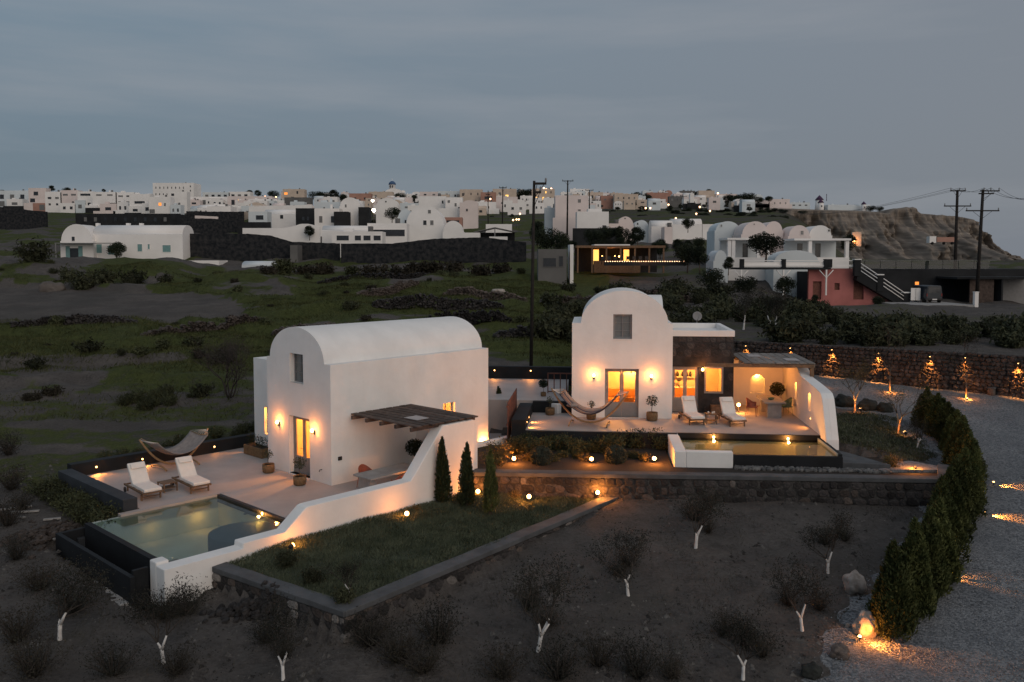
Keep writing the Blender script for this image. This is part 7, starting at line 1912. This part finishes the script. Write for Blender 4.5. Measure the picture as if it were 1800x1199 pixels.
# windmills
M_VIO = mat('dark_violet_roof', (.06, .03, .07), .8)
for px, yt, yb, lb in ((1440, 343, 366, 'rear windmill with dark conical cap on the ridge'), (1442.5, 350, 367, 'front windmill with dark conical cap on the ridge'), (1518, 354, 368, 'round white mill body with dark cap near the cliff')):
    d = 522 if 'rear' in lb else 512; c = UD(px, yb, d); h = UD(px, yt, d).z - c.z; t = thing('windmill', lb, 'windmill', (c.x, d, c.z)); r_ = h * .28
    MB().lathe([(r_ * 1.2, -3), (r_ * 1.1, h * .2), (r_, h * .62)], 14).build('tower', M_W2, t); MB().lathe([(r_ * 1.2, h * .621), (r_ * .6, h * .83), (.05, h)], 14).build('cap', M_VIO, t)
    MB().box(-.4, .4, -r_ * 1.15, -r_ * 1.05, h * .15, h * .35).build('window', M_WIN, t)
    if 'rear' in lb:
        for a in range(6):
            q = a * math.pi / 3; MB().tube([(r_ * 1.6, -r_, h * .8), (r_ * 1.6 + math.cos(q) * h * .1, -r_ + math.cos(q) * h * .2, h * .8 + math.sin(q) * h * .3)], .12, 4).build('sail_arm', M_VIO, t)
# village lamps
def street_lamp(label, px, py, d, hgt, r_=.22, m=M_BULBW, watts=60):
    p = UD(px, py, d); t = thing('street_lamp', label, 'street lamp', (p.x, p.y, p.z - hgt), 0, 'street lamps of the village')
    MB().tube([(0, 0, -2), (0, 0, hgt - r_)], [.06, .04], 6).build('post', M_IRON, t); MB().lathe([(.05, hgt - r_), (r_, hgt), (r_ * .7, hgt + r_ * .8), (.05, hgt + r_)], 10).build('bulb', m, t)
    if watts: lamp(t, (0, -.6, hgt), watts, (1.0, .8, .5), r=.3)
street_lamp('bright yellow-white street lamp before the low round gable', 657, 370, 196, 3.2, .42, M_BULBW, 40)
street_lamp('street lamp above the bright one, beside the terracotta house', 655, 353, 260, 3, .42, M_BULBW, 30)
FL = [(485, 347), (505, 349), (862, 350), (874, 350), (940, 344), (956, 331), (960, 333), (964.5, 333), (969, 332), (1081, 343), (1135, 366), (1143, 366), (1175, 360), (1188, 384), (1224, 376), (1230, 364), (1248, 371), (1262, 340), (914, 376), (902, 387), (908, 386), (912, 386), (466, 346)]
for i, (px, py) in enumerate(FL):
    d = max(170, dep(py + 12) - 12); street_lamp('tiny glowing lamp among the hill houses, %s' % ('on the skyline' if py < 346 else ('midway up the slope' if py < 356 else 'low on the scrub slope')), px, py, d, 2.5, .0011 * d, M_BULBF, 0)
p = UD(1507, 417, 150); t = thing('lit_gateway', 'wall panel glowing orange at the foot of the cliff', 'wall', (p.x, p.y, p.z)); MB().box(-.9, .7, 0, .4, -1.6, .9).build('wall', M_TAN, t); MB().lathe([(.06, -.9), (.22, -.7), (.05, -.5)], 10, (-.75, -.4)).build('bulb', M_BULB, t); lamp(t, (-.5, -.7, -.7), 9, (1.0, .5, .14), r=.1)
# dark trees on the ridge (each its own thing)
for px, yb, s_, lb in ((17, 336, .5, 'tiny skyline tree at the far left'), (103, 336, 1.2, 'rooftop shrubs on the broad white block, left'), (128, 336, 1.0, 'rooftop shrubs on the broad white block, right'), (193, 337, .7, 'small tree on the skyline left of the hotel'), (445, 345, 1.3, 'skyline trees left of the tan house'), (460, 345, 1.3, 'second skyline tree left of the tan house'), (488, 346, 1.5, 'skyline tree touching the tan house'), (538, 348, 1.2, 'tree right of the tan skyline house'), (560, 350, 1.9, 'large dark tree left of the terracotta house'), (575, 350, 1.7, 'middle dark tree left of the terracotta house'), (592, 350, 1.9, 'tall dark tree left of the terracotta house'), (605, 350, 1.3, 'dark tree touching the terracotta house'), (707, 350, 1.5, 'palm-like tree in front of the church'), (730, 356, 1.6, 'dark tree right of the church'), (914, 350, 2.3, 'big dark tree left of the tilted pole top'), (930, 350, 2.2, 'big dark tree under the tilted pole top'), (1118, 345, 1.1, 'tree behind the cream block'), (1130, 352, 1.5, 'dark tree between cream block and terracotta house'), (1222, 348, 1.4, 'dark trees right of the frame house'), (1240, 346, 1.6, 'brown trees on the ridge'), (1275, 356, 1.8, 'dark grove left of the norfolk pine'), (1290, 358, 2.0, 'dark grove under the norfolk pine'), (1307, 357, 2.4, 'tall layered pine on the ridge'), (1325, 355, 1.3, 'tree right of the layered pine'), (1344, 353, 1.2, 'round tree left of the windmills'), (1520, 369, 1.2, 'dark tree beside the small chapel'), (1535, 369, 1.0, 'second dark tree beside the small chapel')):
    d = dep(yb) if px < 1296 else 516; place(RT[int(px) % 3], (PXM(px, d), d - 6, UD(px, yb, d - 6).z - .8), random.random() * 6, (s_ * d / 560, s_ * d / 560, s_ * d / 700), lb, None, 'tree')
# scrub on the village slope
for i in range(70):
    px = random.uniform(1040, 1420); yb = random.uniform(362, 384) if i % 2 else random.uniform(355, 372); d = dep(yb); place(RT[i % 3], (PXM(px, d), d, UD(px, yb, d).z - 1.2), random.random() * 6, (random.uniform(.5, 1.2), 1.0, random.uniform(.35, .7)), 'dark scrub clump on the slope below the ridge houses', 'scrub on the village slope', 'bush')
for i in range(46):
    px = random.uniform(330, 930); yb = random.uniform(366, 402); d = dep(yb); place(RT[i % 3], (PXM(px, d), d, UD(px, yb, d).z - 1.3), random.random() * 6, random.uniform(.35, .7), 'dark garden bush between the white houses of the lower village', 'garden bushes of the village', 'bush')

# ------------------------------------------------------------------ cliff
def strata():
    m = bpy.data.materials.new('cliff_tuff'); m.use_nodes = True; nt = m.node_tree; b = nt.nodes['Principled BSDF']; b.inputs['Roughness'].default_value = 1
    tc = nt.nodes.new('ShaderNodeTexCoord'); mp = nt.nodes.new('ShaderNodeMapping'); mp.inputs['Scale'].default_value = (.02, .02, .22); n = nt.nodes.new('ShaderNodeTexNoise'); n.inputs['Scale'].default_value = 1.6; n.inputs['Detail'].default_value = 8
    nt.links.new(tc.outputs['Object'], mp.inputs[0]); nt.links.new(mp.outputs[0], n.inputs['Vector']); rp = nt.nodes.new('ShaderNodeValToRGB')
    for i, (p_, c_) in enumerate(((.28, (.085, .070, .060)), (.44, (.225, .185, .15)), (.56, (.14, .115, .096)), (.72, (.31, .26, .21)))):
        e_ = rp.color_ramp.elements[i] if i < 2 else rp.color_ramp.elements.new(p_); e_.position = p_; e_.color = (*c_, 1)
    nt.links.new(n.outputs['Fac'], rp.inputs[0]); nt.links.new(rp.outputs[0], b.inputs['Base Color']); return m
CT = [(1290, 362), (1330, 364), (1400, 366), (1450, 368), (1500, 369), (1540, 371), (1560, 374), (1570, 366), (1590, 364), (1607, 363.5), (1617, 374), (1640, 376), (1680, 379), (1706, 383), (1716, 388), (1722, 404), (1736, 408), (1745, 424), (1757, 437), (1775, 446), (1795, 452)]
NX, NV = 260, 44; V_ = []; F_ = []; dc = 500.0
for i in range(NX + 1):
    px = lerp(1290, 1795, i / NX); yt = interp(px, [p[0] for p in CT], [p[1] for p in CT]) + ((noise.noise((px * .11, 0, 0)) * 2.0 + noise.noise((px * .37, 4, 0)) * 1.3) if px > 1540 else 0)
    zt = UD(px, yt, dc).z
    for j in range(NV + 1):
        v = j / NV
        if v < .22: y = dc + 60 - v / .22 * 60; z = zt - (.22 - v) * 6
        else:
            q = (v - .22) / .78; y = dc - 55 * q ** 1.5 - 5 * math.floor(q * 5) / 5; z = lerp(zt, 1.0, q ** .75) if zt > 1 else zt - q * 2
            y += noise.fractal((px * .02, q * 1.2, 5), 1, 2, 4) * 24 * min(1, q * 4) + noise.fractal((px * .09, q * 3, 1), 1, 2, 4) * 6 * min(1, q * 6) + noise.fractal((px * .3, q * 14, 2), 1, 2, 3) * 3.0
        V_.append((PXM(px, dc), y, z))
for i in range(NX):
    for j in range(NV):
        a = i * (NV + 1) + j; F_.append((a, a + 1, a + NV + 2, a + NV + 1))
o = npmesh('cliff', V_, F_, strata()); struct(o); tag(o, 'layered tuff cliff falling to the sea at the right')
t = thing('tip_truck', 'small red-bodied truck parked below the cliff', 'truck', (PXM(1655, 300), 300, UD(1655, 431, 300).z + .2)); MB().box(-2, 5, 0, 2.4, .9, 2.6).build('load_bed', M_TERC, t); MB().box(-4.6, -2.3, 0, 2.3, .6, 2.9).build('cab', M_W2, t)
for x in (-3.6, .5, 3.4): MB().tube([(x, -.05, .5), (x, .4, .5)], .5, 12).build('wheel', M_TYRE, t)

# ------------------------------------------------------------------ labels that single out the look-alikes by their neighbours
bpy.context.view_layer.update()
ONES = ['first', 'second', 'third', 'fourth', 'fifth', 'sixth', 'seventh', 'eighth', 'ninth', 'tenth', 'eleventh', 'twelfth', 'thirteenth', 'fourteenth', 'fifteenth', 'sixteenth', 'seventeenth', 'eighteenth', 'nineteenth']
def ordinal(n):
    if n < 20: return ONES[n - 1]
    t_, u_ = divmod(n, 10); base_ = {2: 'twent', 3: 'thirt', 4: 'fort', 5: 'fift', 6: 'sixt'}[t_]
    return base_ + 'ieth' if u_ == 0 else base_ + 'y-' + ONES[u_ - 1]
def relabel(group, prefix, marks):
    """name each member of a group after the nearest of the given places, then by its order there from left to right"""
    zones = {}
    for o in COL.objects:
        if o.parent is None and o.get('group') == group:
            x, y = pix(o.location); k_ = min(range(len(marks)), key=lambda q: (marks[q][0] - x) ** 2 + ((marks[q][1] - y) * 1.6) ** 2); zones.setdefault(k_, []).append((x, o))
    for k_, lst in zones.items():
        lst.sort(key=lambda q: q[0])
        for i, (x, o) in enumerate(lst):
            if len(lst) == 1: sfx = ''
            elif len(lst) == 2: sfx = (', left', ', right')[i] + ' of two'
            else: sfx = ', %s from the left there' % ordinal(i + 1)
            o['label'] = prefix + ' ' + marks[k_][2] + sfx
relabel('dry shrubs in the field', 'dry twiggy shrub', [(60, 1060, 'in the left corner below the trough'), (200, 1090, 'below the overflow trough'), (300, 1130, 'around the olive below the pool corner'), (480, 1150, 'below the short lawn wall'), (720, 1150, 'below the long lawn wall corner'), (945, 1090, 'around the V-forked olive'), (1000, 1190, 'at the bottom edge mid field'), (1100, 1010, 'at the lone leaning olive'), (1225, 930, 'at the olive nearest the bed wall'), (1465, 955, 'at the olive left of the pale boulder'), (1410, 1070, 'at the slender olive left of the lit boulder'), (1310, 1140, 'at the olive cut by the bottom edge'), (20, 890, 'at the left edge beside the near terrace')])
relabel('thicket above the boundary wall', 'dark bush', [(960, 560, 'beside the foot of the tall pole'), (1000, 500, 'below the grey kiosk'), (1090, 490, 'below the bar pavilion'), (1180, 500, 'right of the farther villa gable'), (1250, 520, 'behind the annex roof'), (1320, 510, 'under the left deck props'), (1400, 530, 'under the right deck props'), (1390, 590, 'behind the first boundary lamps'), (1480, 540, 'below the rose-red house'), (1490, 600, 'behind the third boundary lamp'), (1570, 560, 'below the outdoor stair'), (1590, 600, 'behind the fourth boundary lamp'), (1650, 565, 'below the parked van'), (1680, 610, 'behind the sixth boundary lamp'), (1740, 580, 'below the white gate post'), (1790, 600, 'behind the last boundary lamp')])
relabel('bushes on the field terraces', 'low bush', [(60, 600, 'at the left edge below the ploughed plot'), (200, 600, 'right below the ploughed plot'), (330, 620, 'left of the bare tree'), (420, 560, 'above the bare tree'), (560, 530, 'on the slope left of the rubble walls'), (700, 540, 'beside the rubble walls'), (860, 560, 'on the terrace left of the tall pole'), (100, 480, 'above the ploughed plot'), (400, 480, 'below the forecourt wall'), (650, 490, 'below the long black wall'), (120, 690, 'in the bare strips behind the near parapet')])
relabel('shrub row beside the near terrace', 'leafy row shrub below the low dark parapet', [(150, 860, '')])
relabel('bushes below the white house', 'dark bush', [(150, 505, 'right of the pale earthen heap'), (40, 450, 'left of the long white house'), (290, 500, 'below the vaulted part of the white house')])
relabel('shrubs in the far planting bed', 'leafy shrub', [(930, 780, 'in the far bed beside the left lamp'), (1020, 780, 'in the far bed beside the middle lamp'), (1130, 780, 'in the far bed beside the right lamp')])
relabel('cushion bushes below the black wall', 'grey-brown cushion bush', [(520, 465, 'below the utility cabinet'), (680, 465, 'below the middle of the black wall'), (840, 465, 'below the right end of the black wall')])
relabel('herbs behind the parapet', 'herb clump behind the black parapet', [(150, 800, 'near its left corner'), (280, 780, 'behind the near hammock'), (400, 760, 'near the villa bay')])
relabel('herb patch in the field', 'leafy herb clump', [(250, 708, 'in the patch left of the bare tree')])
relabel('tree belt behind the bar pavilion', 'dark tree', [(980, 430, 'behind the grey kiosk'), (1060, 430, 'behind the left half of the bar'), (1130, 430, 'behind the right half of the bar'), (1210, 430, 'between the bar and the porches')])
relabel('scrub on the village slope', 'dark scrub clump', [(1060, 370, 'right of the pinkish house'), (1120, 375, 'above the barn-like vault'), (1200, 375, 'above the third white vault'), (1280, 370, 'above the porch houses'), (1370, 370, 'below the windmill row'), (1150, 360, 'below the long terracotta house'), (1260, 360, 'below the dark ridge grove')])
relabel('garden bushes of the village', 'dark garden bush', [(370, 370, 'below the long rows of rooms'), (370, 395, 'at the dark terrace walls'), (480, 375, 'beside the glass balcony villa'), (480, 395, 'above the curving white wall'), (600, 385, 'at the twin-vaulted house'), (690, 375, 'at the low round gable'), (690, 395, 'above the wide glass front'), (800, 375, 'at the stepped house with arches'), (830, 395, 'behind the dark pavilion'), (890, 385, 'left of the tall pole')])
relabel('small houses on the hill', 'small hill house', [(350, 355, 'below the tall hotel'), (400, 375, 'between the dark terrace walls'), (460, 352, 'left of the tan skyline house'), (520, 372, 'left of the twin vaults'), (590, 355, 'above the twin vaults'), (660, 362, 'near the bright street lamp'), (700, 352, 'just below the church'), (760, 355, 'above the tall round gable'), (830, 365, 'below the cream skyline house'), (890, 360, 'below the orange-tan house'), (950, 365, 'left of the pinkish house'), (1000, 352, 'behind the pinkish house'), (1080, 356, 'below the cream ridge block'), (1150, 356, 'below the long terracotta house'), (1220, 356, 'below the frame house'), (1280, 356, 'below the dark ridge grove'), (60, 350, 'above the tall white cube'), (160, 350, 'behind the balcony blocks'), (260, 350, 'beside the hotel')])
relabel('front tier of the left hotel', 'white front-tier block', [(60, 360, 'below the tall cube near the left edge'), (130, 365, 'below the broad white block'), (190, 367, 'below the wide balcony'), (245, 368, 'left of the orange window'), (310, 370, 'below the stair tower'), (400, 358, 'below the long rows of rooms')])
relabel('stools at the bar', 'dark stool at the bar counter', [(1090, 461, '')])
relabel('street lamps of the village', 'glowing street lamp', [(656, 353, 'beside the terracotta skyline house'), (657, 370, 'before the low round gable'), (490, 347, 'at the tan skyline house'), (868, 350, 'before the orange-tan house'), (908, 385, 'left of the tall pole top'), (960, 333, 'on the orange-lit skyline houses'), (1081, 343, 'at the cream ridge block'), (1140, 366, 'below the small white gable'), (1180, 370, 'above the vault row'), (1235, 368, 'on the scrub path'), (1262, 340, 'at the lit canopy house')])
for o in COL.objects:
    if o.parent is None and o.get('label') and o['label'].endswith(' '): o['label'] = o['label'].strip()
    if o.get('label'): o['label'] = o['label'].replace(' ,', ',')
    if '_used' in o: del o['_used']
